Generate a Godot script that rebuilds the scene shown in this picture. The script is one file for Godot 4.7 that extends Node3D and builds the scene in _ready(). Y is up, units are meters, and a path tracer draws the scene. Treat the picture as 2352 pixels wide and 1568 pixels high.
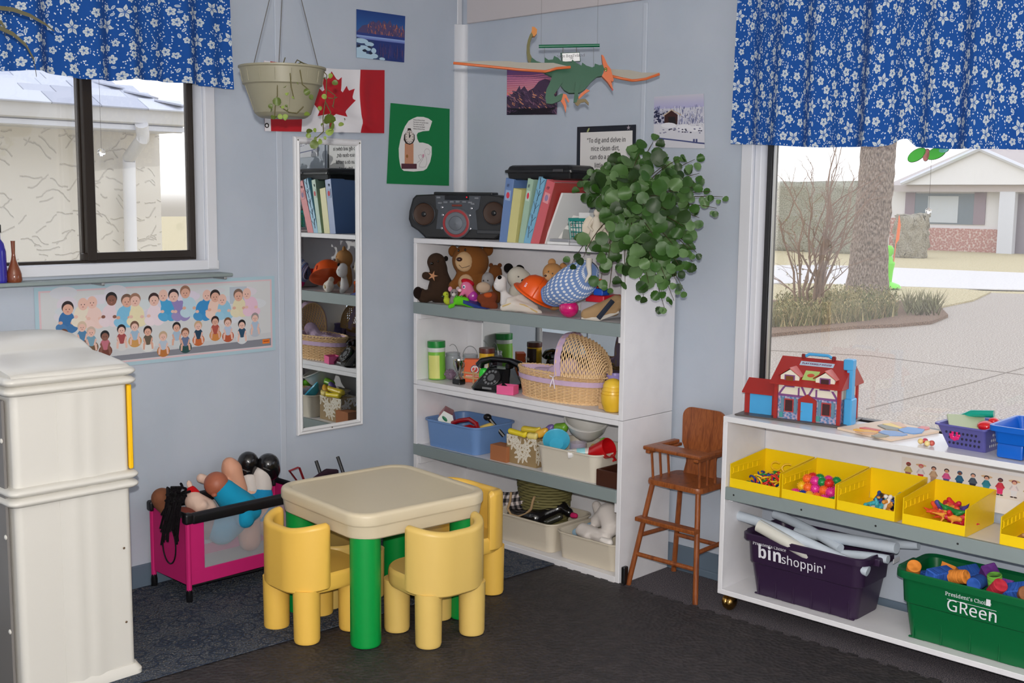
extends Node3D
# A playroom corner: two windows, toy shelves, a small table with four chairs, a low toy unit.
# x runs along the right wall, z along the left wall, both from the room corner; y is up, metres.

const FPX := 2641.7647
const CAM := Vector3(4.1971, 1.6, 4.0137)
var cr: Vector3
var cu: Vector3
var cw: Vector3
var used := {}
var M := {}
var rng := RandomNumberGenerator.new()

func _ready() -> void:
	rng.seed = 7
	# ---- camera
	var yaw := 0.7623
	var pitch := -0.1255
	var roll := 0.0109
	cw = Vector3(-sin(yaw) * cos(pitch), sin(pitch), -cos(yaw) * cos(pitch))
	var r0 := cw.cross(Vector3.UP).normalized()
	var u0 := r0.cross(cw)
	cr = r0 * cos(roll) + u0 * sin(roll)
	cu = u0 * cos(roll) - r0 * sin(roll)
	var cam := Camera3D.new()
	cam.name = "camera"
	cam.transform = Transform3D(Basis(cr, cu, -cw), CAM)
	cam.fov = rad_to_deg(2.0 * atan(784.0 / FPX))
	cam.near = 0.05
	cam.far = 200.0
	add_child(cam)
	cam.current = true
	# ---- sky: a bright, even overcast
	var sky_m := ProceduralSkyMaterial.new()
	sky_m.sky_top_color = Color(0.93, 0.95, 1.0)
	sky_m.sky_horizon_color = Color(1.0, 1.0, 1.0)
	sky_m.ground_horizon_color = Color(0.62, 0.6, 0.57)
	sky_m.ground_bottom_color = Color(0.5, 0.48, 0.45)
	sky_m.sky_curve = 0.25
	var sky := Sky.new()
	sky.sky_material = sky_m
	var env := Environment.new()
	env.background_mode = Environment.BG_SKY
	env.sky = sky
	env.background_energy_multiplier = SKY_E
	env.tonemap_mode = Environment.TONE_MAPPER_LINEAR
	env.tonemap_exposure = 1.15
	env.sdfgi_enabled = true
	env.ssao_enabled = true
	env.ssil_enabled = true
	var we := WorldEnvironment.new()
	we.name = "environment"
	we.environment = env
	add_child(we)
	# ---- the photographer's flash, mounted above the lens
	var fl := OmniLight3D.new()
	fl.name = "camera_flash"
	fl.position = CAM + cu * 0.10 - cw * 0.03
	fl.light_energy = FLASH_E
	fl.light_color = Color(1.0, 0.975, 0.95)
	fl.light_size = 0.02
	fl.omni_range = 14.0
	fl.omni_attenuation = 2.0
	fl.shadow_enabled = true
	add_child(fl)
	materials()
	room()
	windows()
	outside()
	wall_things()
	valances()
	bookcase()
	boombox_and_binders()
	plant_on_shelf()
	soft_toys()
	second_shelf()
	third_shelf()
	bottom_shelf()
	high_chair()
	low_unit()
	low_unit_top()
	bins()
	totes()
	table_and_chairs()
	playpen()
	play_kitchen()
	hanging_basket()
	dragon()

const SKY_E := 1.55
const FLASH_E := 8.0

# ---------------------------------------------------------------- pixels of the photograph to points
func ray(u, v) -> Vector3:
	return cw + cr * ((u - 1176.0) / FPX) + cu * ((784.0 - v) / FPX)
func PX(u, v, x = 0.0) -> Vector3:
	var d := ray(u, v)
	return CAM + d * ((x - CAM.x) / d.x)
func PY(u, v, y = 0.0) -> Vector3:
	var d := ray(u, v)
	return CAM + d * ((y - CAM.y) / d.y)
func PZ(u, v, z = 0.0) -> Vector3:
	var d := ray(u, v)
	return CAM + d * ((z - CAM.z) / d.z)
func PD(u, v, t) -> Vector3:
	return CAM + ray(u, v) * t
func mpp(p: Vector3) -> float:      # metres per pixel at a point
	return (p - CAM).dot(cw) / FPX

# ---------------------------------------------------------------- naming and tagging
func numbered(nm: String) -> String:
	var n: int = used.get(nm, 0)
	used[nm] = n + 1
	return nm if n == 0 else "%s_%03d" % [nm, n]
func tag(o, label, category, group = "", kind = ""):
	if label != "": o.set_meta("label", label)
	if category != "": o.set_meta("category", category)
	if group != "": o.set_meta("group", group)
	if kind != "": o.set_meta("kind", kind)
	return o
func thing(nm: String, label: String, category: String, at := Vector3.ZERO, turn := 0.0, group := "") -> Node3D:
	var o := Node3D.new()
	o.name = numbered(nm)
	add_child(o)
	o.position = at
	o.rotation.y = turn
	tag(o, label, category, group)
	return o
func inst(nm: String, mesh, m) -> MeshInstance3D:
	var o := MeshInstance3D.new()
	o.name = nm
	o.mesh = mesh.mesh() if mesh is MB else mesh
	if m != null: o.material_override = m
	return o
func part(o: Node3D, nm: String, mesh, m, at := Vector3.ZERO) -> MeshInstance3D:   # mesh in the thing's own axes
	var p := inst(nm, mesh, m)
	p.position = at
	o.add_child(p, true)
	return p
func wpart(o: Node3D, nm: String, mesh, m) -> MeshInstance3D:   # mesh made in world coordinates
	var p := inst(nm, mesh, m)
	o.add_child(p, true)
	p.transform = o.global_transform.affine_inverse()
	return p
func one(nm: String, label: String, category: String, mesh, m, group := "", at := Vector3.ZERO) -> MeshInstance3D:
	var o := inst(numbered(nm), mesh, m)
	add_child(o)
	o.position = at
	tag(o, label, category, group)
	return o
func struct(nm: String, mesh, m) -> MeshInstance3D:
	var o := inst(nm, mesh, m)
	add_child(o)
	o.set_meta("kind", "structure")
	return o
func copy(o: Node3D, at: Vector3, turn := 0.0, label := "") -> Node3D:
	var c := o.duplicate()
	c.name = numbered(String(o.name).rstrip("0123456789").rstrip("_"))
	add_child(c)
	c.position = at
	c.rotation.y = turn
	if label != "": c.set_meta("label", label)
	return c

# ---------------------------------------------------------------- materials
func mat(col: Color, rough := 0.6, metal := 0.0, spec := 0.5) -> StandardMaterial3D:
	var m := StandardMaterial3D.new()
	m.albedo_color = col
	m.roughness = rough
	m.metallic = metal
	m.metallic_specular = spec
	return m
func C8(r, g, b) -> Color:
	return Color(r / 255.0, g / 255.0, b / 255.0)
func noise_tex(freq, stops: Array, size := 256, kind := FastNoiseLite.TYPE_SIMPLEX_SMOOTH, oct := 4, sd := 1) -> NoiseTexture2D:
	var n := FastNoiseLite.new()
	n.noise_type = kind
	n.frequency = freq
	n.fractal_octaves = oct
	n.seed = sd
	var t := NoiseTexture2D.new()
	t.noise = n
	t.width = size
	t.height = size
	t.seamless = true
	var g := Gradient.new()
	g.offsets = PackedFloat32Array(stops.map(func(s): return s[0]))
	g.colors = PackedColorArray(stops.map(func(s): return s[1]))
	t.color_ramp = g
	return t
func bump_tex(freq, strength, size := 256, kind := FastNoiseLite.TYPE_SIMPLEX_SMOOTH, oct := 4, sd := 2) -> NoiseTexture2D:
	var n := FastNoiseLite.new()
	n.noise_type = kind
	n.frequency = freq
	n.fractal_octaves = oct
	n.seed = sd
	var t := NoiseTexture2D.new()
	t.noise = n
	t.width = size
	t.height = size
	t.seamless = true
	t.as_normal_map = true
	t.bump_strength = strength
	return t
func tri_mat(tex, scale, rough := 0.8, norm = null, nscale := 1.0) -> StandardMaterial3D:
	var m := mat(Color.WHITE, rough)
	m.albedo_texture = tex
	m.uv1_triplanar = true
	m.uv1_world_triplanar = true
	m.uv1_scale = Vector3.ONE * scale if not scale is Vector3 else scale
	if norm != null:
		m.normal_enabled = true
		m.normal_texture = norm
		m.normal_scale = nscale
	return m
func img_mat(im: Image, rough := 0.5) -> StandardMaterial3D:
	var m := mat(Color.WHITE, rough)
	m.albedo_texture = ImageTexture.create_from_image(im)
	return m
func glass(a := 0.06, tint := Color(1, 1, 1)) -> StandardMaterial3D:
	var m := mat(Color(tint.r, tint.g, tint.b, a), 0.0)
	m.transparency = BaseMaterial3D.TRANSPARENCY_ALPHA
	return m

# ---------------------------------------------------------------- meshes
class MB:
	var v := PackedVector3Array()
	var uv := PackedVector2Array()
	var col := PackedColorArray()
	var c := Color.WHITE
	var xf := Transform3D.IDENTITY
	var crease := 40.0
	func tri(a, b, d, ua := Vector2.ZERO, ub := Vector2.ZERO, ud := Vector2.ZERO):
		v.append(xf * a); v.append(xf * b); v.append(xf * d)
		uv.append(ua); uv.append(ub); uv.append(ud)
		col.append(c); col.append(c); col.append(c)
	func quad(a, b, d, e, ua := Vector2.ZERO, ub := Vector2(1, 0), ud := Vector2(1, 1), ue := Vector2(0, 1)):
		tri(a, b, d, ua, ub, ud)
		tri(a, d, e, ua, ud, ue)
	func mesh() -> ArrayMesh:
		var n := v.size()
		var ids := PackedInt32Array()
		ids.resize(n)
		var map := {}
		var sum: Array[Vector3] = []
		var nt := n / 3
		var fn := PackedVector3Array()
		fn.resize(nt)
		for t in nt:
			fn[t] = (v[t * 3 + 2] - v[t * 3]).cross(v[t * 3 + 1] - v[t * 3])
		for i in n:
			var k := Vector3i((v[i] * 30000.0).round())
			var id: int = map.get(k, -1)
			if id < 0:
				id = sum.size()
				map[k] = id
				sum.append(Vector3.ZERO)
			ids[i] = id
			sum[id] += fn[i / 3]
		var lim := cos(deg_to_rad(crease * 0.55))
		var cut := cos(deg_to_rad(crease))
		var lists := {}
		for i in n:
			if sum[ids[i]].normalized().dot(fn[i / 3].normalized()) < lim: lists[ids[i]] = PackedInt32Array()
		if lists.size() > 0:
			for i in n:
				if lists.has(ids[i]): lists[ids[i]].append(i / 3)
		var nor := PackedVector3Array()
		nor.resize(n)
		for i in n:
			var s := sum[ids[i]]
			if lists.has(ids[i]):
				s = Vector3.ZERO
				var f := fn[i / 3].normalized()
				for t in lists[ids[i]]:
					if fn[t].normalized().dot(f) > cut: s += fn[t]
			nor[i] = s.normalized() if s.length_squared() > 1e-24 else Vector3.UP
		var arr := []
		arr.resize(Mesh.ARRAY_MAX)
		arr[Mesh.ARRAY_VERTEX] = v
		arr[Mesh.ARRAY_NORMAL] = nor
		arr[Mesh.ARRAY_TEX_UV] = uv
		arr[Mesh.ARRAY_COLOR] = col
		var m := ArrayMesh.new()
		m.add_surface_from_arrays(Mesh.PRIMITIVE_TRIANGLES, arr)
		return m
	# closed rings of equal size joined into a skin; caps close the two ends
	func loft(rings: Array, cap0 := true, cap1 := true):
		var n: int = rings[0].size()
		for i in rings.size() - 1:
			var a = rings[i]
			var b = rings[i + 1]
			for j in n:
				var k := (j + 1) % n
				var u0 := float(j) / n
				var u1 := float(j + 1) / n
				var v0 := float(i) / (rings.size() - 1)
				var v1 := float(i + 1) / (rings.size() - 1)
				quad(a[j], a[k], b[k], b[j], Vector2(u0, v0), Vector2(u1, v0), Vector2(u1, v1), Vector2(u0, v1))
		for e in 2:
			if (e == 0 and not cap0) or (e == 1 and not cap1): continue
			var q = rings[0] if e == 0 else rings[-1]
			var mid := Vector3.ZERO
			for p in q: mid += p
			mid /= n
			for j in n:
				if e == 0: tri(mid, q[(j + 1) % n], q[j])
				else: tri(mid, q[j], q[(j + 1) % n])
	# box with chamfered or rounded edges
	func box(at: Vector3, size: Vector3, bev := 0.0, seg := 1, basis := Basis.IDENTITY):
		var old := xf
		xf = xf * Transform3D(basis, at)
		var h := size * 0.5
		if bev <= 0.0:
			var p := []
			for k in 8: p.append(Vector3(h.x * (1 if k & 1 else -1), h.y * (1 if k & 2 else -1), h.z * (1 if k & 4 else -1)))
			for f in [[0, 4, 5, 1], [2, 3, 7, 6], [0, 1, 3, 2], [5, 4, 6, 7], [4, 0, 2, 6], [1, 5, 7, 3]]:
				quad(p[f[0]], p[f[1]], p[f[2]], p[f[3]], Vector2(0, 1), Vector2(1, 1), Vector2(1, 0), Vector2(0, 0))
		else:
			var rings := []
			for k in seg + 1:
				var a := PI * 0.5 * k / seg
				rings.append(MB.rrect(size.x - 2 * bev * (1 - sin(a)), size.z - 2 * bev * (1 - sin(a)), maxf(bev * sin(a), 0.0004), seg, -h.y + bev * (1 - cos(a))))
			for k in seg + 1:
				var a := PI * 0.5 * (1.0 - float(k) / seg)
				rings.append(MB.rrect(size.x - 2 * bev * (1 - sin(a)), size.z - 2 * bev * (1 - sin(a)), maxf(bev * sin(a), 0.0004), seg, h.y - bev * (1 - cos(a))))
			loft(rings)
		xf = old
	static func rrect(w: float, d: float, r: float, seg: int, y: float) -> PackedVector3Array:
		var out := PackedVector3Array()
		for q in 4:
			var sx := 1.0 if q == 0 or q == 3 else -1.0
			var sz := 1.0 if q < 2 else -1.0
			for k in seg + 1:
				var a := PI * 0.5 * (q + float(k) / seg)
				out.append(Vector3(sx * (w * 0.5 - r) + r * cos(a), y, sz * (d * 0.5 - r) + r * sin(a)))
		return out
	static func circle(r: float, seg: int, y: float, rz := -1.0) -> PackedVector3Array:
		var out := PackedVector3Array()
		for k in seg:
			var a := TAU * k / seg
			out.append(Vector3(r * cos(a), y, (r if rz < 0 else rz) * sin(a)))
		return out
	func lathe(profile: Array, seg := 24, at := Vector3.ZERO, basis := Basis.IDENTITY, cap := true):
		var old := xf
		xf = xf * Transform3D(basis, at)
		var rings := []
		for p in profile: rings.append(MB.circle(maxf(p[0], 0.0003), seg, p[1]))
		loft(rings, cap, cap)
		xf = old
	func tube(path: Array, r, seg := 8, closed := false, cap := true):
		var n := path.size()
		var rings := []
		var up := Vector3.UP
		for i in n:
			var t: Vector3 = (path[(i + 1) % n] - path[(i - 1 + n) % n]) if closed else (path[mini(i + 1, n - 1)] - path[maxi(i - 1, 0)])
			t = t.normalized()
			if i == 0: up = Vector3.RIGHT if absf(t.y) > 0.9 else Vector3.UP
			var s := t.cross(up).normalized()
			up = s.cross(t).normalized()
			var rr: float = r[i] if r is Array else r
			var ring := PackedVector3Array()
			for k in seg:
				var a := TAU * k / seg
				ring.append(path[i] + (s * cos(a) + up * sin(a)) * rr)
			rings.append(ring)
		if closed: rings.append(rings[0])
		loft(rings, cap and not closed, cap and not closed)
	func ell(at: Vector3, rad: Vector3, basis := Basis.IDENTITY, nu := 14, nv := 9):
		var old := xf
		xf = xf * Transform3D(basis, at)
		var rings := []
		for i in nv + 1:
			var a := PI * (float(i) / nv - 0.5)
			var ring := PackedVector3Array()
			var c0 := maxf(cos(a), 0.002)
			for k in nu:
				var b := TAU * k / nu
				ring.append(Vector3(rad.x * c0 * cos(b), rad.y * sin(a), rad.z * c0 * sin(b)))
			rings.append(ring)
		loft(rings)
		xf = old
	# flat outline in the xy plane pushed along z
	func ext(poly: PackedVector2Array, z0: float, z1: float):
		if Geometry2D.is_polygon_clockwise(poly): poly.reverse()
		var idx := Geometry2D.triangulate_polygon(poly)
		for i in range(0, idx.size(), 3):
			var a := poly[idx[i]]
			var b := poly[idx[i + 1]]
			var d := poly[idx[i + 2]]
			if (b - a).cross(d - a) < 0.0:
				var s := b
				b = d
				d = s
			tri(Vector3(a.x, a.y, z1), Vector3(d.x, d.y, z1), Vector3(b.x, b.y, z1), a, d, b)
			tri(Vector3(a.x, a.y, z0), Vector3(b.x, b.y, z0), Vector3(d.x, d.y, z0), a, b, d)
		for i in poly.size():
			var a := poly[i]
			var b := poly[(i + 1) % poly.size()]
			quad(Vector3(a.x, a.y, z0), Vector3(a.x, a.y, z1), Vector3(b.x, b.y, z1), Vector3(b.x, b.y, z0), a, a, b, b)
	# grid of points as a skin with a little thickness along its normals
	func sheet(g: Array, thick := 0.0):
		var nu: int = g.size()
		var nv: int = g[0].size()
		var back := []
		for i in nu:
			var row := []
			for j in nv:
				var du: Vector3 = g[mini(i + 1, nu - 1)][j] - g[maxi(i - 1, 0)][j]
				var dv: Vector3 = g[i][mini(j + 1, nv - 1)] - g[i][maxi(j - 1, 0)]
				row.append(g[i][j] - du.cross(dv).normalized() * thick)
			back.append(row)
		for s in (2 if thick > 0.0 else 1):
			var q = g if s == 0 else back
			for i in nu - 1:
				for j in nv - 1:
					var u0 := Vector2(float(i) / (nu - 1), float(j) / (nv - 1))
					var u1 := Vector2(float(i + 1) / (nu - 1), float(j + 1) / (nv - 1))
					if s == 0: quad(q[i][j], q[i][j + 1], q[i + 1][j + 1], q[i + 1][j], u0, Vector2(u0.x, u1.y), u1, Vector2(u1.x, u0.y))
					else: quad(q[i][j], q[i + 1][j], q[i + 1][j + 1], q[i][j + 1], u0, Vector2(u1.x, u0.y), u1, Vector2(u0.x, u1.y))
		if thick > 0.0:
			for i in nu - 1:
				quad(g[i][0], g[i + 1][0], back[i + 1][0], back[i][0], Vector2(0, 0), Vector2(0, 0), Vector2(0, 0), Vector2(0, 0))
				quad(g[i + 1][nv - 1], g[i][nv - 1], back[i][nv - 1], back[i + 1][nv - 1], Vector2(0, 1), Vector2(0, 1), Vector2(0, 1), Vector2(0, 1))
			for j in nv - 1:
				quad(g[0][j + 1], g[0][j], back[0][j], back[0][j + 1], Vector2(0, 0), Vector2(0, 0), Vector2(0, 0), Vector2(0, 0))
				quad(g[nu - 1][j], g[nu - 1][j + 1], back[nu - 1][j + 1], back[nu - 1][j], Vector2(1, 0), Vector2(1, 0), Vector2(1, 0), Vector2(1, 0))
	# rounded body: tapered capsules [a, b, ra, rb] joined by a smooth minimum, meshed as surface nets
	func body(prims: Array, cell := 0.008, k := 0.02):
		var lo := Vector3.ONE * 1e9
		var hi := -lo
		for p in prims:
			var rr := maxf(p[2], p[3]) + cell * 3.0 + k
			lo = lo.min(p[0] - Vector3.ONE * rr).min(p[1] - Vector3.ONE * rr)
			hi = hi.max(p[0] + Vector3.ONE * rr).max(p[1] + Vector3.ONE * rr)
		var nx := int((hi.x - lo.x) / cell) + 2
		var ny := int((hi.y - lo.y) / cell) + 2
		var nz := int((hi.z - lo.z) / cell) + 2
		var f := PackedFloat32Array()
		f.resize(nx * ny * nz)
		f.fill(1.0)
		for p in prims:
			var a: Vector3 = p[0]
			var ab: Vector3 = p[1] - a
			var l2 := maxf(ab.length_squared(), 1e-9)
			var ra: float = p[2]
			var rb: float = p[3]
			var rr := maxf(ra, rb) + k + cell * 2.0
			var i0 := Vector3i(((a.min(p[1]) - Vector3.ONE * rr - lo) / cell).floor()).clamp(Vector3i.ZERO, Vector3i(nx - 1, ny - 1, nz - 1))
			var i1 := Vector3i(((a.max(p[1]) + Vector3.ONE * rr - lo) / cell).ceil()).clamp(Vector3i.ZERO, Vector3i(nx - 1, ny - 1, nz - 1))
			for x in range(i0.x, i1.x + 1):
				for y in range(i0.y, i1.y + 1):
					var at := (x * ny + y) * nz
					for z in range(i0.z, i1.z + 1):
						var q := lo + Vector3(x, y, z) * cell - a
						var t := clampf(q.dot(ab) / l2, 0.0, 1.0)
						var d := (q - ab * t).length() - (ra + (rb - ra) * t)
						var o := f[at + z]
						var h := maxf(k - absf(o - d), 0.0) / k
						f[at + z] = minf(o, d) - h * h * k * 0.25
		var vid := {}
		for x in nx - 1:
			for y in ny - 1:
				for z in nz - 1:
					var b := (x * ny + y) * nz + z
					var v0 := f[b]
					var inside := v0 < 0.0
					var any := false
					for o in [1, nz, nz + 1, ny * nz, ny * nz + 1, ny * nz + nz, ny * nz + nz + 1]:
						if (f[b + o] < 0.0) != inside:
							any = true
							break
					if not any: continue
					var s := Vector3.ZERO
					var n := 0
					for e in [[0, 0, 0, 2], [0, 1, 0, 2], [1, 0, 0, 2], [1, 1, 0, 2], [0, 0, 0, 1], [0, 0, 1, 1], [1, 0, 0, 1], [1, 0, 1, 1], [0, 0, 0, 0], [0, 0, 1, 0], [0, 1, 0, 0], [0, 1, 1, 0]]:
						var ia: int = ((x + e[0]) * ny + y + e[1]) * nz + z + e[2]
						var ib: int = ia + (ny * nz if e[3] == 0 else nz if e[3] == 1 else 1)
						var fa := f[ia]
						var fb := f[ib]
						if (fa < 0.0) == (fb < 0.0): continue
						var t := fa / (fa - fb)
						s += Vector3(e[0] + (t if e[3] == 0 else 0.0), e[1] + (t if e[3] == 1 else 0.0), e[2] + (t if e[3] == 2 else 0.0))
						n += 1
					vid[b] = lo + (Vector3(x, y, z) + s / n) * cell
		var st := [ny * nz, nz, 1]
		for b in vid:
			var f0: bool = f[b] < 0.0
			for ax in 3:
				if (f[b + st[ax]] < 0.0) == f0: continue
				var s1: int = st[(ax + 1) % 3]
				var s2: int = st[(ax + 2) % 3]
				if not (vid.has(b - s1) and vid.has(b - s2) and vid.has(b - s1 - s2)): continue
				if f0: quad(vid[b], vid[b - s2], vid[b - s1 - s2], vid[b - s1])
				else: quad(vid[b], vid[b - s1], vid[b - s1 - s2], vid[b - s2])

func mb(crease := 40.0) -> MB:
	var m := MB.new()
	m.crease = crease
	return m
func boxm(at: Vector3, size: Vector3, bev := 0.0, seg := 1) -> MB:
	var m := mb()
	m.box(at, size, bev, seg)
	return m
func rot(x: float, y := 0.0, z := 0.0) -> Basis:
	return Basis.from_euler(Vector3(deg_to_rad(x), deg_to_rad(y), deg_to_rad(z)))
func text(s: String, height: float, m, depth := 0.0006, bold := false, serif := false) -> MeshInstance3D:
	var t := TextMesh.new()
	t.text = s
	var fnt := SystemFont.new()
	fnt.font_names = PackedStringArray(["Droid Serif" if serif else "Droid Sans"])
	if bold: fnt.font_weight = 700
	t.font = fnt
	t.font_size = 48
	t.pixel_size = height / 36.0
	t.depth = depth
	t.curve_step = 2.0
	var o := MeshInstance3D.new()
	o.mesh = t
	o.material_override = m
	return o
func put_text(o: Node3D, nm: String, s: String, height: float, m, xf: Transform3D, bold := false, serif := false):
	var t := text(s, height, m, 0.0006, bold, serif)
	t.name = nm
	o.add_child(t, true)
	t.transform = o.global_transform.affine_inverse() * xf
	return t

# ---------------------------------------------------------------- painting on images (flat print only)
func img(w: int, h: int, c: Color) -> Image:
	var im := Image.create(w, h, false, Image.FORMAT_RGB8)
	im.fill(c)
	return im
func ppoly(im: Image, pts: Array, c: Color):
	var y0 := 1e9
	var y1 := -1e9
	for p in pts:
		y0 = minf(y0, p.y)
		y1 = maxf(y1, p.y)
	var n := pts.size()
	for y in range(maxi(0, int(y0)), mini(im.get_height() - 1, int(y1)) + 1):
		var yc := y + 0.5
		var xs := []
		for i in n:
			var a: Vector2 = pts[i]
			var b: Vector2 = pts[(i + 1) % n]
			if (a.y <= yc) != (b.y <= yc): xs.append(a.x + (b.x - a.x) * (yc - a.y) / (b.y - a.y))
		xs.sort()
		for i in range(0, xs.size() - 1, 2):
			var x0 := maxi(0, int(round(xs[i])))
			var x1 := mini(im.get_width(), int(round(xs[i + 1])))
			if x1 > x0: im.fill_rect(Rect2i(x0, y, x1 - x0, 1), c)
func pell(im: Image, x, y, rx, ry, c: Color, turn := 0.0):
	var pts := []
	for k in 20:
		var a := TAU * k / 20.0
		pts.append(Vector2(x, y) + Vector2(rx * cos(a), ry * sin(a)).rotated(turn))
	ppoly(im, pts, c)
func pline(im: Image, a: Vector2, b: Vector2, w: float, c: Color):
	var n := (b - a).orthogonal().normalized() * w * 0.5
	ppoly(im, [a + n, b + n, b - n, a - n], c)
func prect(im: Image, x, y, w, h, c: Color):
	im.fill_rect(Rect2i(int(x), int(y), int(w), int(h)), c)

# ---------------------------------------------------------------- shared materials
func materials():
	var w := noise_tex(0.01, [[0.0, C8(177, 187, 200)], [0.5, C8(181, 190, 203)], [1.0, C8(185, 193, 205)]], 256)
	M.wall = tri_mat(w, 0.9, 0.55, bump_tex(0.06, 0.6), 0.25)
	M.header = mat(C8(196, 190, 192), 0.7)
	M.white = mat(C8(226, 226, 228), 0.45)
	M.trim = mat(C8(214, 216, 222), 0.45)
	M.strip = mat(C8(188, 196, 208), 0.5)
	M.base = mat(C8(96, 112, 128), 0.5)
	M.ceiling = mat(C8(225, 224, 220), 0.9)
	M.black = mat(C8(20, 20, 22), 0.35)
	M.bronze = mat(C8(44, 36, 30), 0.4, 0.3)
	M.lip = mat(C8(134, 146, 146), 0.5)
	var shelf_n := noise_tex(0.02, [[0.0, C8(222, 221, 224)], [0.5, C8(227, 226, 229)], [1.0, C8(230, 229, 231)]], 256)
	M.shelf = tri_mat(shelf_n, 1.3, 0.4)
	M.carpet = tri_mat(noise_tex(0.2, [[0.25, C8(52, 50, 58)], [0.5, C8(84, 80, 88)], [0.75, C8(122, 112, 112)]], 256, FastNoiseLite.TYPE_SIMPLEX, 3), 3.0, 1.0, bump_tex(0.25, 6.0), 0.8)
	M.foam = tri_mat(noise_tex(0.03, [[0.2, C8(43, 40, 42)], [0.8, C8(56, 51, 52)]], 256), 1.6, 0.62, bump_tex(0.14, 5.0, 256, FastNoiseLite.TYPE_CELLULAR, 1), 0.5)
	M.rug = rug_mat()
	M.steel = mat(C8(170, 170, 170), 0.35, 0.8)
	M.string = mat(C8(90, 88, 86), 0.7)
	M.yellow = mat(C8(236, 190, 84), 0.42)
	M.paper = mat(C8(232, 232, 232), 0.8)
	M.wood = wood_mat(C8(126, 66, 30), C8(152, 86, 42), C8(98, 48, 20), 0.35)
	M.soil = mat(C8(60, 40, 30), 1.0)

func wood_mat(a: Color, b: Color, d: Color, rough: float) -> StandardMaterial3D:
	var t := noise_tex(0.012, [[0.0, d], [0.3, a], [0.5, b], [0.62, a], [0.8, b], [1.0, a]], 256, FastNoiseLite.TYPE_SIMPLEX_SMOOTH, 4, 5)
	var m := tri_mat(t, Vector3(9, 1.6, 9), rough)
	m.uv1_world_triplanar = false
	return m
func rug_mat() -> StandardMaterial3D:
	var n := 512
	var im := img(n, n, C8(58, 66, 80))
	var q := RandomNumberGenerator.new()
	q.seed = 3
	for i in 34000:
		var s := q.randf()
		im.fill_rect(Rect2i(q.randi() % n, q.randi() % n, 2, 1), C8(138, 130, 116) if s < 0.4 else C8(44, 52, 66) if s < 0.75 else C8(92, 94, 98))
	for i in 150:
		var p := Vector2(q.randf() * n, q.randf() * n)
		var a := q.randf() * TAU
		var turn := (0.16 + q.randf() * 0.12) * (1 if q.randf() < 0.5 else -1)
		for k in 16:
			var p2 := p + Vector2(cos(a), sin(a)) * 6.0
			pline(im, p.posmod(n), p.posmod(n) + p2 - p, 5.0, C8(34, 46, 66))
			p = p2
			a += turn
			turn *= 1.06
	var m := img_mat(im, 1.0)
	m.uv1_triplanar = true
	m.uv1_world_triplanar = true
	m.uv1_scale = Vector3.ONE * 1.1
	m.normal_enabled = true
	m.normal_texture = bump_tex(0.3, 6.0)
	m.normal_scale = 0.6
	return m

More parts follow.
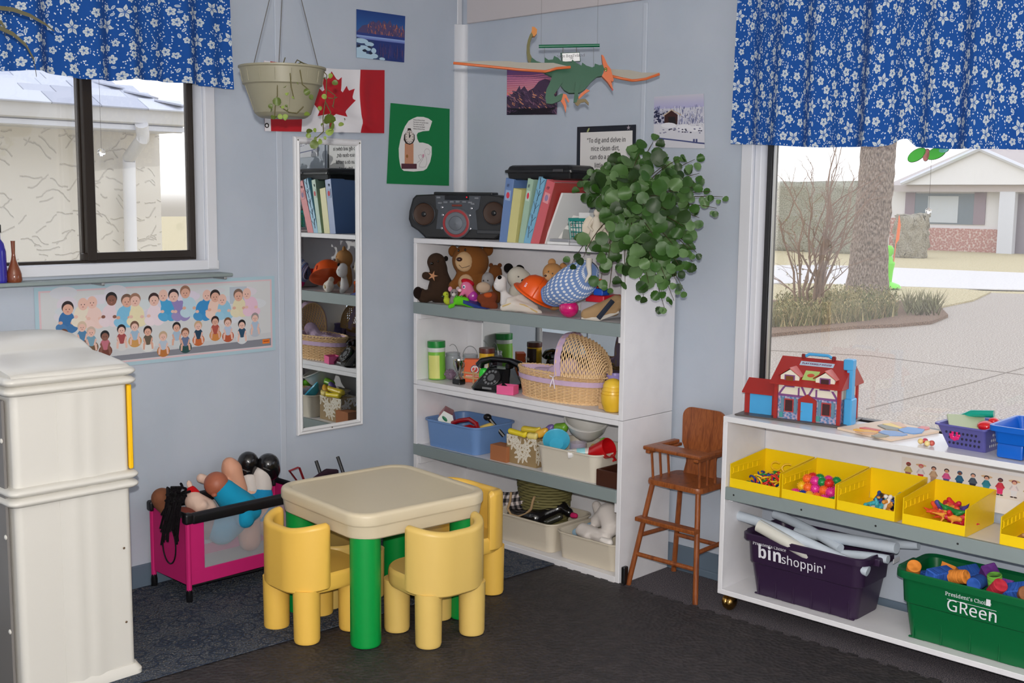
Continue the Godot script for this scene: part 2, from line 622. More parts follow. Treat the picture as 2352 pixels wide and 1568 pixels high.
# ---------------------------------------------------------------- the room
const RX := 6.2      # far ends of the room, behind the camera
const RZ := 6.2
const RH := 2.95
func room():
	# floor, walls with thickness and openings, ceiling
	struct("floor", boxm(Vector3(RX / 2, -0.06, RZ / 2), Vector3(RX + 0.28, 0.12, RZ + 0.28)), M.carpet)
	struct("ceiling", boxm(Vector3(RX / 2, RH + 0.06, RZ / 2), Vector3(RX + 0.28, 0.12, RZ + 0.28)), M.ceiling)
	var a := mb()   # left wall, x = 0, opening z 1.454..2.95, y 1.315..2.3
	wall_x(a, -0.14, 0.0, 0.0, RZ, 1.454, 2.95, 1.315, 2.3)
	struct("wall_left", a, M.wall)
	var b := mb()   # right wall, z = 0, opening x 1.69..4.2, y 0.74..2.3
	wall_z(b, -0.14, 0.0, -0.14, RX, 1.69, 4.2, 0.74, 2.3)
	struct("wall_right", b, M.wall)
	var d := mb()   # behind the camera: one wide window lets daylight in from that side too
	wall_x(d, RX, RX + 0.14, -0.14, RZ + 0.14, 2.0, 4.6, 0.95, 2.2)
	struct("wall_behind", d, M.wall)
	struct("wall_near", boxm(Vector3(RX / 2, RH / 2, RZ + 0.07), Vector3(RX, RH, 0.14)), M.wall)
	var p := mb()
	p.box(Vector3(RX + 0.07, 1.575, 3.3), Vector3(0.006, 1.25, 2.6))
	var w3 := struct("window_3", p, glass(0.05))
	var fr := mb()
	for z in [2.0, 3.3, 4.6]: fr.box(Vector3(RX + 0.05, 1.575, z), Vector3(0.08, 1.3, 0.06))
	for y in [0.95, 2.2]: fr.box(Vector3(RX + 0.05, y, 3.3), Vector3(0.08, 0.06, 2.66))
	part(w3, "window_frame", fr, M.trim)
	# header panel above the wall panelling, corner cove, cover strips, baseboards
	struct("trim_1", boxm(Vector3(RX / 2 + 0.02, (2.432 + RH) / 2, 0.008), Vector3(RX - 0.06, RH - 2.432, 0.016), 0.003), M.header)
	var cv := mb()
	cv.xf = Transform3D(rot(-90), Vector3.ZERO)
	cv.ext(PackedVector2Array([Vector2(0, 0), Vector2(0.044, 0), Vector2(0.044, -0.006), Vector2(0.03, -0.008), Vector2(0.01, -0.028), Vector2(0.006, -0.05), Vector2(0, -0.05)]), 0.0, 2.43)
	struct("trim_2", cv, M.trim)
	struct("trim_3", boxm(Vector3(0.003, RH / 2, 1.085), Vector3(0.006, RH, 0.03), 0.002), M.strip)
	struct("trim_4", boxm(Vector3(1.13, 1.21, 0.003), Vector3(0.022, 2.42, 0.006), 0.002), M.strip)
	struct("trim_5", boxm(Vector3(0.004, (2.43 + RH) / 2, 0.02), Vector3(0.008, RH - 2.43, 0.03), 0.002), M.trim)
	var bl := mb()
	bl.box(Vector3(0.006, 0.052, RZ / 2), Vector3(0.012, 0.104, RZ), 0.003)
	struct("baseboard_left", bl, M.base)
	var br := mb()
	br.box(Vector3(RX / 2 + 0.012, 0.055, 0.006), Vector3(RX - 0.024, 0.11, 0.012), 0.003)
	br.box(Vector3(RX / 2 + 0.012, 0.016, 0.017), Vector3(RX - 0.024, 0.032, 0.01), 0.004)
	struct("baseboard_right", br, M.base)
	foam_tiles()
	# patterned rug: its right edge runs from the bookcase front towards the camera
	var rg := mb()
	rg.xf = Transform3D(rot(90), Vector3(0, 0.0125, 0))
	rg.ext(PackedVector2Array([Vector2(0.02, 0.372), Vector2(0.988, 0.372), Vector2(0.862, 2.166), Vector2(0.76, 3.9), Vector2(0.02, 3.9)]), -0.0035, 0.0)
	one("area_rug", "dark blue grey rug with a curled leaf pattern under the playpen", "rug", rg, M.rug)

func wall_x(m, x0, x1, z0, z1, oz0, oz1, oy0, oy1):
	var xc = (x0 + x1) / 2
	var t = x1 - x0
	m.box(Vector3(xc, RH / 2, (z0 + oz0) / 2), Vector3(t, RH, oz0 - z0))
	m.box(Vector3(xc, RH / 2, (z1 + oz1) / 2), Vector3(t, RH, z1 - oz1))
	m.box(Vector3(xc, oy0 / 2, (oz0 + oz1) / 2), Vector3(t, oy0, oz1 - oz0))
	m.box(Vector3(xc, (RH + oy1) / 2, (oz0 + oz1) / 2), Vector3(t, RH - oy1, oz1 - oz0))
func wall_z(m, z0, z1, x0, x1, ox0, ox1, oy0, oy1):
	var zc = (z0 + z1) / 2
	var t = z1 - z0
	m.box(Vector3((x0 + ox0) / 2, RH / 2, zc), Vector3(ox0 - x0, RH, t))
	m.box(Vector3((x1 + ox1) / 2, RH / 2, zc), Vector3(x1 - ox1, RH, t))
	m.box(Vector3((ox0 + ox1) / 2, oy0 / 2, zc), Vector3(ox1 - ox0, oy0, t))
	m.box(Vector3((ox0 + ox1) / 2, (RH + oy1) / 2, zc), Vector3(ox1 - ox0, RH - oy1, t))

# interlocking black foam tiles; tabs on two sides fit the notches of the neighbours
func foam_tiles():
	var s := 0.6
	var n := 8
	var edge := []   # profile of one side: along 0..s, out
	for k in n:
		var a := s * (k + 0.0) / n
		var st := s / n
		edge.append_array([Vector2(a + st * 0.26, 0.0), Vector2(a + st * 0.25, 0.016), Vector2(a + st * 0.75, 0.016), Vector2(a + st * 0.74, 0.0)])
	var g := 0.00015
	var pts := PackedVector2Array()
	pts.append(Vector2(g, g))
	for e in edge: pts.append(Vector2(e.x, e.y + g))                       # near side: notches
	pts.append(Vector2(s - g, g))
	for e in edge: pts.append(Vector2(s + e.y - g, e.x))                   # tabs
	pts.append(Vector2(s - g, s - g))
	edge.reverse()
	for e in edge: pts.append(Vector2(e.x, s + e.y - g))
	pts.append(Vector2(g, s - g))
	for e in edge: pts.append(Vector2(e.y + g, e.x))
	var m := mb()
	m.xf = Transform3D(rot(90), Vector3(0, 0.0085, 0))
	m.ext(pts, 0.0, 0.0085)
	var mesh := m.mesh()
	for i in 7:
		for k in 7:
			var x0 := 0.81 + i * s
			var z0 := 0.35 + k * s
			if x0 > 4.8 or z0 > 4.4: continue
			var o := one("foam_tile", "black interlocking foam floor tile with a textured top", "floor tile", mesh, M.foam, "black foam tiles covering the floor")
			o.position = Vector3(x0, 0.0005, z0)

# ---------------------------------------------------------------- windows
func windows():
	var root := struct("window_1", boxm(Vector3(-0.094, 1.83, 2.43), Vector3(0.004, 0.98, 0.98)), glass(0.04))
	# white casing and jambs
	var cs := mb()
	cs.box(Vector3(0.01, 1.79, 1.4305), Vector3(0.02, 1.0, 0.047), 0.003)
	cs.box(Vector3(0.009, 1.306, 2.2), Vector3(0.018, 0.04, 1.6), 0.003)
	cs.box(Vector3(0.009, 2.32, 2.2), Vector3(0.018, 0.05, 1.6), 0.003)
	part(root, "window_casing", cs, M.trim)
	var jb := mb()
	jb.box(Vector3(-0.05, 1.8, 1.456), Vector3(0.098, 0.97, 0.006))
	jb.box(Vector3(-0.05, 1.32, 2.2), Vector3(0.098, 0.012, 1.5))
	jb.box(Vector3(-0.05, 2.298, 2.2), Vector3(0.098, 0.006, 1.5))
	part(root, "window_jamb", jb, M.trim)
	# dark metal frame and the sliding sash on the right
	var f := mb()
	f.box(Vector3(-0.09, 1.331, 2.2), Vector3(0.05, 0.012, 1.49), 0.002)
	f.box(Vector3(-0.09, 2.29, 2.2), Vector3(0.05, 0.02, 1.49), 0.002)
	f.box(Vector3(-0.09, 1.81, 1.464), Vector3(0.052, 0.965, 0.014), 0.002)
	f.box(Vector3(-0.1, 1.81, 1.928), Vector3(0.03, 0.96, 0.022), 0.002)
	part(root, "window_frame", f, M.bronze)
	var s := mb()
	s.box(Vector3(-0.07, 1.35, 1.71), Vector3(0.024, 0.03, 0.48), 0.003)
	s.box(Vector3(-0.07, 2.27, 1.71), Vector3(0.024, 0.03, 0.48), 0.003)
	s.box(Vector3(-0.07, 1.81, 1.479), Vector3(0.026, 0.955, 0.022), 0.003)
	s.box(Vector3(-0.07, 1.81, 1.913), Vector3(0.026, 0.955, 0.04), 0.003)
	var sash := part(root, "sliding_sash", s, M.bronze)
	part(sash, "pane", boxm(Vector3(-0.07, 1.81, 1.7), Vector3(0.004, 0.9, 0.43)), glass(0.04))
	# right window: one big pane
	var r2 := struct("window_2", boxm(Vector3(2.95, 1.52, -0.075), Vector3(2.48, 1.54, 0.005)), glass(0.05))
	var c2 := mb()
	c2.box(Vector3(1.665, 1.52, 0.01), Vector3(0.052, 1.66, 0.02), 0.003)
	c2.box(Vector3(2.95, 2.325, 0.009), Vector3(2.62, 0.05, 0.018), 0.003)
	c2.box(Vector3(4.225, 1.52, 0.01), Vector3(0.052, 1.66, 0.02), 0.003)
	part(r2, "window_casing", c2, M.trim)
	var j2 := mb()
	j2.box(Vector3(1.704, 1.52, -0.035), Vector3(0.03, 1.56, 0.07), 0.003)
	j2.box(Vector3(2.95, 0.743, -0.03), Vector3(2.5, 0.008, 0.1))
	j2.box(Vector3(2.95, 2.297, -0.03), Vector3(2.5, 0.008, 0.1))
	j2.box(Vector3(4.19, 1.52, -0.035), Vector3(0.03, 1.56, 0.07), 0.003)
	part(r2, "window_jamb", j2, M.trim)
	var f2 := mb()
	f2.box(Vector3(1.73, 1.52, -0.07), Vector3(0.024, 1.54, 0.05), 0.003)
	f2.box(Vector3(4.165, 1.52, -0.07), Vector3(0.024, 1.54, 0.05), 0.003)
	f2.box(Vector3(2.95, 0.757, -0.07), Vector3(2.45, 0.02, 0.048), 0.003)
	f2.box(Vector3(2.95, 2.283, -0.07), Vector3(2.45, 0.02, 0.048), 0.003)
	part(r2, "window_frame", f2, M.black)
	part(r2, "glazing_bead", boxm(Vector3(1.7455, 1.52, -0.06), Vector3(0.006, 1.5, 0.02), 0.002), M.steel)
	# rail shelf under the left window
	var t := thing("window_shelf", "narrow grey metal ledge fixed below the sliding window", "shelf", Vector3(0.0, 1.26, 1.9))
	wpart(t, "ledge", boxm(Vector3(0.054, 1.268, 2.14), Vector3(0.1, 0.014, 1.5), 0.003), M.lip)
	for z in [1.42, 1.95, 2.5]:
		wpart(t, "bracket", boxm(Vector3(0.05, 1.256, z), Vector3(0.09, 0.012, 0.012), 0.002), M.steel)
	# bottles at the end of the ledge
	var p1 := PX(33, 640, 0.06)
	p1.y = 1.275
	var v1 := mb()
	v1.lathe([[0.0, 0.0], [0.024, 0.0], [0.027, 0.01], [0.026, 0.03], [0.018, 0.055], [0.009, 0.08], [0.006, 0.1], [0.0075, 0.145], [0.0085, 0.148], [0.006, 0.148]], 20)
	one("amber_vase", "small amber glass bottle vase with a slim neck on the window ledge", "vase", v1, gloss(C8(120, 62, 34), 0.08), "", p1)
	var p2 := PX(-2, 648, 0.055)
	p2.y = 1.275
	var v2 := thing("blue_bottle", "deep blue glass bottle with a dark cap on the window ledge", "bottle", p2)
	var v3 := mb()
	v3.lathe([[0.0, 0.0], [0.026, 0.0], [0.028, 0.01], [0.028, 0.11], [0.022, 0.14], [0.011, 0.155], [0.011, 0.18]], 20)
	part(v2, "body", v3, gloss(C8(44, 40, 150), 0.08))
	var v4 := mb()
	v4.lathe([[0.014, 0.178], [0.014, 0.205], [0.012, 0.207]], 16)
	part(v2, "cap", v4, M.black)
	# crystals hanging in both windows, and a stained glass leaf
	hang_crystal(PX(233, 350, -0.03), 0.016, 0.4, "faceted crystal ball hanging on a thread in the sliding window")
	hang_crystal(PZ(2133, 484, -0.03), 0.012, 0.5, "small faceted crystal hanging in front of the big window")
	var sc := thing("suncatcher", "stained glass leaf suncatcher hanging below the big window valance", "suncatcher", PZ(2135, 345, 0.02))
	for l in [[2106, 356, 60, 0.045, C8(88, 196, 74)], [2150, 352, 20, 0.045, C8(88, 196, 74)], [2128, 356, 80, 0.026, C8(196, 128, 120)], [2168, 344, 10, 0.022, C8(140, 214, 200)]]:
		var lm := mb()
		var c := PZ(l[0], l[1], 0.02)
		lm.xf = Transform3D(rot(0, 0, -l[2] + 90 if l[0] < 2120 else l[2]), c)
		var q := PackedVector2Array()
		for k in 17:
			var a: float = PI * k / 16.0
			q.append(Vector2(l[3] * (-cos(a)) * 0.8, l[3] * 0.42 * sin(a)))
		for k in range(1, 16):
			var a: float = PI * k / 16.0
			q.append(Vector2(l[3] * cos(a) * 0.8, -l[3] * 0.42 * sin(a)))
		lm.ext(q, -0.002, 0.002)
		var gm := mat(l[4], 0.25)
		gm.backlight_enabled = true
		gm.backlight = l[4] * 0.6
		wpart(sc, "glass_leaf", lm, gm)
		var rim := mb()
		var path := []
		for pt in q: path.append(Vector3(pt.x, pt.y, 0))
		rim.xf = lm.xf
		rim.tube(path, 0.0018, 5, true)
		wpart(sc, "lead_edge", rim, M.black)
	var th := mb()
	th.tube([PZ(2128, 352, 0.02), PZ(2130, 250, 0.02)], 0.0008, 4)
	wpart(sc, "thread", th, M.string)

func gloss(c: Color, r := 0.15) -> StandardMaterial3D:
	var m := mat(c, r)
	m.clearcoat_enabled = true
	m.clearcoat = 0.5
	m.clearcoat_roughness = 0.1
	return m
func hang_crystal(p: Vector3, r: float, up: float, label: String):
	var t := thing("hanging_crystal", label, "crystal", p)
	var m := mb(1.0)
	m.ell(Vector3.ZERO, Vector3.ONE * r, Basis.IDENTITY, 9, 6)
	var g := glass(0.1)
	g.refraction_enabled = true
	g.refraction_scale = 0.05
	g.roughness = 0.0
	part(t, "ball", m, g)
	var s := mb()
	s.tube([Vector3(0, r, 0), Vector3(0, up, 0)], 0.0006, 4)
	part(t, "thread", s, M.string)

# ---------------------------------------------------------------- outside the windows
const GY := -0.3
func ground_poly(nm: String, px: Array, y: float, thick: float, m):
	var q := PackedVector2Array()
	for p in px:
		var w := PY(p[0], p[1], y)
		q.append(Vector2(w.x, w.z))
	var k := mb()
	k.xf = Transform3D(rot(90), Vector3(0, y, 0))
	k.ext(q, 0.0, thick)
	return struct(nm, k, m)
func outside():
	var asphalt := tri_mat(noise_tex(0.09, [[0.15, C8(112, 100, 88)], [0.42, C8(152, 138, 122)], [0.6, C8(168, 155, 140)], [0.85, C8(206, 196, 182)]], 512, FastNoiseLite.TYPE_SIMPLEX, 5), 0.7, 0.5, bump_tex(0.3, 5.0), 0.6)
	var dry := tri_mat(noise_tex(0.08, [[0.1, C8(140, 130, 92)], [0.5, C8(186, 172, 134)], [0.9, C8(214, 200, 168)]], 256), 0.9, 1.0)
	var soil := tri_mat(noise_tex(0.1, [[0.1, C8(92, 74, 58)], [0.5, C8(140, 112, 90)], [0.9, C8(176, 146, 120)]], 256), 1.2, 1.0, bump_tex(0.2, 8.0), 1.0)
	var street := tri_mat(noise_tex(0.1, [[0.2, C8(196, 192, 190)], [0.8, C8(214, 210, 206)]], 256), 0.5, 0.6)
	var gr := mb()
	gr.box(Vector3(0, GY - 0.16, -45), Vector3(160, 0.3, 89.6))
	gr.box(Vector3(-40.2, GY - 0.16, 30), Vector3(80, 0.3, 60))
	gr.box(Vector3(46.5, GY - 0.16, 30), Vector3(80, 0.3, 60))
	gr.box(Vector3(3, GY - 0.16, 33.5), Vector3(7, 0.3, 54))
	struct("ground_outside", gr, dry)
	ground_poly("driveway", [[1600, 1500], [1500, 800], [1500, 700], [1700, 690], [2270, 672], [2800, 690], [3600, 1000], [3200, 1500]], GY + 0.01, 0.02, asphalt)
	ground_poly("street", [[1200, 652], [1200, 612], [1900, 608], [2700, 640], [2900, 676], [2290, 664], [2000, 655], [1860, 650]], GY + 0.03, 0.02, street)
	ground_poly("lawn", [[1700, 692], [1700, 655], [1860, 650], [1960, 654], [2110, 659], [2210, 663], [2276, 669], [2236, 688], [2150, 706], [2080, 690]], GY + 0.04, 0.03, dry)
	ground_poly("garden_bed", [[1700, 800], [1765, 766], [1850, 758], [1960, 748], [2060, 744], [2140, 737], [2178, 722], [2160, 704], [2080, 690], [1900, 686], [1700, 690]], GY + 0.06, 0.05, soil)
	# joint lines across the driveway
	var jn := mb()
	for l in [[[1760, 805], [2000, 818], [2352, 862]], [[2352, 845], [2230, 880], [1990, 940]]]:
		var path := []
		for p in l: path.append(PY(p[0], p[1], GY + 0.008))
		jn.tube(path, 0.009, 4)
	struct("driveway_joint", jn, mat(C8(124, 114, 102), 1.0))
	tree()
	shrub()
	plants()
	neighbour()
	far_house()

func tree():
	var n := FastNoiseLite.new()
	n.seed = 4
	n.frequency = 1.0
	var m := mb(180.0)
	var base := PY(1988, 690, GY + 0.05)
	var rings := []
	var seg := 40
	for i in 70:
		var y := 11.0 * pow(i / 69.0, 1.25)
		var r := 0.335 + 0.13 * exp(-y * 3.2) - y * 0.012
		var ring := PackedVector3Array()
		for k in seg:
			var a := TAU * k / seg
			var d := n.get_noise_3d(cos(a) * 5.0, y * 1.3, sin(a) * 5.0) * 0.05 + n.get_noise_3d(cos(a) * 16.0, y * 4.0, sin(a) * 16.0) * 0.035
			ring.append(base + Vector3((r + d) * cos(a) + y * 0.026, y, (r + d) * sin(a) - y * 0.02))
		rings.append(ring)
	m.loft(rings)
	var bark := tri_mat(noise_tex(0.03, [[0.15, C8(96, 82, 70)], [0.4, C8(132, 114, 98)], [0.6, C8(152, 134, 118)], [0.9, C8(178, 164, 148)]], 512, FastNoiseLite.TYPE_SIMPLEX, 5), Vector3(1.6, 0.5, 1.6), 1.0, bump_tex(0.06, 10.0), 1.0)
	one("tree_trunk", "thick ridged tree trunk standing in the front garden bed", "tree", m, bark)

func shrub():
	var q := RandomNumberGenerator.new()
	q.seed = 21
	var root := thing("bare_shrub", "leafless shrub with tangled brown branches left of the tree trunk", "shrub", PY(1848, 728, GY + 0.05))
	var m := mb()
	for i in 13:
		var a := q.randf() * TAU
		var tip := Vector3(cos(a) * (0.25 + q.randf() * 0.45), 1.25 + q.randf() * 0.55, sin(a) * 0.3)
		if i == 0: tip = Vector3(0.36, 2.05, 0.1)
		twig(m, q, Vector3(cos(a) * 0.12, 0, sin(a) * 0.12), tip, 0.026, 3)
	part(root, "branches", m, mat(C8(142, 116, 96), 0.9))
	var lv := mb()
	for i in 90:
		var a := q.randf() * TAU
		var p := Vector3(cos(a) * 0.5 * q.randf(), 0.4 + q.randf() * 1.2, sin(a) * 0.3 * q.randf())
		var b := Basis.from_euler(Vector3(q.randf() * 6, q.randf() * 6, 0))
		lv.tri(p, p + b * Vector3(0.035, 0.02, 0), p + b * Vector3(0.05, -0.015, 0.01))
	tag(part(root, "leaves", lv, mat(C8(138, 128, 84), 0.9)), "", "", "", "stuff")
func twig(m, q, a: Vector3, b: Vector3, r: float, depth: int):
	var path := [a]
	var rad := [r]
	var n := 4
	for k in range(1, n + 1):
		var t := float(k) / n
		path.append(a.lerp(b, t) + Vector3(q.randf() - 0.5, 0.2 * (q.randf() - 0.5), q.randf() - 0.5) * 0.11 * (b - a).length() * (1.0 if k < n else 0.0))
		rad.append(r * (1.0 - 0.6 * t))
	m.tube(path, rad, 5)
	if depth == 0: return
	for k in range(1, n + 1):
		if q.randf() < 0.85:
			var d: Vector3 = (b - a) * (0.35 + q.randf() * 0.25)
			d = d.rotated(Vector3(q.randf() - 0.5, 0.3, q.randf() - 0.5).normalized(), (q.randf() - 0.5) * 2.2)
			d.y = absf(d.y) * 0.9
			twig(m, q, path[k], path[k] + d, r * 0.5, depth - 1)

func plants():
	var q := RandomNumberGenerator.new()
	q.seed = 8
	var blades := [mb(), mb(), mb()]
	var poly := [Vector2(1765, 752), Vector2(1790, 712), Vector2(1860, 694), Vector2(1960, 688), Vector2(2050, 694), Vector2(2062, 726), Vector2(1980, 738), Vector2(1870, 748)]
	var cnt := 0
	while cnt < 5200:
		var u := q.randf_range(1700, 2075)
		var v := q.randf_range(684, 758)
		if not Geometry2D.is_point_in_polygon(Vector2(u, v), PackedVector2Array(poly)): continue
		cnt += 1
		var p := PY(u, v, GY + 0.06)
		var hgt := 0.08 + 0.22 * q.randf()
		var a := q.randf() * TAU
		var out := Vector3(cos(a), 0, sin(a)) * hgt * (0.2 + 0.5 * q.randf())
		var s := Vector3(-sin(a), 0, cos(a)) * 0.012
		var top := p + out + Vector3(0, hgt, 0)
		var k: MB = blades[cnt % 3]
		k.tri(p - s, p + s, top)
		var lf := Vector3(q.randf() - 0.5, q.randf() * 0.6, q.randf() - 0.5) * 0.09
		k.tri(top, top + lf + s, top + lf * 1.3 - s)
	var root := thing("ground_cover", "low mass of olive brown heather like plants around the tree", "plants", PY(1920, 720, GY + 0.06))
	root.set_meta("kind", "stuff")
	var cols := [C8(138, 132, 84), C8(176, 158, 112), C8(110, 112, 66)]
	for k in 3: wpart(root, "stems", blades[k], mat(cols[k], 0.9))
	var cl := mb()
	for i in 260:
		var p := PY(2118 + q.randf_range(-38, 38), 714 + q.randf_range(-16, 12), GY + 0.05)
		var a := q.randf() * TAU
		var s := Vector3(-sin(a), 0, cos(a)) * 0.014
		cl.tri(p - s, p + s, p + Vector3(cos(a) * 0.2, 0.16 + 0.2 * q.randf(), sin(a) * 0.2))
	tag(one("grass_clump", "dark olive clump of grassy leaves at the bed corner", "plants", cl, mat(C8(118, 114, 76), 0.9)), "", "", "", "stuff")
	# hedge in the distance, bush by the far house
	hedge("hedge", "tall clipped grey green hedge across the street", [1560, 1975], [418, 590], -34.0, 1.4, C8(168, 166, 146))
	hedge("clipped_bush", "square clipped bush at the corner of the far house", [2050, 2110], [492, 588], -33.0, 0.9, C8(170, 162, 142))
	# safety figure with an orange pennant, half hidden by the trunk
	var fp := PY(2036, 664, GY + 0.04)
	var t := thing("safety_figure", "lime green plastic slow down figure half hidden behind the tree trunk", "road sign", fp)
	var g := mb()
	g.lathe([[0.2, 0.0], [0.3, 0.04], [0.26, 0.1], [0.1, 0.16], [0.12, 0.4], [0.15, 0.55], [0.1, 0.66], [0.07, 0.7], [0.11, 0.76], [0.11, 0.86], [0.06, 0.92]], 18)
	part(t, "body", g, mat(C8(120, 220, 60), 0.4))
	var pl := mb()
	pl.tube([Vector3(0.12, 0.5, 0), Vector3(0.2, 1.55, 0)], 0.012, 6)
	part(t, "pole", pl, mat(C8(220, 120, 80), 0.5))
	var fg := mb()
	fg.ext(PackedVector2Array([Vector2(0.15, 0.95), Vector2(0.2, 1.55), Vector2(0.24, 1.35), Vector2(0.22, 1.05)]), -0.01, 0.01)
	part(t, "pennant", fg, mat(C8(240, 120, 60), 0.6))

func hedge(nm, label, xs, ys, z, depth, c):
	var n := FastNoiseLite.new()
	n.frequency = 2.2
	var a := PZ(xs[0], ys[0], z)
	var b := PZ(xs[1], ys[1], z)
	var m := mb(180.0)
	var rings := []
	for i in 13:
		var y: float = a.y + (-0.35 - a.y) * (1.0 - i / 12.0)
		var ring := PackedVector3Array()
		for p in MB.rrect(b.x - a.x, depth, 0.3, 3, y):
			ring.append(p + Vector3((a.x + b.x) / 2, 0, z - depth / 2))
		var dense := PackedVector3Array()
		for k in ring.size():
			for s in 6: dense.append(ring[k].lerp(ring[(k + 1) % ring.size()], s / 6.0))
		for k in dense.size(): dense[k] += Vector3(n.get_noise_3dv(dense[k] * 1.7), n.get_noise_3dv(dense[k] * 1.3), n.get_noise_3dv(dense[k] * 2.1)) * 0.16
		rings.append(dense)
	m.loft(rings)
	var t := tri_mat(noise_tex(0.08, [[0.1, c.darkened(0.25)], [0.5, c], [0.9, c.lightened(0.2)]], 256), 0.8, 1.0, bump_tex(0.12, 10.0), 1.0)
	one(nm, label, "hedge", m, t)

# the house next door, seen through the sliding window
func neighbour():
	var root := thing("neighbour_house", "cream stucco house next door with grey shingle roof and white gutter", "building", Vector3(-3.2, GY, 1.5))
	var st := stucco_mat()
	var zr := PX(368, 400, -3.0).z
	wpart(root, "wall", boxm(Vector3(-5.5, 0.86, zr + 4.5), Vector3(5.0, 2.44, 9.0)), st)
	# soffit, fascia and gutter
	var ye := PX(424, 262, -2.6).y
	var ze := PX(432, 262, -2.6).z
	wpart(root, "soffit", boxm(Vector3(-4.0, ye - 0.1, ze + 5), Vector3(2.7, 0.03, 10)), M.trim)
	var gt := mb()
	gt.xf = Transform3D(Basis.IDENTITY, Vector3(-2.6, ye, ze))
	gt.ext(PackedVector2Array([Vector2(-0.1, 0.02), Vector2(0.0, 0.02), Vector2(0.012, 0.01), Vector2(0.0, -0.03), Vector2(-0.02, -0.07), Vector2(-0.1, -0.09)]), 0.0, 10.0)
	wpart(root, "gutter", gt, M.white)
	wpart(root, "fascia", boxm(Vector3(-2.69, ye - 0.06, ze + 5), Vector3(0.02, 0.12, 10)), M.white)
	# downspout with two elbows
	var p0 := PX(325, 285, -2.62)
	var p1 := PX(328, 318, -2.66)
	var p2 := PX(296, 362, -2.93)
	var p3 := PX(296, 600, -2.93)
	var ds := mb()
	ds.tube([p0, p1 + Vector3(0, 0.03, 0), p1, p2, p2 - Vector3(0, 0.03, 0), Vector3(p3.x, GY, p3.z)], 0.042, 10)
	wpart(root, "downspout", ds, M.white)
	# roof: shingle rows laid up the slope, cut by the hip on the right
	var sl := tan(deg_to_rad(22.0))
	var base := mb()
	var e0 := Vector3(-2.58, ye + 0.01, ze)
	base.quad(e0, e0 + Vector3(0, 0, 10), e0 + Vector3(-2.2, 2.2 * sl, 10), e0 + Vector3(-2.2, 2.2 * sl, 2.2))
	base.quad(e0, e0 + Vector3(-2.2, 2.2 * sl, 2.2), e0 + Vector3(-4.4, 0, 0), e0 + Vector3(-4.4, 0, 0))
	wpart(root, "roof_deck", base, mat(C8(120, 122, 130), 0.9))
	var q := RandomNumberGenerator.new()
	q.seed = 12
	var mats := []
	for k in 5: mats.append(mat(C8(172 + k * 9, 176 + k * 9, 190 + k * 8), 0.9))
	var row_h := 0.13
	var up := Vector3(-cos(deg_to_rad(22.0)), sin(deg_to_rad(22.0)), 0)
	var nrm := Vector3(sin(deg_to_rad(22.0)), cos(deg_to_rad(22.0)), 0)
	var variants := []
	for w in [0.2, 0.26, 0.31]:
		var sm := mb()
		sm.box(Vector3(0, 0.008, 0), Vector3(0.17, 0.012 if w != 0.26 else 0.018, w - 0.006), 0.002)
		variants.append(sm.mesh())
	var n := 0
	for r in 10:
		var z := -0.1 * (r % 3)
		while z < 2.8:
			var vi := q.randi() % 3
			var w: float = [0.2, 0.26, 0.31][vi]
			var s := (r + 0.4) * row_h
			z += w
			if z - w * 0.5 < s * cos(deg_to_rad(22.0)) or n > 290: continue
			n += 1
			var o := inst("shingle", variants[vi], mats[q.randi() % 5])
			root.add_child(o, true)
			o.global_transform = Transform3D(Basis(-up, nrm, Vector3.BACK) * Basis.from_euler(Vector3(0, 0, -0.07)), e0 + up * s + nrm * 0.012 + Vector3(0, 0, z - w * 0.5))
	# ridge caps along the hip
	var hd := Vector3(-1, sl, 1).normalized()
	for k in 9:
		var o := inst("hip_cap", variants[0], mats[k % 5])
		root.add_child(o, true)
		o.global_transform = Transform3D(Basis(-hd, Vector3.UP.cross(hd).cross(-hd).normalized() * -1.0, Vector3.UP.cross(hd).normalized()).orthonormalized() * Basis.from_euler(Vector3(0, 0, -0.1)), e0 + hd * (0.12 + k * 0.2) + Vector3(0, 0.03, 0))

func stucco_mat() -> StandardMaterial3D:
	# worm-like trowel marks, as relief
	var n := 512
	var h := Image.create(n, n, false, Image.FORMAT_L8)
	h.fill(Color(0.5, 0.5, 0.5))
	var q := RandomNumberGenerator.new()
	q.seed = 5
	for i in 150:
		var p := Vector2(q.randf() * n, q.randf() * n)
		var a := (q.randf() - 0.5) * 0.9
		for k in 5 + q.randi() % 12:
			a = clampf(a + (q.randf() - 0.5) * 1.3, -1.1, 1.1)
			var p2 := p + Vector2(cos(a), sin(a) * 0.8) * 5.0
			pline(h, p, p2, 2.6, Color(0.1, 0.1, 0.1))
			pline(h, p + Vector2(0, -2.5), p2 + Vector2(0, -2.5), 2.2, Color(0.75, 0.75, 0.75))
			p = p2
	var m := mat(C8(222, 216, 204), 0.95)
	m.uv1_triplanar = true
	m.uv1_world_triplanar = true
	m.uv1_scale = Vector3.ONE * 0.8
	var nm := h.duplicate()
	nm.convert(Image.FORMAT_RGBA8)
	nm.bump_map_to_normal_map(3.0)
	m.normal_enabled = true
	m.normal_texture = ImageTexture.create_from_image(nm)
	m.normal_scale = 1.2
	var al := Image.create(n, n, false, Image.FORMAT_RGB8)
	for y in n:
		for x in n:
			var l := h.get_pixel(x, y).r
			al.set_pixel(x, y, C8(198, 191, 180) if l < 0.3 else C8(220, 214, 202))
	m.albedo_color = Color.WHITE
	m.albedo_texture = ImageTexture.create_from_image(al)
	return m

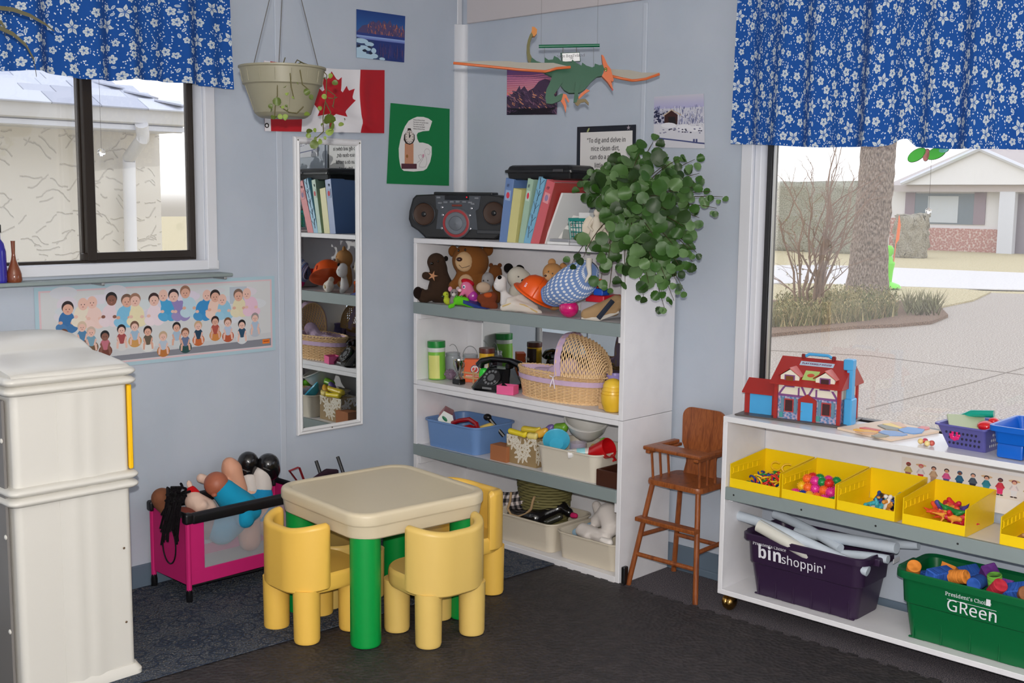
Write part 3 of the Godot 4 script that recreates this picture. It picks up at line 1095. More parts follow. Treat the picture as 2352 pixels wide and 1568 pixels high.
func far_house():
	var z := -40.0
	var root := thing("far_house", "pale bungalow with gable and brick base across the street", "building", Vector3(PZ(2250, 590, z).x, GY, z))
	var siding := mat(C8(232, 230, 228), 0.8)
	var roofm := mat(C8(186, 176, 172), 0.9)
	var brick := tri_mat(brick_tex(), 0.5, 0.9)
	var f := func(nm, u0, v0, u1, v1, dz0, dz1, m, par = root):
		var a := PZ(u0, v0, z)
		var b := PZ(u1, v1, z)
		return wpart(par, nm, boxm(Vector3((a.x + b.x) / 2, (a.y + b.y) / 2, z + (dz0 + dz1) / 2), Vector3(absf(b.x - a.x), absf(a.y - b.y), absf(dz1 - dz0))), m)
	f.call("wall", 2040, 420, 2560, 600, -6.0, 0.0, siding)
	f.call("brick_base", 2112, 522, 2312, 594, 0.0, 0.12, brick)
	f.call("brick_post", 2050, 500, 2075, 598, 0.0, 0.2, brick)
	f.call("porch_post", 2311, 440, 2336, 598, 0.3, 0.6, M.trim)
	f.call("garage_door", 2340, 446, 2480, 598, 0.0, 0.06, mat(C8(150, 142, 150), 0.7))
	for s in [[2082, 2100], [2240, 2262]]: f.call("shutter", s[0], 442, s[1], 516, 0.0, 0.06, mat(C8(150, 134, 142), 0.8))
	var w = f.call("window", 2102, 444, 2238, 516, 0.0, 0.05, mat(C8(120, 132, 140), 0.3))
	for s in [[2134, 2200]]: f.call("pane", s[0], 450, s[1], 512, 0.05, 0.07, mat(C8(206, 212, 216), 0.2), w)
	# roof slab and front gable
	var e0 := PZ(2035, 425, z + 0.6)
	var e1 := PZ(2560, 425, z + 0.6)
	var r := mb()
	r.quad(e0, e1, e1 + Vector3(0, 2.0, -4.6), e0 + Vector3(2.4, 2.0, -4.6))
	r.quad(e0 + Vector3(0, -0.25, 0), e1 + Vector3(0, -0.25, 0), e1, e0)
	wpart(root, "roof", r, roofm)
	var g := mb()
	var pts := PackedVector2Array()
	for p in [[2075, 418], [2250, 340], [2430, 418], [2430, 424], [2075, 424]]:
		var k := PZ(p[0], p[1], z + 0.8)
		pts.append(Vector2(k.x, k.y))
	g.ext(pts, z + 0.2, z + 0.8)
	wpart(root, "gable", g, siding)
	var t := mb()
	for s in [[[2070, 421], [2250, 341]], [[2250, 341], [2436, 421]]]:
		t.tube([PZ(s[0][0], s[0][1], z + 0.9), PZ(s[1][0], s[1][1], z + 0.9)], 0.09, 6)
	wpart(root, "gable_trim", t, M.trim)

func brick_tex() -> NoiseTexture2D:
	return noise_tex(0.1, [[0.2, C8(176, 122, 112)], [0.5, C8(196, 150, 138)], [0.62, C8(206, 180, 170)], [0.9, C8(224, 214, 208)]], 256, FastNoiseLite.TYPE_CELLULAR, 2)

# ---------------------------------------------------------------- things on the walls
func quad_sheet(tl: Vector3, tr: Vector3, br: Vector3, bl: Vector3, n := 1, curl := 0.0) -> MB:
	var g := []
	for i in n + 1:
		var row := []
		var t := float(i) / n
		for j in n + 1:
			var s := float(j) / n
			var p := tl.lerp(tr, t).lerp(bl.lerp(br, t), s)
			row.append(p)
		g.append(row)
	var m := mb()
	m.sheet(g, 0.0012)
	return m
func wall_quad_x(px: Array, off := 0.003) -> Array:
	return px.map(func(p): return PX(p[0], p[1], off))
func wall_things():
	poster()
	mirror()
	flag()
	# mountain lake calendar picture
	var c := wall_quad_x([[818.5, 21], [930.5, 37], [928, 143.5], [818.5, 132]])
	one("mountain_lake_picture", "calendar picture of blue mountain lake with orange peaks above the flag", "picture", quad_sheet(c[0], c[1], c[2], c[3]), img_mat(lake_img(), 0.35))
	c = wall_quad_x([[897, 236.5], [1032.5, 250], [1031, 426.5], [888, 421.5]])
	var gp := thing("nursery_rhyme_sheet", "green paper sheet with a cut out clock and mouse rhyme", "poster", (c[2] + c[3]) / 2)
	wpart(gp, "green_paper", quad_sheet(c[0], c[1], c[2], c[3]), mat(C8(0, 118, 62), 0.8))
	wpart(gp, "white_cutout", zoom_ext_x([[490, 370], [560, 342], [660, 345], [740, 370], [803, 415], [780, 490], [752, 572], [650, 580], [570, 605], [550, 640], [560, 705], [590, 765], [650, 765], [740, 790], [795, 832], [795, 960], [770, 1080], [715, 1190], [660, 1225], [500, 1240], [340, 1228], [298, 1190], [275, 1100], [262, 1000], [258, 860], [285, 720], [320, 600], [360, 500], [420, 410]], 880, 220, 7.128, 0.0045, 0.006), mat(C8(226, 224, 222), 0.8))
	var pr := func(pts, col, off): wpart(gp, "print", zoom_ext_x(pts, 880, 220, 7.128, 0.006, 0.006 + off), mat(col, 0.8))
	pr.call([[355, 780], [497, 780], [497, 1112], [352, 1112]], C8(196, 140, 108), 0.0004)
	pr.call([[300, 1108], [550, 1112], [550, 1195], [300, 1195]], C8(84, 44, 56), 0.0006)
	pr.call([[405, 530], [450, 530], [465, 570], [515, 640], [518, 720], [490, 775], [435, 800], [370, 780], [338, 720], [345, 640], [400, 570]], C8(46, 36, 34), 0.0006)
	var face := []
	for k in 24: face.append([432 + 70 * cos(TAU * k / 24), 672 + 108 * sin(TAU * k / 24)])
	pr.call(face, C8(216, 206, 198), 0.0009)
	pr.call([[422, 595], [434, 595], [440, 690], [426, 690]], C8(20, 20, 20), 0.0012)
	pr.call([[430, 650], [452, 640], [455, 650], [432, 690]], C8(20, 20, 20), 0.0012)
	for k in 12:
		var a := TAU * k / 12
		pr.call([[432 + 55 * cos(a) - 5, 672 + 88 * sin(a) - 7], [432 + 55 * cos(a) + 5, 672 + 88 * sin(a) - 7], [432 + 55 * cos(a) + 5, 672 + 88 * sin(a) + 7], [432 + 55 * cos(a) - 5, 672 + 88 * sin(a) + 7]], C8(70, 50, 50), 0.0012)
	pr.call([[385, 960], [400, 960], [412, 985], [405, 1015], [380, 1012], [372, 985]], C8(150, 100, 50), 0.0008)
	var ms := mb()   # mouse drawn in line
	for l in [[[665, 1000], [640, 1050], [600, 1110], [590, 1160], [640, 1170], [690, 1165], [715, 1100], [712, 1030], [690, 970], [672, 910], [700, 868], [745, 870], [768, 920], [750, 968], [725, 950]], [[560, 1090], [610, 1060], [640, 1010], [620, 960], [575, 975], [590, 1010], [612, 1050]]]:
		var path := []
		for q in l: path.append(PX(880 + q[0] / 7.128, 220 + q[1] / 7.128, 0.0062))
		ms.tube(path, 0.0006, 4)
	wpart(gp, "print", ms, mat(C8(110, 90, 100), 0.8))
	pr.call([[640, 965], [668, 950], [676, 990], [650, 1018]], C8(206, 150, 170), 0.0008)
	var ln := ["Hickory Dickory Dock.", "The mouse ran up the clock.", "The clock struck one.", "The mouse ran down!", "Hickory Dickory Dock."]
	for i in 5:
		var p := PX(880 + 492 / 7.128, 220 + (392 + i * 36) / 7.128, 0.0065)
		var t = put_text(gp, "rhyme_line", ln[i], 0.0058, mat(C8(90, 88, 92), 0.8), Transform3D(rot(0, 90, 0), p))
		t.mesh.horizontal_alignment = HORIZONTAL_ALIGNMENT_LEFT
	# right wall
	var sq := func(px, off): return px.map(func(p): return PZ(p[0], p[1], off))
	c = sq.call([[1165, 150], [1281, 144], [1279, 263], [1164, 264]], 0.003)
	one("sunset_mountain_picture", "calendar picture of snowy peaks under a pink sunset sky", "picture", quad_sheet(c[0], c[1], c[2], c[3]), img_mat(sunset_img(), 0.35))
	c = sq.call([[1503, 222], [1616.5, 215], [1619, 341], [1501, 338]], 0.003)
	one("snowy_cabin_picture", "calendar picture of small dark cabin among snowy trees", "picture", quad_sheet(c[0], c[1], c[2], c[3]), img_mat(cabin_img(), 0.4))
	quote_sign(sq)

func zoom_ext_x(pts: Array, ox, oy, s, x0, x1) -> MB:   # outline on the left wall
	var q := PackedVector2Array()
	for p in pts:
		var w := PX(ox + p[0] / s, oy + p[1] / s, x1)
		q.append(Vector2(-w.z, w.y))
	var m := mb()
	m.xf = Transform3D(rot(0, 90, 0), Vector3.ZERO)
	m.ext(q, x0, x1)
	return m

func quote_sign(sq):
	var c: Array = sq.call([[1326, 291.5], [1461, 286], [1459, 470], [1323, 474]], 0.004)
	var t := thing("quote_sign", "black bordered sheet with a gardening quote behind the binders", "sign", (c[2] + c[3]) / 2)
	wpart(t, "border", quad_sheet(c[0], c[1], c[2], c[3]), mat(C8(18, 26, 38), 0.35))
	c = sq.call([[1333.5, 304.5], [1453, 299.5], [1451, 463], [1331.5, 467]], 0.0055)
	wpart(t, "white_paper", quad_sheet(c[0], c[1], c[2], c[3]), mat(C8(222, 220, 218), 0.3))
	var ln := ["\"To dig and delve in", "nice clean dirt,", "can do a mortal", "little hurt.\""]
	var ctr := [[1392, 321.5], [1390, 340.5], [1390, 360], [1389, 379.5]]
	for i in 4:
		var p := PZ(ctr[i][0], ctr[i][1], 0.0074)
		put_text(t, "quote_line", ln[i], 0.0215, mat(C8(14, 12, 24), 0.6), Transform3D(Basis(Vector3(0.87, 0, 0), Vector3(0, 1, 0), Vector3(0, 0, 1)), p))
	var star := mb()
	var sp := PackedVector2Array()
	var o := PZ(1443.5, 293, 0.0058)
	for k in 10:
		var r := 0.011 if k % 2 == 0 else 0.004
		sp.append(Vector2(o.x + r * sin(TAU * k / 10), o.y + r * cos(TAU * k / 10)))
	star.ext(sp, 0.0052, 0.0062)
	wpart(t, "star", star, mat(C8(170, 160, 170), 0.5))
	var lf := mb()
	o = PZ(1351, 299, 0.0062)
	lf.ell(o, Vector3(0.005, 0.012, 0.0012), rot(0, 0, -35), 10, 6)
	wpart(t, "leaf", lf, mat(C8(160, 170, 110), 0.6))

func mirror():
	var t := thing("wall_mirror", "tall narrow mirror in a white wooden frame", "mirror", Vector3(0.01, 0.525, 0.828))
	var z0 := 0.6433
	var z1 := 1.0136
	var y0 := 0.525
	var y1 := 1.848
	var w := 0.03
	var f := mb()
	# mitred frame: moulding profile run along the four sides
	var prof := [[0.0, 0.0], [0.0, 0.012], [0.006, 0.018], [0.012, 0.014], [0.02, 0.02], [0.027, 0.016], [0.03, 0.008], [0.03, 0.0]]
	var rings := []
	for q in prof:
		rings.append(PackedVector3Array([Vector3(0.001 + q[1], y0 + q[0], z0 + q[0]), Vector3(0.001 + q[1], y0 + q[0], z1 - q[0]), Vector3(0.001 + q[1], y1 - q[0], z1 - q[0]), Vector3(0.001 + q[1], y1 - q[0], z0 + q[0])]))
	f.loft(rings, false, false)
	wpart(t, "frame", f, M.white)
	var g := mb()
	g.box(Vector3(0.005, (y0 + y1) / 2, (z0 + z1) / 2), Vector3(0.006, y1 - y0 - 0.05, z1 - z0 - 0.05))
	wpart(t, "glass", g, mat(C8(222, 226, 226), 0.0, 1.0))
	for s in [[y1 - 0.015, z1 - 0.015], [y1 - 0.015, z0 + 0.015], [y0 + 0.015, (z0 + z1) / 2]]:
		var h := mb()
		h.lathe([[0.003, 0.0], [0.003, 0.002]], 10, Vector3(0.0195, s[0], s[1]), rot(0, 0, -90))
		wpart(t, "screw", h, mat(C8(90, 80, 60), 0.4, 0.6))

func flag():
	var t := thing("canadian_flag", "red and white maple leaf flag pinned behind the hanging basket", "flag", PX(750, 300, 0.01))
	# cloth as a rippled sheet between its four corners
	var c := [PX(606, 139, 0.006), PX(883, 161, 0.006), PX(882, 306, 0.008), PX(608, 301, 0.008)]
	var g := []
	var nu := 48
	var nv := 20
	for i in nu + 1:
		var row := []
		var a := float(i) / nu
		for j in nv + 1:
			var b := float(j) / nv
			var p: Vector3 = c[0].lerp(c[1], a).lerp(c[3].lerp(c[2], a), b)
			var rip := 0.012 * sin(PI * a) * (0.5 + 0.5 * sin(a * 9.0 + b * 7.0)) + 0.006 * sin(a * 17.0 - b * 4.0) * sin(PI * a)
			rip += 0.016 * exp(-pow((a - 0.8) / 0.05, 2.0)) * sin(PI * b) + 0.014 * exp(-pow((b - 0.78 - (a - 0.7) * 0.7) / 0.07, 2.0)) * sin(PI * a)
			row.append(p + Vector3(maxf(rip, 0.0) + 0.001, -0.008 * sin(PI * a) * (1.0 - b) * 1.5, 0.008 * sin(b * 6.0) * exp(-pow((a - 0.8) / 0.1, 2.0))))
		g.append(row)
	var m := mb(60.0)
	m.sheet(g, 0.001)
	var W := 1024
	var H := 480
	var im := img(W, H, C8(222, 220, 224))
	var x0 := 46
	prect(im, x0, 0, 238, H, C8(176, 14, 30))
	prect(im, W - 232, 0, 232, H, C8(176, 14, 30))
	var leaf := [[0, 0.5], [0.04, 0.5], [0.02, 0.28], [0.06, 0.24], [0.3, 0.29], [0.27, 0.21], [0.29, 0.18], [0.54, -0.03], [0.48, -0.06], [0.47, -0.1], [0.52, -0.25], [0.38, -0.21], [0.35, -0.24], [0.32, -0.3], [0.21, -0.17], [0.17, -0.2], [0.22, -0.46], [0.13, -0.4], [0.09, -0.42], [0.0, -0.56]]
	var pts := []
	var ctr := Vector2(545, 245)
	for q in leaf: pts.append(ctr + Vector2(q[0] * 400, q[1] * 400))
	for k in range(leaf.size() - 2, 0, -1): pts.append(ctr + Vector2(-leaf[k][0] * 400, leaf[k][1] * 400))
	ppoly(im, pts, C8(176, 14, 30))
	wpart(t, "cloth", m, img_mat(im, 0.55))
	var r := mb()
	var path := []
	var gc := PX(613, 288, 0.0115)
	for k in 16: path.append(gc + Vector3(0, 0.0085 * cos(TAU * k / 16), 0.0085 * sin(TAU * k / 16)))
	r.tube(path, 0.0022, 6, true)
	wpart(t, "grommet", r, mat(C8(40, 36, 34), 0.3, 0.7))

func poster():
	var z0 := 1.1209
	var z1 := 2.1757
	var y0 := 0.9214
	var y1 := 1.2468
	var W := 1640
	var H := 506
	var im := img(W, H, C8(168, 196, 208))
	prect(im, 24, 22, W - 48, H - 44, C8(214, 186, 192))
	prect(im, 36, 32, W - 72, H - 64, C8(204, 206, 208))
	var P := func(u, v) -> Vector2:
		var w := PX(u, v, 0.0)
		return Vector2((z1 - w.z) / (z1 - z0) * W, (y1 - w.y) / (y1 - y0) * H)
	var q := RandomNumberGenerator.new()
	q.seed = 9
	for k in 26:   # soft cloth backdrop patches
		var c: Vector2 = P.call(q.randf_range(130, 600), q.randf_range(665, 730))
		pell(im, c.x, c.y, q.randf_range(60, 130), q.randf_range(20, 50), C8(200 + q.randi() % 14, 204 + q.randi() % 10, 212 + q.randi() % 10))
	prect(im, 1290, 60, 130, 110, C8(178, 188, 200))
	var gr: Vector2 = P.call(400, 806)
	prect(im, 36, H - 96, W - 72, 60, C8(128, 130, 140))
	ppoly(im, [Vector2(36, 410), Vector2(500, 400), Vector2(1000, 404), Vector2(W - 36, 380), Vector2(W - 36, 420), Vector2(700, 436), Vector2(36, 444)], C8(196, 198, 202))
	var skin := [C8(224, 184, 170), C8(214, 166, 146), C8(132, 88, 74), C8(208, 160, 140)]
	# babies: head px, body px, cloth colour, skin, hair (or none)
	var babies := [[154, 709, 152, 738, C8(52, 108, 164), 1, C8(40, 28, 30)], [189, 698, 187, 724, C8(224, 214, 196), 0, null], [210, 694, 216, 728, C8(228, 198, 190), 0, null], [255, 688, 250, 724, C8(222, 204, 212), 2, C8(24, 18, 22)], [290, 692, 284, 726, C8(120, 184, 218), 1, C8(110, 84, 70)], [309, 690, 313, 724, C8(226, 216, 178), 0, C8(150, 112, 92)], [352, 689, 353, 722, C8(226, 210, 218), 0, C8(52, 30, 30)], [373, 678, 384, 712, C8(64, 156, 206), 0, null], [397, 680, 414, 712, C8(140, 128, 182), 0, C8(34, 24, 34)], [424, 672, 434, 704, C8(178, 206, 220), 1, C8(150, 110, 90)], [474, 678, 464, 712, C8(48, 136, 196), 0, null], [493, 681, 492, 708, C8(228, 196, 182), 1, C8(36, 26, 28)], [509, 688, 514, 710, C8(140, 190, 216), 0, null], [546, 679, 548, 704, C8(220, 210, 176), 1, C8(120, 96, 84)], [565, 674, 576, 702, C8(222, 186, 206), 0, null]]
	for b in babies:
		var h: Vector2 = P.call(b[0], b[1])
		var d: Vector2 = P.call(b[2], b[3])
		pell(im, d.x, d.y, 50, 62, b[4])
		pell(im, d.x - 32, d.y + 40, 38, 27, b[4].lightened(0.08), 0.4)
		pell(im, d.x + 32, d.y + 42, 38, 27, b[4].lightened(0.04), -0.4)
		ppoly(im, [h + Vector2(-24, 20), h + Vector2(24, 20), d + Vector2(40, 0), d + Vector2(-40, 0)], b[4])
		pell(im, d.x - 38, d.y + 6, 13, 10, skin[b[5]])
		pell(im, d.x + 34, d.y + 10, 13, 10, skin[b[5]])
		if b[6] != null: pell(im, h.x, h.y - 9, 37, 38, b[6])
		pell(im, h.x + 1, h.y + (4 if b[6] != null else 0), 32, 37 if b[6] == null else 32, skin[b[5]])
		for e in [-10, 10]: pell(im, h.x + e, h.y + 3, 3, 3, C8(60, 40, 40))
		pell(im, h.x, h.y + 17, 6, 2.6, C8(180, 110, 104))
	var kids := [[145, 768, C8(150, 158, 178), 1, C8(110, 70, 52), C8(168, 54, 52)], [187, 750, C8(78, 128, 170), 0, C8(206, 184, 160), C8(110, 84, 76)], [208, 762, C8(120, 160, 182), 0, C8(196, 176, 160), C8(110, 84, 60)], [240, 771, C8(186, 108, 124), 2, C8(18, 16, 20), C8(108, 58, 46)], [278, 757, C8(158, 72, 74), 0, C8(26, 20, 24), C8(206, 206, 206)], [308, 749, C8(152, 180, 204), 0, C8(110, 78, 62), C8(198, 148, 84)], [338, 760, C8(96, 84, 70), 1, C8(40, 24, 26), C8(216, 216, 214)], [373, 772, C8(176, 190, 206), 0, C8(190, 164, 134), C8(180, 112, 52)], [404, 751, C8(160, 184, 206), 1, C8(20, 16, 24), C8(198, 204, 208)], [424, 764, C8(96, 112, 146), 1, C8(112, 74, 52), C8(30, 72, 70)], [454, 748, C8(24, 60, 86), 0, C8(196, 164, 130), C8(190, 98, 48)], [493, 737, C8(168, 78, 66), 1, C8(38, 20, 24), C8(200, 130, 66)], [522, 740, C8(176, 190, 212), 0, C8(120, 84, 60), C8(178, 82, 50)], [554, 745, C8(32, 70, 98), 0, C8(22, 18, 22), C8(204, 208, 212)], [584, 729, C8(166, 186, 208), 0, C8(150, 140, 140), C8(176, 184, 196)]]
	for k in kids:
		var h: Vector2 = P.call(k[0], k[1])
		pell(im, h.x, h.y + 100, 38, 26, C8(40, 36, 44))
		pell(im, h.x, h.y + 92, 44, 38, k[5])
		for e in [-1, 1]: ppoly(im, [h + Vector2(e * 12, 62), h + Vector2(e * 34, 74), h + Vector2(e * 36, 112), h + Vector2(e * 24, 114), h + Vector2(e * 20, 86)], skin[k[3]])
		ppoly(im, [h + Vector2(-16, 22), h + Vector2(16, 22), h + Vector2(30, 42), h + Vector2(24, 78), h + Vector2(-24, 78), h + Vector2(-30, 42)], k[2])
		pell(im, h.x, h.y + 52, 32, 34, k[2])
		for e in [-1, 1]: ppoly(im, [h + Vector2(e * 24, 40), h + Vector2(e * 34, 46), h + Vector2(e * 22, 82), h + Vector2(e * 12, 80)], skin[k[3]])
		pell(im, h.x, h.y - 4, 29, 30, k[4])
		pell(im, h.x, h.y + 6, 23, 24, skin[k[3]])
		for e in [-7, 7]: pell(im, h.x + e, h.y + 5, 2.4, 2.4, C8(40, 28, 30))
		pell(im, h.x, h.y + 15, 4, 2, C8(160, 90, 90))
	prect(im, W - 104, H - 82, 58, 30, C8(226, 120, 40))
	prect(im, W - 96, H - 70, 42, 5, C8(120, 50, 30))
	var m := mb()
	m.xf = Transform3D(Basis.IDENTITY, Vector3(0.0025, 0, 0))
	var g := []
	for i in 13:
		var row := []
		for j in 5:
			var z := z1 + (z0 - z1) * i / 12.0
			row.append(Vector3(0.0012 * sin(i * 1.3) + 0.0012, y1 + (y0 - y1) * j / 4.0, z))
		g.append(row)
	m.sheet(g, 0.0008)
	var t := one("children_poster", "long poster with a row of babies above a row of toddlers", "poster", m, img_mat(im, 0.4))

func lake_img() -> Image:
	var w := 420
	var h := 312
	var im := img(w, h, C8(20, 52, 120))
	for y in 150: prect(im, 0, y, w, 1, C8(16 + y * 0.2, 58 + y * 0.3, 128 + y * 0.25))
	var q := RandomNumberGenerator.new()
	q.seed = 2
	ppoly(im, [Vector2(0, 145), Vector2(50, 100), Vector2(110, 85), Vector2(140, 60), Vector2(165, 72), Vector2(190, 50), Vector2(215, 74), Vector2(232, 46), Vector2(262, 70), Vector2(285, 40), Vector2(310, 80), Vector2(345, 66), Vector2(380, 95), Vector2(w, 96), Vector2(w, 165), Vector2(0, 160)], C8(76, 66, 110))
	for k in 130:
		var x := q.randf_range(90, 410)
		var y := q.randf_range(62, 150)
		pline(im, Vector2(x, y), Vector2(x + q.randf_range(-6, 8), y + q.randf_range(8, 34)), q.randf_range(2, 6), [C8(196, 116, 74), C8(150, 84, 78), C8(60, 52, 96), C8(90, 70, 100)][q.randi() % 4])
	prect(im, 0, 146, w, 20, C8(36, 56, 130))
	for y in 24: prect(im, 0, 164 + y, w, 1, C8(150 - y * 2.5, 176 - y * 3, 224 - y * 2))
	prect(im, 0, 186, w, 126, C8(28, 48, 116))
	for k in 80:
		var x := q.randf_range(180, 410)
		pline(im, Vector2(x, q.randf_range(200, 270)), Vector2(x, q.randf_range(240, 306)), 3, [C8(60, 60, 120), C8(90, 62, 96), C8(24, 36, 90)][q.randi() % 3])
	ppoly(im, [Vector2(0, 178), Vector2(150, 196), Vector2(140, 230), Vector2(170, 270), Vector2(240, 300), Vector2(260, 312), Vector2(0, 312)], C8(46, 66, 108))
	for p in [[40, 200, 60, 16], [110, 216, 40, 14], [60, 240, 44, 12], [24, 280, 60, 36], [148, 256, 22, 18], [100, 250, 24, 10], [150, 290, 36, 16], [90, 300, 60, 20], [222, 304, 26, 10]]:
		pell(im, p[0], p[1], p[2], p[3], C8(176, 206, 226))
	for p in [[20, 234, 14, 8], [70, 262, 20, 8], [110, 234, 16, 6], [120, 274, 16, 8]]: pell(im, p[0], p[1], p[2], p[3], C8(20, 30, 58))
	return im
func sunset_img() -> Image:
	var w := 420
	var h := 300
	var im := img(w, h, C8(160, 90, 150))
	for y in 180: prect(im, 0, y, w, 1, C8(90 + y * 0.85, 60 + y * 0.4, 140 - y * 0.05))
	for k in 8: ppoly(im, [Vector2(0, 60 + k * 14), Vector2(200, 66 + k * 12), Vector2(w, 54 + k * 15), Vector2(w, 58 + k * 15), Vector2(200, 72 + k * 12), Vector2(0, 64 + k * 14)], C8(226 - k * 4, 130 + k * 3, 160))
	ppoly(im, [Vector2(0, 190), Vector2(40, 176), Vector2(80, 160), Vector2(110, 124), Vector2(120, 150), Vector2(150, 128), Vector2(180, 160), Vector2(230, 140), Vector2(270, 104), Vector2(320, 90), Vector2(360, 100), Vector2(w, 120), Vector2(w, h), Vector2(0, h)], C8(70, 50, 78))
	var q := RandomNumberGenerator.new()
	q.seed = 6
	for k in 190:
		var x := q.randf_range(0, w)
		var y := q.randf_range(150, 290)
		pline(im, Vector2(x, y), Vector2(x + q.randf_range(10, 34), y + q.randf_range(4, 26)), q.randf_range(2, 7), [C8(30, 22, 40), C8(206, 140, 104), C8(150, 110, 130), C8(40, 34, 60), C8(96, 76, 104)][q.randi() % 5])
	for k in 70: pline(im, Vector2(q.randf_range(0, w), 262), Vector2(q.randf_range(0, w), 300), 5, C8(16, 14, 30))
	return im
func cabin_img() -> Image:
	var w := 400
	var h := 380
	var im := img(w, h, C8(196, 196, 208))
	var q := RandomNumberGenerator.new()
	q.seed = 11
	for y in 90: prect(im, 0, y, w, 1, C8(196 - y * 0.3, 194 - y * 0.3, 206))
	for k in 240:
		var x := q.randf_range(0, w)
		var y := q.randf_range(70, 200)
		pline(im, Vector2(x, y), Vector2(x + q.randf_range(-5, 5), y + q.randf_range(10, 40)), q.randf_range(2, 7), [C8(110, 116, 160), C8(150, 152, 180), C8(60, 66, 110), C8(206, 206, 214)][q.randi() % 4])
	for k in 60:
		var x := q.randf_range(0, 110)
		pell(im, x, q.randf_range(110, 200), q.randf_range(4, 14), q.randf_range(4, 12), [C8(22, 26, 60), C8(30, 36, 70), C8(170, 170, 190)][q.randi() % 3])
	prect(im, 0, 205, w, 175, C8(206, 206, 214))
	ppoly(im, [Vector2(70, 142), Vector2(140, 96), Vector2(222, 138), Vector2(215, 144), Vector2(140, 104), Vector2(78, 146)], C8(196, 176, 150))
	ppoly(im, [Vector2(84, 142), Vector2(140, 104), Vector2(190, 138), Vector2(186, 206), Vector2(84, 200)], C8(56, 22, 18))
	ppoly(im, [Vector2(112, 150), Vector2(168, 150), Vector2(180, 212), Vector2(120, 206)], C8(18, 8, 12))
	for k in 70:
		var x := q.randf_range(200, 395)
		var y := q.randf_range(120, 260)
		pline(im, Vector2(x, y), Vector2(x + q.randf_range(-16, 16), y + q.randf_range(-30, 20)), q.randf_range(1.5, 4), [C8(70, 66, 100), C8(226, 226, 232), C8(120, 116, 140)][q.randi() % 3])
	for p in [[120, 214, 60, 20], [240, 230, 60, 24], [330, 240, 60, 20]]: pell(im, p[0], p[1], p[2], p[3], C8(222, 222, 228))
	for k in 26: pell(im, q.randf_range(40, 380), q.randf_range(236, 274), 8, 4, [C8(30, 30, 60), C8(120, 120, 150)][q.randi() % 2])
	ppoly(im, [Vector2(40, 306), Vector2(220, 322), Vector2(w, 340), Vector2(w, 350), Vector2(220, 332), Vector2(40, 316)], C8(60, 70, 120))
	for x in [70, 310, 330]: prect(im, x, 312, 14, 30, C8(64, 70, 116))
	return im

# ---------------------------------------------------------------- valances
func valance_img() -> Image:
	var n := 1024
	var blue := C8(4, 74, 152)
	var im := img(n, n, blue)
	var q := RandomNumberGenerator.new()
	q.seed = 14
	var wh := C8(196, 204, 208)
	var done := []
	var dots := 0
	while dots < 1150:   # small dots
		var p := Vector2(q.randf() * n, q.randf() * n)
		dots += 1
		pell(im, p.x, p.y, 4.4, 5.2, C8(206, 214, 226))
	var tries := 0
	while done.size() < 74 and tries < 6000:
		tries += 1
		var p := Vector2(q.randf() * n, q.randf() * n)
		var kind := q.randi() % 3
		var r := 50.0 if kind == 0 else 36.0 if kind == 1 else 27.0
		var ok := true
		for d in done:
			for ox in [-n, 0, n]:
				for oy in [-n, 0, n]:
					if (Vector2(d[0] + ox, d[1] + oy) - p).length() < (d[2] + r) * 0.98: ok = false
		if not ok: continue
		done.append([p.x, p.y, r])
		var a0 := q.randf() * TAU
		for ox in [-n, 0, n]:
			for oy in [-n, 0, n]:
				var c := p + Vector2(ox, oy)
				if c.x < -80 or c.y < -80 or c.x > n + 80 or c.y > n + 80: continue
				pell(im, c.x, c.y, r * 1.08, r * 1.08, blue)
				var np := 5 if kind > 0 else 5
				for k in np:
					var a := a0 + TAU * k / np
					var d := Vector2(cos(a), sin(a))
					if kind == 0:   # lily with pointed petals
						var s := d.orthogonal()
						ppoly(im, [c + d * r * 0.1, c + d * r * 0.5 + s * r * 0.3, c + d * r * 0.8 + s * r * 0.2, c + d * r * 1.15, c + d * r * 0.8 - s * r * 0.22, c + d * r * 0.5 - s * r * 0.3], wh)
					else:
						pell(im, c.x + d.x * r * 0.58, c.y + d.y * r * 0.58, r * 0.4, r * 0.36, wh, a)
					pline(im, c, c + d * r * 0.62, 3.0, C8(96, 124, 168))
				pell(im, c.x, c.y, r * 0.13, r * 0.13, C8(60, 100, 170))
	for k in 60:   # loose leaves
		var p := Vector2(q.randf() * n, q.randf() * n)
		var near := false
		for d in done:
			if (Vector2(d[0], d[1]) - p).length() < d[2] + 18: near = true
		if near: continue
		var a := q.randf() * TAU
		pell(im, p.x, p.y, 19, 10, C8(180, 192, 206), a)
		pline(im, p - Vector2(cos(a), sin(a)) * 12, p + Vector2(cos(a), sin(a)) * 12, 2.5, blue)
	return im
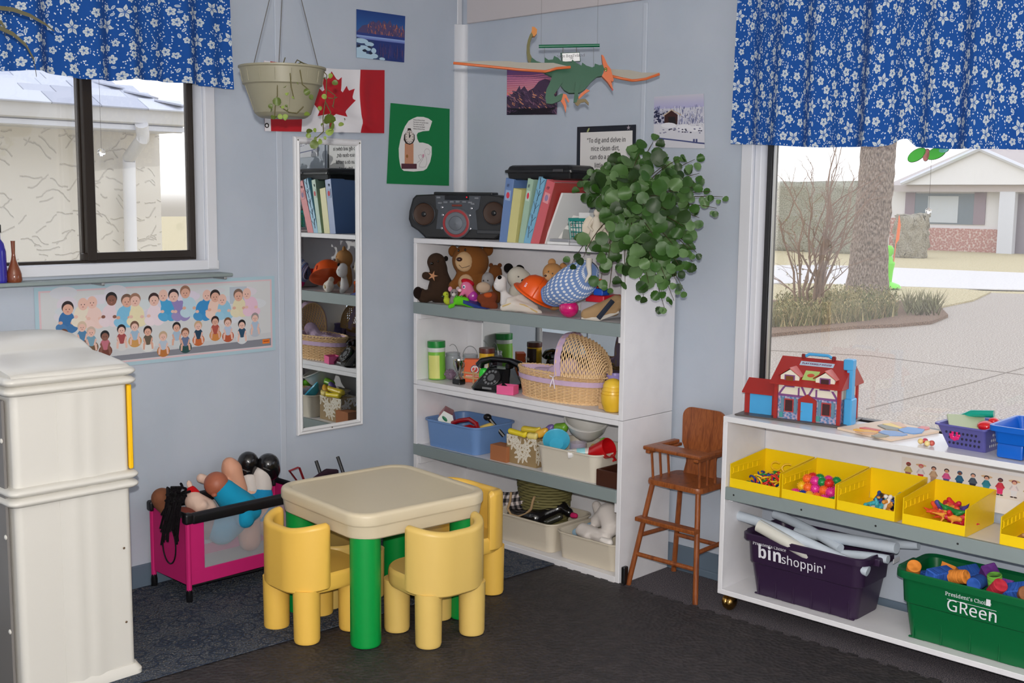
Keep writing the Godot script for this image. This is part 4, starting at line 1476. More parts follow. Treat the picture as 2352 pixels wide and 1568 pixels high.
func valances():
	var im := valance_img()
	var tex := ImageTexture.create_from_image(im)
	var mk := func(len_m, h_m):
		var m := mat(Color.WHITE, 0.9)
		m.albedo_texture = tex
		m.uv1_scale = Vector3(len_m / 0.5, h_m / 0.5, 1)
		m.backlight_enabled = true
		m.backlight = Color(0.1, 0.1, 0.1)
		return m
	# left: bottom edge read along the photograph, top at the rod
	var bl := [[-700, 118], [-300, 148], [0, 164], [60, 162], [115, 166], [180, 181], [250, 186], [310, 182], [370, 186], [450, 196], [531, 206]]
	valance("valance", "short blue valance with white flowers over the sliding window", bl, true, mk.call(1.75, 0.42))
	var br := [[1686, 331], [1720, 331], [1800, 335], [1880, 339], [1960, 337], [2020, 338], [2046, 332], [2066, 321], [2080, 318], [2090, 319], [2094, 336], [2130, 340], [2200, 342], [2352, 343], [2700, 346], [3300, 352]]
	valance("valance", "long blue valance with white flowers gathered over the big window", br, false, mk.call(3.6, 0.66))
	var rod := mb()
	rod.tube([Vector3(0.06, 2.42, 1.34), Vector3(0.06, 2.42, 3.1)], 0.009, 10)
	one("curtain_rod", "thin white rod carrying the sliding window valance", "curtain rod", rod, M.white)
	var rod2 := mb()
	rod2.tube([Vector3(1.62, 2.42, 0.06), Vector3(4.3, 2.42, 0.06)], 0.009, 10)
	one("curtain_rod", "thin white rod carrying the big window valance", "curtain rod", rod2, M.white)
	# long leaves of a plant hanging beside the valance
	var sp := thing("spider_plant", "arching strap leaves hanging in front of the sliding window valance", "plant", PD(-60, 10, 3.6))
	for l in [[[-60, 10], [-20, 16], [30, 22], [70, 36], [105, 56], [125, 72]], [[-60, 40], [-10, 60], [30, 78], [60, 104], [78, 136], [84, 176]], [[-60, 44], [-20, 46], [4, 52], [12, 66], [12, 84]]]:
		var path := []
		for p in l: path.append(PD(p[0], p[1], 3.6))
		var g := []
		for i in path.size():
			var w := 0.006 * sin(PI * (0.25 + 0.75 * i / (path.size() - 1.0))) + 0.0008
			g.append([path[i] + cu * w, path[i] - cw * 0.002, path[i] - cu * w])
		var m := mb(80)
		m.sheet(g, 0.0008)
		wpart(sp, "leaf", m, mat(C8(96, 92, 66), 0.6))
	var cr_ := mb()
	cr_.ell(PD(-75, 34, 3.6), Vector3(0.03, 0.035, 0.03))
	wpart(sp, "crown", cr_, mat(C8(90, 96, 60), 0.8))
func valance(nm, label, bottom: Array, left: bool, m):
	var g := []
	var n := 150
	var pts := []
	for p in bottom: pts.append(PX(p[0], p[1], 0.075) if left else PZ(p[0], p[1], 0.075))
	var a0: float = pts[0].z if left else pts[0].x
	var a1: float = pts[-1].z if left else pts[-1].x
	var sd := 3.0 if left else 8.0
	for i in n + 1:
		var s := a0 + (a1 - a0) * i / n
		var yb := 2.0
		for k in pts.size() - 1:
			var c0: float = pts[k].z if left else pts[k].x
			var c1: float = pts[k + 1].z if left else pts[k + 1].x
			if (s - c0) * (s - c1) <= 0.0: yb = lerpf(pts[k].y, pts[k + 1].y, (s - c0) / (c1 - c0))
		var row := []
		for j in 13:
			var t := j / 12.0
			var y := 2.46 + (yb - 2.46) * t
			var fold := 0.013 * sin(s * 31.0 + sd) + 0.011 * sin(s * 53.0 + sd * 2.0) + 0.008 * sin(s * 17.0 + t * 1.2)
			var d := 0.07 + fold * (0.6 + 0.9 * t) + 0.012 * t
			row.append(Vector3(d, y, s) if left else Vector3(s, y, d))
		g.append(row)
	if not left: g.reverse()
	var q := mb(70)
	q.sheet(g, 0.001)
	one(nm, label, "curtain", q, m)

# ---------------------------------------------------------------- the tall toy shelf
const BX0 := 0.05
const BX1 := 1.3356
const BZ := 0.359
const SH1 := 1.088     # shelf surfaces
const SH2 := 0.717
const SH3 := 0.394
const SH4 := 0.032
func bookcase():
	var t := thing("toy_bookcase", "tall white open bookcase of two stacked units in the corner", "bookcase", Vector3((BX0 + BX1) / 2, 0, 0.18))
	var w := BX1 - BX0
	var xc := (BX0 + BX1) / 2
	var zc := (0.015 + BZ) / 2
	var d := BZ - 0.015
	for y in [[0.0, 0.692], [0.694, 1.374]]:
		for x in [BX0 + 0.011, BX1 - 0.011]: wpart(t, "side_panel", boxm(Vector3(x, (y[0] + y[1]) / 2, zc), Vector3(0.022, y[1] - y[0], d), 0.0015), M.shelf)
		wpart(t, "back_panel", boxm(Vector3(xc, (y[0] + y[1]) / 2, 0.018), Vector3(w - 0.046, y[1] - y[0] - 0.05, 0.005)), M.shelf)
	wpart(t, "top_board", boxm(Vector3(xc, 1.386, zc), Vector3(w, 0.024, d), 0.002), M.shelf)
	wpart(t, "shelf_board", boxm(Vector3(xc, SH1 - 0.01, zc - 0.008), Vector3(w - 0.045, 0.02, d - 0.024)), M.shelf)
	wpart(t, "shelf_board", boxm(Vector3(xc, 0.7045, zc), Vector3(w - 0.045, 0.0225, d), 0.0015), M.shelf)
	wpart(t, "shelf_board", boxm(Vector3(xc, 0.6815, zc), Vector3(w - 0.045, 0.0215, d), 0.0015), M.shelf)
	wpart(t, "shelf_board", boxm(Vector3(xc, SH3 - 0.01, zc - 0.008), Vector3(w - 0.045, 0.02, d - 0.024)), M.shelf)
	wpart(t, "bottom_board", boxm(Vector3(xc, SH4 - 0.015, zc), Vector3(w - 0.045, 0.03, d), 0.0015), M.shelf)
	for y in [[1.0375, 1.0925], [0.3465, 0.3996]]:
		wpart(t, "shelf_lip", boxm(Vector3((BX0 + BX1 - 0.022) / 2, (y[0] + y[1]) / 2, BZ - 0.006), Vector3(w - 0.024, y[1] - y[0], 0.018), 0.0015), M.lip)
	for y in [SH1 - 0.045, SH3 - 0.06]:
		for x in [BX0 + 0.031, BX1 - 0.031]: wpart(t, "shelf_cleat", boxm(Vector3(x, y - 0.012, zc), Vector3(0.018, 0.04, d - 0.02), 0.0015), M.shelf)

# ---------------------------------------------------------------- the low unit under the big window
const UX0 := 1.784
const UX1 := 3.5
const UZ := 0.308
func low_unit():
	var t := thing("low_toy_unit", "long low white shelf unit on brass ball casters under the window", "shelf unit", Vector3(2.6, 0, 0.16))
	var xc := (UX0 + UX1) / 2
	var w := UX1 - UX0
	for x in [UX0 + 0.01, UX1 - 0.01]: wpart(t, "side_panel", boxm(Vector3(x, 0.42, 0.168), Vector3(0.02, 0.665, 0.28), 0.002), M.shelf)
	var top := mat(C8(226, 226, 228), 0.22)
	wpart(t, "top_board", boxm(Vector3(xc, 0.7617, 0.163), Vector3(w, 0.0217, 0.29), 0.002), top)
	wpart(t, "shelf_board", boxm(Vector3(xc, 0.482, 0.155), Vector3(w - 0.042, 0.016, 0.27)), M.shelf)
	wpart(t, "shelf_lip", boxm(Vector3(xc, 0.4733, UZ - 0.007), Vector3(w - 0.042, 0.049, 0.016), 0.0015), M.lip)
	for k in 6:
		var h := mb()
		h.lathe([[0.004, 0.0], [0.004, 0.001]], 8, Vector3(UX0 + 0.06 + k * 0.29, 0.473, UZ + 0.0005), rot(90))
		wpart(t, "screw", h, mat(C8(60, 62, 62), 0.4, 0.6))
	wpart(t, "bottom_board", boxm(Vector3(xc, 0.0786, 0.168), Vector3(w, 0.0203, 0.28), 0.002), M.shelf)
	wpart(t, "back_panel", boxm(Vector3(xc, 0.635, 0.026), Vector3(w - 0.042, 0.215, 0.006)), M.shelf)
	for x in [UX0 + 0.029, UX1 - 0.029]: wpart(t, "shelf_cleat", boxm(Vector3(x, 0.453, 0.16), Vector3(0.018, 0.036, 0.24), 0.0015), M.shelf)
	var brass := mat(C8(168, 132, 74), 0.22, 1.0)
	for x in [UX0 + 0.035, UX1 - 0.05]:
		for z in [0.275, 0.06]:
			var c := mb()
			c.ell(Vector3(x - 0.006, 0.033, z), Vector3(0.02, 0.03, 0.03), rot(0, 0, 14), 18, 12)
			c.ell(Vector3(x + 0.012, 0.033, z + 0.004), Vector3(0.02, 0.03, 0.03), rot(0, 0, -14), 18, 12)
			c.tube([Vector3(x, 0.05, z), Vector3(x, 0.07, z)], 0.008, 8)
			wpart(t, "caster", c, brass)

# ---------------------------------------------------------------- table and four chairs
func table_and_chairs():
	var T := thing("play_table", "square cream plastic play table on four fat green legs", "table", Vector3(0.912, 0.0085, 1.278), deg_to_rad(-5.5))
	var cream := mat(C8(214, 200, 170), 0.38)
	var m := mb(35)
	var rings := []
	for q in [[0.53, 0.405, 0.08], [0.548, 0.4, 0.085], [0.558, 0.405, 0.085], [0.562, 0.418, 0.085], [0.568, 0.446, 0.085], [0.574, 0.45, 0.088], [0.58, 0.456, 0.09], [0.58, 0.482, 0.09], [0.574, 0.49, 0.088], [0.562, 0.495, 0.085], [0.535, 0.496, 0.078], [0.52, 0.492, 0.07], [0.505, 0.488, 0.065]]:
		rings.append(MB.rrect(q[0] * 1.03, q[0] * 1.03, q[2], 7, q[1]))
	m.loft(rings)
	part(T, "table_top", m, cream)
	var green := mat(C8(0, 148, 62), 0.4)
	for sx in [-1, 1]:
		for sz in [-1, 1]:
			var l := mb(35)
			l.lathe([[0.045, 0.0], [0.052, 0.004], [0.055, 0.012], [0.055, 0.41]], 32)
			part(T, "leg", l, green, Vector3(sx * 0.222, 0, sz * 0.222))
	# chair: facing -z in its own axes
	var cm := mb(45)
	var s := []
	for q in [[0.28, 0.186, 0.11], [0.298, 0.188, 0.115], [0.306, 0.196, 0.118], [0.308, 0.208, 0.12], [0.308, 0.235, 0.12], [0.302, 0.246, 0.116], [0.29, 0.252, 0.11], [0.24, 0.247, 0.1]]:
		s.append(MB.rrect(q[0], q[0] + 0.005, q[2], 8, q[1]))
	cm.loft(s)
	var seat := cm.mesh()
	var bk := mb(50)
	var rg := []
	var n := 0
	var plan := []   # rounded square in plan, from one arm round the rear to the other
	for q in 2:
		for i in 15:
			var a := PI * 0.5 * (q + i / 14.0)
			var dir := Vector3(cos(a), 0, sin(a))
			plan.append([Vector3(0.036 if q == 0 else -0.036, 0, 0.034) + dir * 0.13, dir])
	n = plan.size() - 1
	for i in n + 1:   # backrest shell wrapped round the rear half of the seat
		var out: Vector3 = plan[i][0]
		var inn: Vector3 = out - plan[i][1] * 0.036
		var a := PI * i / n
		var e := 0.0 if i > 0 and i < n else 0.01
		var hgt := 0.44 - 0.02 * sin(a) * sin(a) - e
		var bot := 0.2 - 0.016 * sin(a)
		var o2 := out.lerp(inn, e * 30.0)
		var i2 := inn.lerp(out, e * 30.0)
		var ring := PackedVector3Array()
		ring.append(i2 + Vector3(0, bot, 0))
		ring.append(i2 + Vector3(0, hgt - 0.018, 0))
		for k in 7:
			var b := PI * (1.0 - k / 6.0)
			ring.append((o2 + i2) * 0.5 + (o2 - i2) * 0.5 * cos(b) + Vector3(0, hgt - 0.018 + 0.018 * sin(b), 0))
		ring.append(o2 + Vector3(0, hgt - 0.018, 0))
		ring.append(o2 + Vector3(0, bot + 0.01, 0))
		ring.append(o2.lerp(i2, 0.25) + Vector3(0, bot, 0))
		rg.append(ring)
	bk.loft(rg)
	var back := bk.mesh()
	var lg := mb(35)
	lg.lathe([[0.038, 0.0], [0.044, 0.004], [0.047, 0.014], [0.049, 0.2]], 28)
	var leg := lg.mesh()
	var pale := mat(C8(222, 188, 104), 0.42)
	var spec := [[Vector3(0.85, 0.0085, 1.552), -2.0, "yellow plastic chair with its back to the camera beside the front green leg", M.yellow], [Vector3(1.19, 0.0085, 1.262), 84.0, "pale faded yellow plastic chair on the open floor side of the table", pale], [Vector3(0.94, 0.0085, 0.905), 176.0, "yellow plastic chair between the play table and the toy bookcase", M.yellow], [Vector3(0.635, 0.0085, 1.275), 264.0, "yellow plastic chair tucked under the table beside the playpen", pale]]
	for c in spec:
		var o := thing("chunky_chair", c[2], "chair", c[0], deg_to_rad(c[1]), "chunky plastic chairs round the play table")
		part(o, "seat", seat, c[3])
		part(o, "backrest", back, c[3])
		for sx in [-1, 1]:
			for sz in [-1, 1]: part(o, "leg", leg, c[3], Vector3(sx * 0.098, 0, sz * 0.098))

# ---------------------------------------------------------------- wooden doll high chair
func high_chair():
	var t := thing("doll_high_chair", "brown wooden doll high chair with tray and spindles", "high chair", Vector3(1.54, 0, 0.17))
	var W = M.wood
	var fl := [Vector3(1.357, 0, 0.322), Vector3(1.426, 0.44, 0.262)]
	var fr := [Vector3(1.69, 0, 0.318), Vector3(1.65, 0.44, 0.262)]
	var bl := [Vector3(1.385, 0, 0.04), Vector3(1.435, 0.44, 0.075)]
	var br := [Vector3(1.68, 0, 0.04), Vector3(1.64, 0.44, 0.075)]
	for l in [fl, fr, bl, br]:
		var m := mb()
		m.tube([l[0], l[1]], 0.0115, 10)
		wpart(t, "leg", m, W)
	var at := func(l, y): return l[0].lerp(l[1], y / 0.44)
	for s in [[fl, fr, 0.135, "stretcher"], [bl, br, 0.17, "stretcher"], [fl, bl, 0.215, "stretcher"], [fr, br, 0.2, "stretcher"]]:
		var m := mb()
		m.tube([at.call(s[0], s[2]), at.call(s[1], s[2])], 0.0095, 8)
		wpart(t, s[3], m, W)
	var fa: Vector3 = at.call(fl, 0.287) + Vector3(-0.022, 0, 0.016)
	var fb: Vector3 = at.call(fr, 0.287) + Vector3(0.012, 0, 0.016)
	var f := mb()
	f.box((fa + fb) / 2, Vector3((fb - fa).length(), 0.018, 0.045), 0.004, 2)
	wpart(t, "footrest", f, W)
	var se := mb()
	var r1 := []
	for q in [[0.0, 0.44], [0.006, 0.436], [0.008, 0.446], [0.004, 0.456], [-0.01, 0.458]]:
		var ring := PackedVector3Array()
		for p in MB.rrect(0.262 + q[0], 0.225 + q[0], 0.03, 4, q[1]): ring.append(p + Vector3(1.54, 0, 0.172))
		r1.append(ring)
	se.loft(r1)
	wpart(t, "seat", se, W)
	# backrest board with round shoulders, leaning a little
	var b := mb()
	b.xf = Transform3D(rot(-5), Vector3(1.535, 0.455, 0.085))
	var q := PackedVector2Array([Vector2(-0.08, 0.0), Vector2(-0.07, 0.05), Vector2(-0.075, 0.09), Vector2(-0.098, 0.13), Vector2(-0.103, 0.2)])
	for k in 7:
		var a := PI - PI * 0.5 * k / 6
		q.append(Vector2(-0.063 + 0.042 * cos(a), 0.238 + 0.042 * sin(a)))
	var mirrored := []
	for k in range(q.size() - 1, -1, -1): mirrored.append(Vector2(-q[k].x, q[k].y))
	q.append_array(PackedVector2Array(mirrored))
	b.ext(q, -0.006, 0.006)
	wpart(t, "backrest", b, W)
	# arms with spindles, tray frame on top
	for s in [-1, 1]:
		var x: float = 1.54 + s * 0.118
		var arm := mb()
		arm.box(Vector3(x, 0.572, 0.185), Vector3(0.022, 0.014, 0.23), 0.004, 2)
		wpart(t, "arm_rail", arm, W)
		for k in 3:
			var sp := mb()
			var z: float = 0.27 - k * 0.055
			sp.tube([Vector3(x - s * 0.004, 0.455, z - 0.008), Vector3(x, 0.568, z)], 0.0055, 8)
			wpart(t, "spindle", sp, W)
	var tr := mb()
	tr.box(Vector3(1.545, 0.588, 0.262), Vector3(0.285, 0.016, 0.09), 0.005, 2)
	tr.box(Vector3(1.418, 0.588, 0.17), Vector3(0.03, 0.0152, 0.16), 0.004, 2)
	tr.box(Vector3(1.672, 0.588, 0.17), Vector3(0.03, 0.0152, 0.16), 0.004, 2)
	wpart(t, "tray", tr, W)

# ---------------------------------------------------------------- toy kitchen at the left edge
func play_kitchen():
	var X := 0.78
	var t := thing("play_kitchen", "big off white plastic play kitchen cabinet with ridged bands", "play kitchen", Vector3(0.45, 0.012, 2.42))
	var white := mat(C8(212, 209, 201), 0.35)
	var z0 := 2.215
	var z1 := 2.6
	var body := mb(35)
	var rings := []
	for y in [0.012, 0.03, 0.5, 0.9, 1.02]:
		var ring := PackedVector3Array()
		for p in MB.rrect(0.62, z1 - z0 - 0.01, 0.022, 4, y): ring.append(p + Vector3(X - 0.315, 0, (z0 + z1) / 2))
		rings.append(ring)
	body.loft(rings)
	wpart(t, "cabinet_body", body, white)
	# shallow pilaster swelling in the middle of the end panel
	var pil := mb(70)
	var g := []
	for i in 13:
		var a := i / 12.0
		var row := []
		for j in 8:
			row.append(Vector3(X - 0.004 + 0.008 * pow(sin(PI * a), 2.0) - 0.0065 * exp(-pow((a - 0.5) / 0.12, 2.0)), 0.03 + 0.95 * j / 7.0, lerpf(2.46, 2.3, a)))
		g.append(row)
	pil.sheet(g, 0.004)
	wpart(t, "pilaster", pil, white)
	# base flare and the two double ridged bands
	var bs := mb(35)
	var br := []
	for q in [[0.012, 0.03], [0.03, 0.03], [0.05, 0.006]]:
		var ring := PackedVector3Array()
		for p in MB.rrect(0.62 + q[1], z1 - z0 + q[1], 0.025, 4, q[0]): ring.append(p + Vector3(X - 0.315, 0, (z0 + z1) / 2))
		br.append(ring)
	bs.loft(br)
	wpart(t, "plinth", bs, white)
	for yb in [0.985, 0.645]:
		var b := mb(60)
		var q := []
		for k in 15:
			var a := k / 14.0
			var out := 0.02 * pow(absf(sin(TAU * a)), 0.7) + (0.004 if k > 0 and k < 14 else -0.004)
			var ring := PackedVector3Array()
			for p in MB.rrect(0.62 + 2 * out, z1 - z0 + 2 * out - 0.008, 0.028, 4, yb + 0.062 * a): ring.append(p + Vector3(X - 0.315, 0, (z0 + z1) / 2))
			q.append(ring)
		b.loft(q)
		wpart(t, "band", b, white)
	# arched lid
	var lid := mb(50)
	lid.xf = Transform3D(Basis.IDENTITY, Vector3(0, 0, 0))
	var prof := PackedVector2Array([Vector2(X - 0.62, 0.95), Vector2(X + 0.01, 0.95), Vector2(X + 0.012, 0.965), Vector2(X, 0.985), Vector2(X - 0.06, 1.0), Vector2(X - 0.16, 1.014), Vector2(X - 0.24, 1.02), Vector2(X - 0.262, 1.034), Vector2(X - 0.3, 1.058), Vector2(X - 0.36, 1.078), Vector2(X - 0.44, 1.085), Vector2(X - 0.54, 1.075), Vector2(X - 0.6, 1.03), Vector2(X - 0.62, 1.0)])
	var lr := []
	for k in 9:
		var a := PI * k / 8.0
		var zz := (z0 + z1) / 2 - 0.19 * cos(a)
		var ring := PackedVector3Array()
		for p in prof: ring.append(Vector3(X - 0.31 + (p.x - X + 0.31) * (0.985 + 0.015 * sin(a)), 1.03 + (p.y - 0.95) * 0.75 * (0.8 + 0.2 * pow(sin(a), 0.4)), zz))
		lr.append(ring)
	lid.loft(lr)
	wpart(t, "arched_top", lid, white)
	# grey hollow rear wall with rivets, yellow door edge at the front
	wpart(t, "rear_panel", boxm(Vector3(X - 0.33, 0.5, z1 + 0.006), Vector3(0.58, 0.95, 0.01), 0.004), mat(C8(120, 116, 112), 0.45))
	for y in [0.25, 0.55, 0.85]:
		var rv := mb()
		rv.ell(Vector3(X - 0.05, y, z1 + 0.012), Vector3(0.008, 0.008, 0.004))
		wpart(t, "rivet", rv, white)
	var yd := mb()
	yd.box(Vector3(X - 0.03, 0.846, z0 - 0.004), Vector3(0.04, 0.275, 0.012), 0.003)
	yd.box(Vector3(X - 0.004, 0.846, z0 + 0.004), Vector3(0.012, 0.275, 0.014), 0.003)
	wpart(t, "yellow_door_edge", yd, mat(C8(246, 190, 10), 0.35))
	for y in [0.2, 0.45]:
		var sc := mb()
		sc.ell(Vector3(X + 0.001, y, z0 + 0.04), Vector3(0.002, 0.004, 0.004))
		wpart(t, "screw", sc, mat(C8(110, 90, 70), 0.5, 0.5))

# ---------------------------------------------------------------- on top of the bookcase
const TOPY := 1.399
func face_cam(p: Vector3) -> float:
	return atan2(CAM.x - p.x, CAM.z - p.z)
func boombox_and_binders():
	boombox()
	# binders and books: near bottom left corner in pixels, thickness, height, depth, lean
	var list := [[1146, 551, 0.05, 0.285, 0.25, 8.0, C8(96, 126, 176), "blue ring binder with a rose label standing beside the stereo", "ring_binder"],
		[1164, 553, 0.05, 0.24, 0.2, 9.0, C8(206, 200, 134), "yellow book between the blue and the green binder", "book"],
		[1190, 554, 0.034, 0.285, 0.25, 11.0, C8(160, 190, 168), "pale green ring binder beside the yellow book", "ring_binder"],
		[1202, 554, 0.04, 0.3, 0.25, 17.0, C8(120, 176, 206), "glossy light blue album printed with dark bare trees", "album"],
		[1218, 555, 0.05, 0.29, 0.25, 18.5, C8(206, 96, 104), "pink red ring binder with a label leaning on the others", "ring_binder"]]
	var red := mat(C8(168, 66, 62), 0.4)
	for b in list:
		var p := stand(b[0], b[1], 0.335, TOPY)
		var t := thing(b[8], b[7], "book" if b[8] == "book" else "album" if b[8] == "album" else "binder", p)
		var bs := rot(0, 0, -b[5])
		t.basis = bs
		var sp := mat(b[6], 0.35)
		part(t, "spine", boxm(Vector3(b[2] / 2, b[3] / 2, -0.002), Vector3(b[2], b[3], 0.004), 0.0015), sp)
		part(t, "cover", boxm(Vector3(b[2] - 0.0015, b[3] / 2, -b[4] / 2), Vector3(0.003, b[3], b[4]), 0.001), red if b[0] == 1218 else sp)
		part(t, "cover", boxm(Vector3(0.0015, b[3] / 2, -b[4] / 2), Vector3(0.003, b[3], b[4]), 0.001), sp)
		part(t, "pages", boxm(Vector3(b[2] / 2, b[3] / 2 - 0.004, -b[4] / 2 - 0.002), Vector3(b[2] - 0.008, b[3] - 0.014, b[4] - 0.012)), M.paper)
		if b[8] == "ring_binder":
			var y: float = b[3] * 0.74
			part(t, "label", boxm(Vector3(b[2] / 2, y, 0.0008), Vector3(b[2] * 0.62, 0.045, 0.0012)), mat(b[6].lightened(0.35), 0.5))
			var r := mb()
			r.ell(Vector3(b[2] / 2, y, 0.0016), Vector3(b[2] * 0.2, 0.014, 0.0008))
			part(t, "rose", r, mat(C8(214, 60, 80) if b[0] != 1218 else C8(150, 130, 170), 0.6))
			var sc := mb()
			for k in 6: sc.tube([Vector3(b[2] * (0.25 + 0.1 * (k % 3)), y + 0.035 + 0.006 * (k / 3), 0.001), Vector3(b[2] * (0.33 + 0.1 * (k % 3)), y + 0.05, 0.001)], 0.0006, 4)
			part(t, "handwriting", sc, mat(C8(40, 40, 70), 0.7))
		elif b[8] == "album":
			var tr := mb()
			for k in 5:
				var y: float = 0.03 + k * 0.055
				tr.tube([Vector3(b[2] * 0.5, y, 0.0006), Vector3(b[2] * (0.3 + 0.1 * (k % 4)), y + 0.05, 0.0006)], 0.0016, 4)
				tr.tube([Vector3(b[2] * 0.5, y + 0.02, 0.0006), Vector3(b[2] * 0.9, y + 0.045, 0.0006)], 0.001, 4)
				tr.tube([Vector3(b[2] * 0.45, y + 0.03, 0.0006), Vector3(b[2] * 0.1, y + 0.05, 0.0006)], 0.001, 4)
			part(t, "tree_print", tr, mat(C8(24, 50, 70), 0.5))
	# black case lying across the binders
	var cp := PZ(1255, 398, 0.25)
	var c := thing("black_case", "flat black plastic case lying across the tops of the binders", "case", Vector3(cp.x, cp.y - 0.03, 0.22), deg_to_rad(8))
	var cm := mb(35)
	var rings := []
	for q in [[0.3, 0.17, 0.0, 0.012], [0.33, 0.19, 0.006, 0.016], [0.34, 0.2, 0.03, 0.018], [0.36, 0.22, 0.032, 0.02], [0.36, 0.22, 0.042, 0.02], [0.34, 0.2, 0.046, 0.018], [0.33, 0.19, 0.058, 0.018], [0.31, 0.17, 0.064, 0.016]]:
		rings.append(MB.rrect(q[0], q[1], q[3], 4, q[2]))
	cm.loft(rings)
	part(c, "shell", cm, mat(C8(16, 17, 20), 0.35))
	part(c, "latch", boxm(Vector3(0.11, 0.04, 0.112), Vector3(0.05, 0.012, 0.006), 0.002), mat(C8(60, 60, 64), 0.3))
	# white folder and the animal book leaning on the pink binder
	var wp := stand(1248, 557, 0.3, TOPY)
	var wf := one("white_folder", "thin white folder leaning against the pink binder", "folder", boxm(Vector3(0.005, 0.12, -0.11), Vector3(0.01, 0.24, 0.22), 0.002), M.paper, "", wp)
	wf.basis = rot(0, 0, -24)
	var bp := stand(1264, 556, 0.25, TOPY)
	var bk := thing("animal_book", "white picture book about animals standing behind the cassette pile", "book", bp + Vector3(0, 0, -0.01))
	bk.basis = rot(-10, 30, -9)
	part(bk, "cover", boxm(Vector3(0.055, 0.068, 0), Vector3(0.11, 0.136, 0.006), 0.001), mat(C8(220, 218, 214), 0.4))
	put_text(bk, "title", "The Home", 0.013, mat(C8(20, 20, 20), 0.7), bk.global_transform * Transform3D(Basis.IDENTITY, Vector3(0.05, 0.114, 0.0036)), true, true)
	put_text(bk, "title", "Animal S", 0.013, mat(C8(20, 20, 20), 0.7), bk.global_transform * Transform3D(Basis.IDENTITY, Vector3(0.05, 0.094, 0.0036)), true, true)
	part(bk, "photo", boxm(Vector3(0.07, 0.045, 0.0032), Vector3(0.06, 0.05, 0.001)), mat(C8(140, 144, 140), 0.4))
	# pile of cassette cases
	var cas := [[1256, 560, 0.0, C8(232, 232, 232), 0.13], [1262, 553, 0.0125, C8(150, 152, 158), 0.11], [1306, 562, 0.0, C8(200, 202, 206), 0.1], [1308, 556, 0.0125, C8(170, 172, 176), 0.1]]
	var names := ["white video case at the bottom of the pile by the teal basket", "grey clear cassette case on top of the white video case", "pale cassette case lying in front of the teal basket", "grey clear cassette case stacked in front of the teal basket"]
	for k in 4:
		var q: Array = cas[k]
		var pp := stand(q[0], q[1], 0.35, TOPY + q[2])
		one("cassette_case", names[k], "cassette case", boxm(Vector3(q[4] / 2, 0.006, -0.035), Vector3(q[4], 0.0118, 0.07), 0.002), mat(q[3], 0.2), "", pp)
	# teal basket with papers
	var tb := stand(1306, 550, 0.26, TOPY)
	var t2 := thing("teal_basket", "small teal slatted plastic basket holding papers", "basket", tb + Vector3(0.075, 0, -0.05), deg_to_rad(12))
	var teal := mat(C8(0, 128, 120), 0.35)
	var fr := mb()
	fr.box(Vector3(0, 0.004, 0), Vector3(0.13, 0.008, 0.09), 0.002)
	for s in [-1, 1]:
		fr.box(Vector3(0, 0.105, s * 0.05), Vector3(0.155, 0.014, 0.006), 0.002)
		fr.box(Vector3(s * 0.075, 0.105, 0), Vector3(0.006, 0.014, 0.106), 0.002)
		for s2 in [-1, 1]: fr.tube([Vector3(s * 0.064, 0.0, s2 * 0.044), Vector3(s * 0.075, 0.105, s2 * 0.05)], 0.004, 6)
	part(t2, "frame", fr, teal)
	for k in 9:
		var sl := mb()
		var x := -0.05 + 0.0125 * k
		sl.tube([Vector3(x, 0.0, 0.044), Vector3(x * 1.15, 0.103, 0.05)], 0.0018, 5)
		part(t2, "slat", sl, teal)
	for k in 5:
		var sl := mb()
		var y := 0.015 + 0.019 * k
		sl.tube([Vector3(-0.066, y, 0.0445 + y * 0.05), Vector3(0.066, y, 0.0445 + y * 0.05)], 0.0018, 5)
		part(t2, "slat", sl, teal)
	one("paper_stack", "white papers standing in the teal basket", "papers", boxm(Vector3(-0.02, 0.07, 0), Vector3(0.06, 0.13, 0.03), 0.001), M.paper, "", t2.position)
	one("lime_notepad", "lime green notepad standing in the teal basket", "notepad", boxm(Vector3(0.032, 0.05, 0.012), Vector3(0.04, 0.086, 0.02), 0.001), mat(C8(150, 220, 70), 0.6), "", t2.position)
	# corn husk angel
	var ap := stand(1366, 566, 0.33, TOPY)
	var a := thing("husk_angel", "white corn husk angel figurine with folded wings and skirt", "figurine", Vector3(ap.x, TOPY, ap.z - 0.01), face_cam(ap))
	var hus := mat(C8(216, 206, 190), 0.8)
	var sk := mb(60)
	sk.lathe([[0.04, 0.0], [0.036, 0.03], [0.026, 0.07], [0.016, 0.1], [0.018, 0.115], [0.008, 0.125]], 18)
	part(a, "gown", sk, hus)
	var hd := mb()
	hd.ell(Vector3(0, 0.138, 0), Vector3(0.014, 0.016, 0.014))
	part(a, "head", hd, hus)
	for s in [-1, 1]:
		var wi := mb(80)
		var g := []
		for i in 7:
			var u := i / 6.0
			g.append([Vector3(s * 0.008, 0.11 - u * 0.03, -0.006), Vector3(s * (0.03 + 0.02 * sin(PI * u)), 0.125 - u * 0.07, -0.012 + 0.004 * sin(i * 2.0)), Vector3(s * (0.045 + 0.016 * sin(PI * u)), 0.115 - u * 0.085, -0.006)])
		wi.sheet(g, 0.0015)
		part(a, "wing", wi, hus)
		var ar := mb()
		ar.tube([Vector3(s * 0.014, 0.11, 0), Vector3(s * 0.032, 0.08, 0.012), Vector3(s * 0.014, 0.062, 0.026)], [0.007, 0.007, 0.005], 7)
		part(a, "arm", ar, hus)

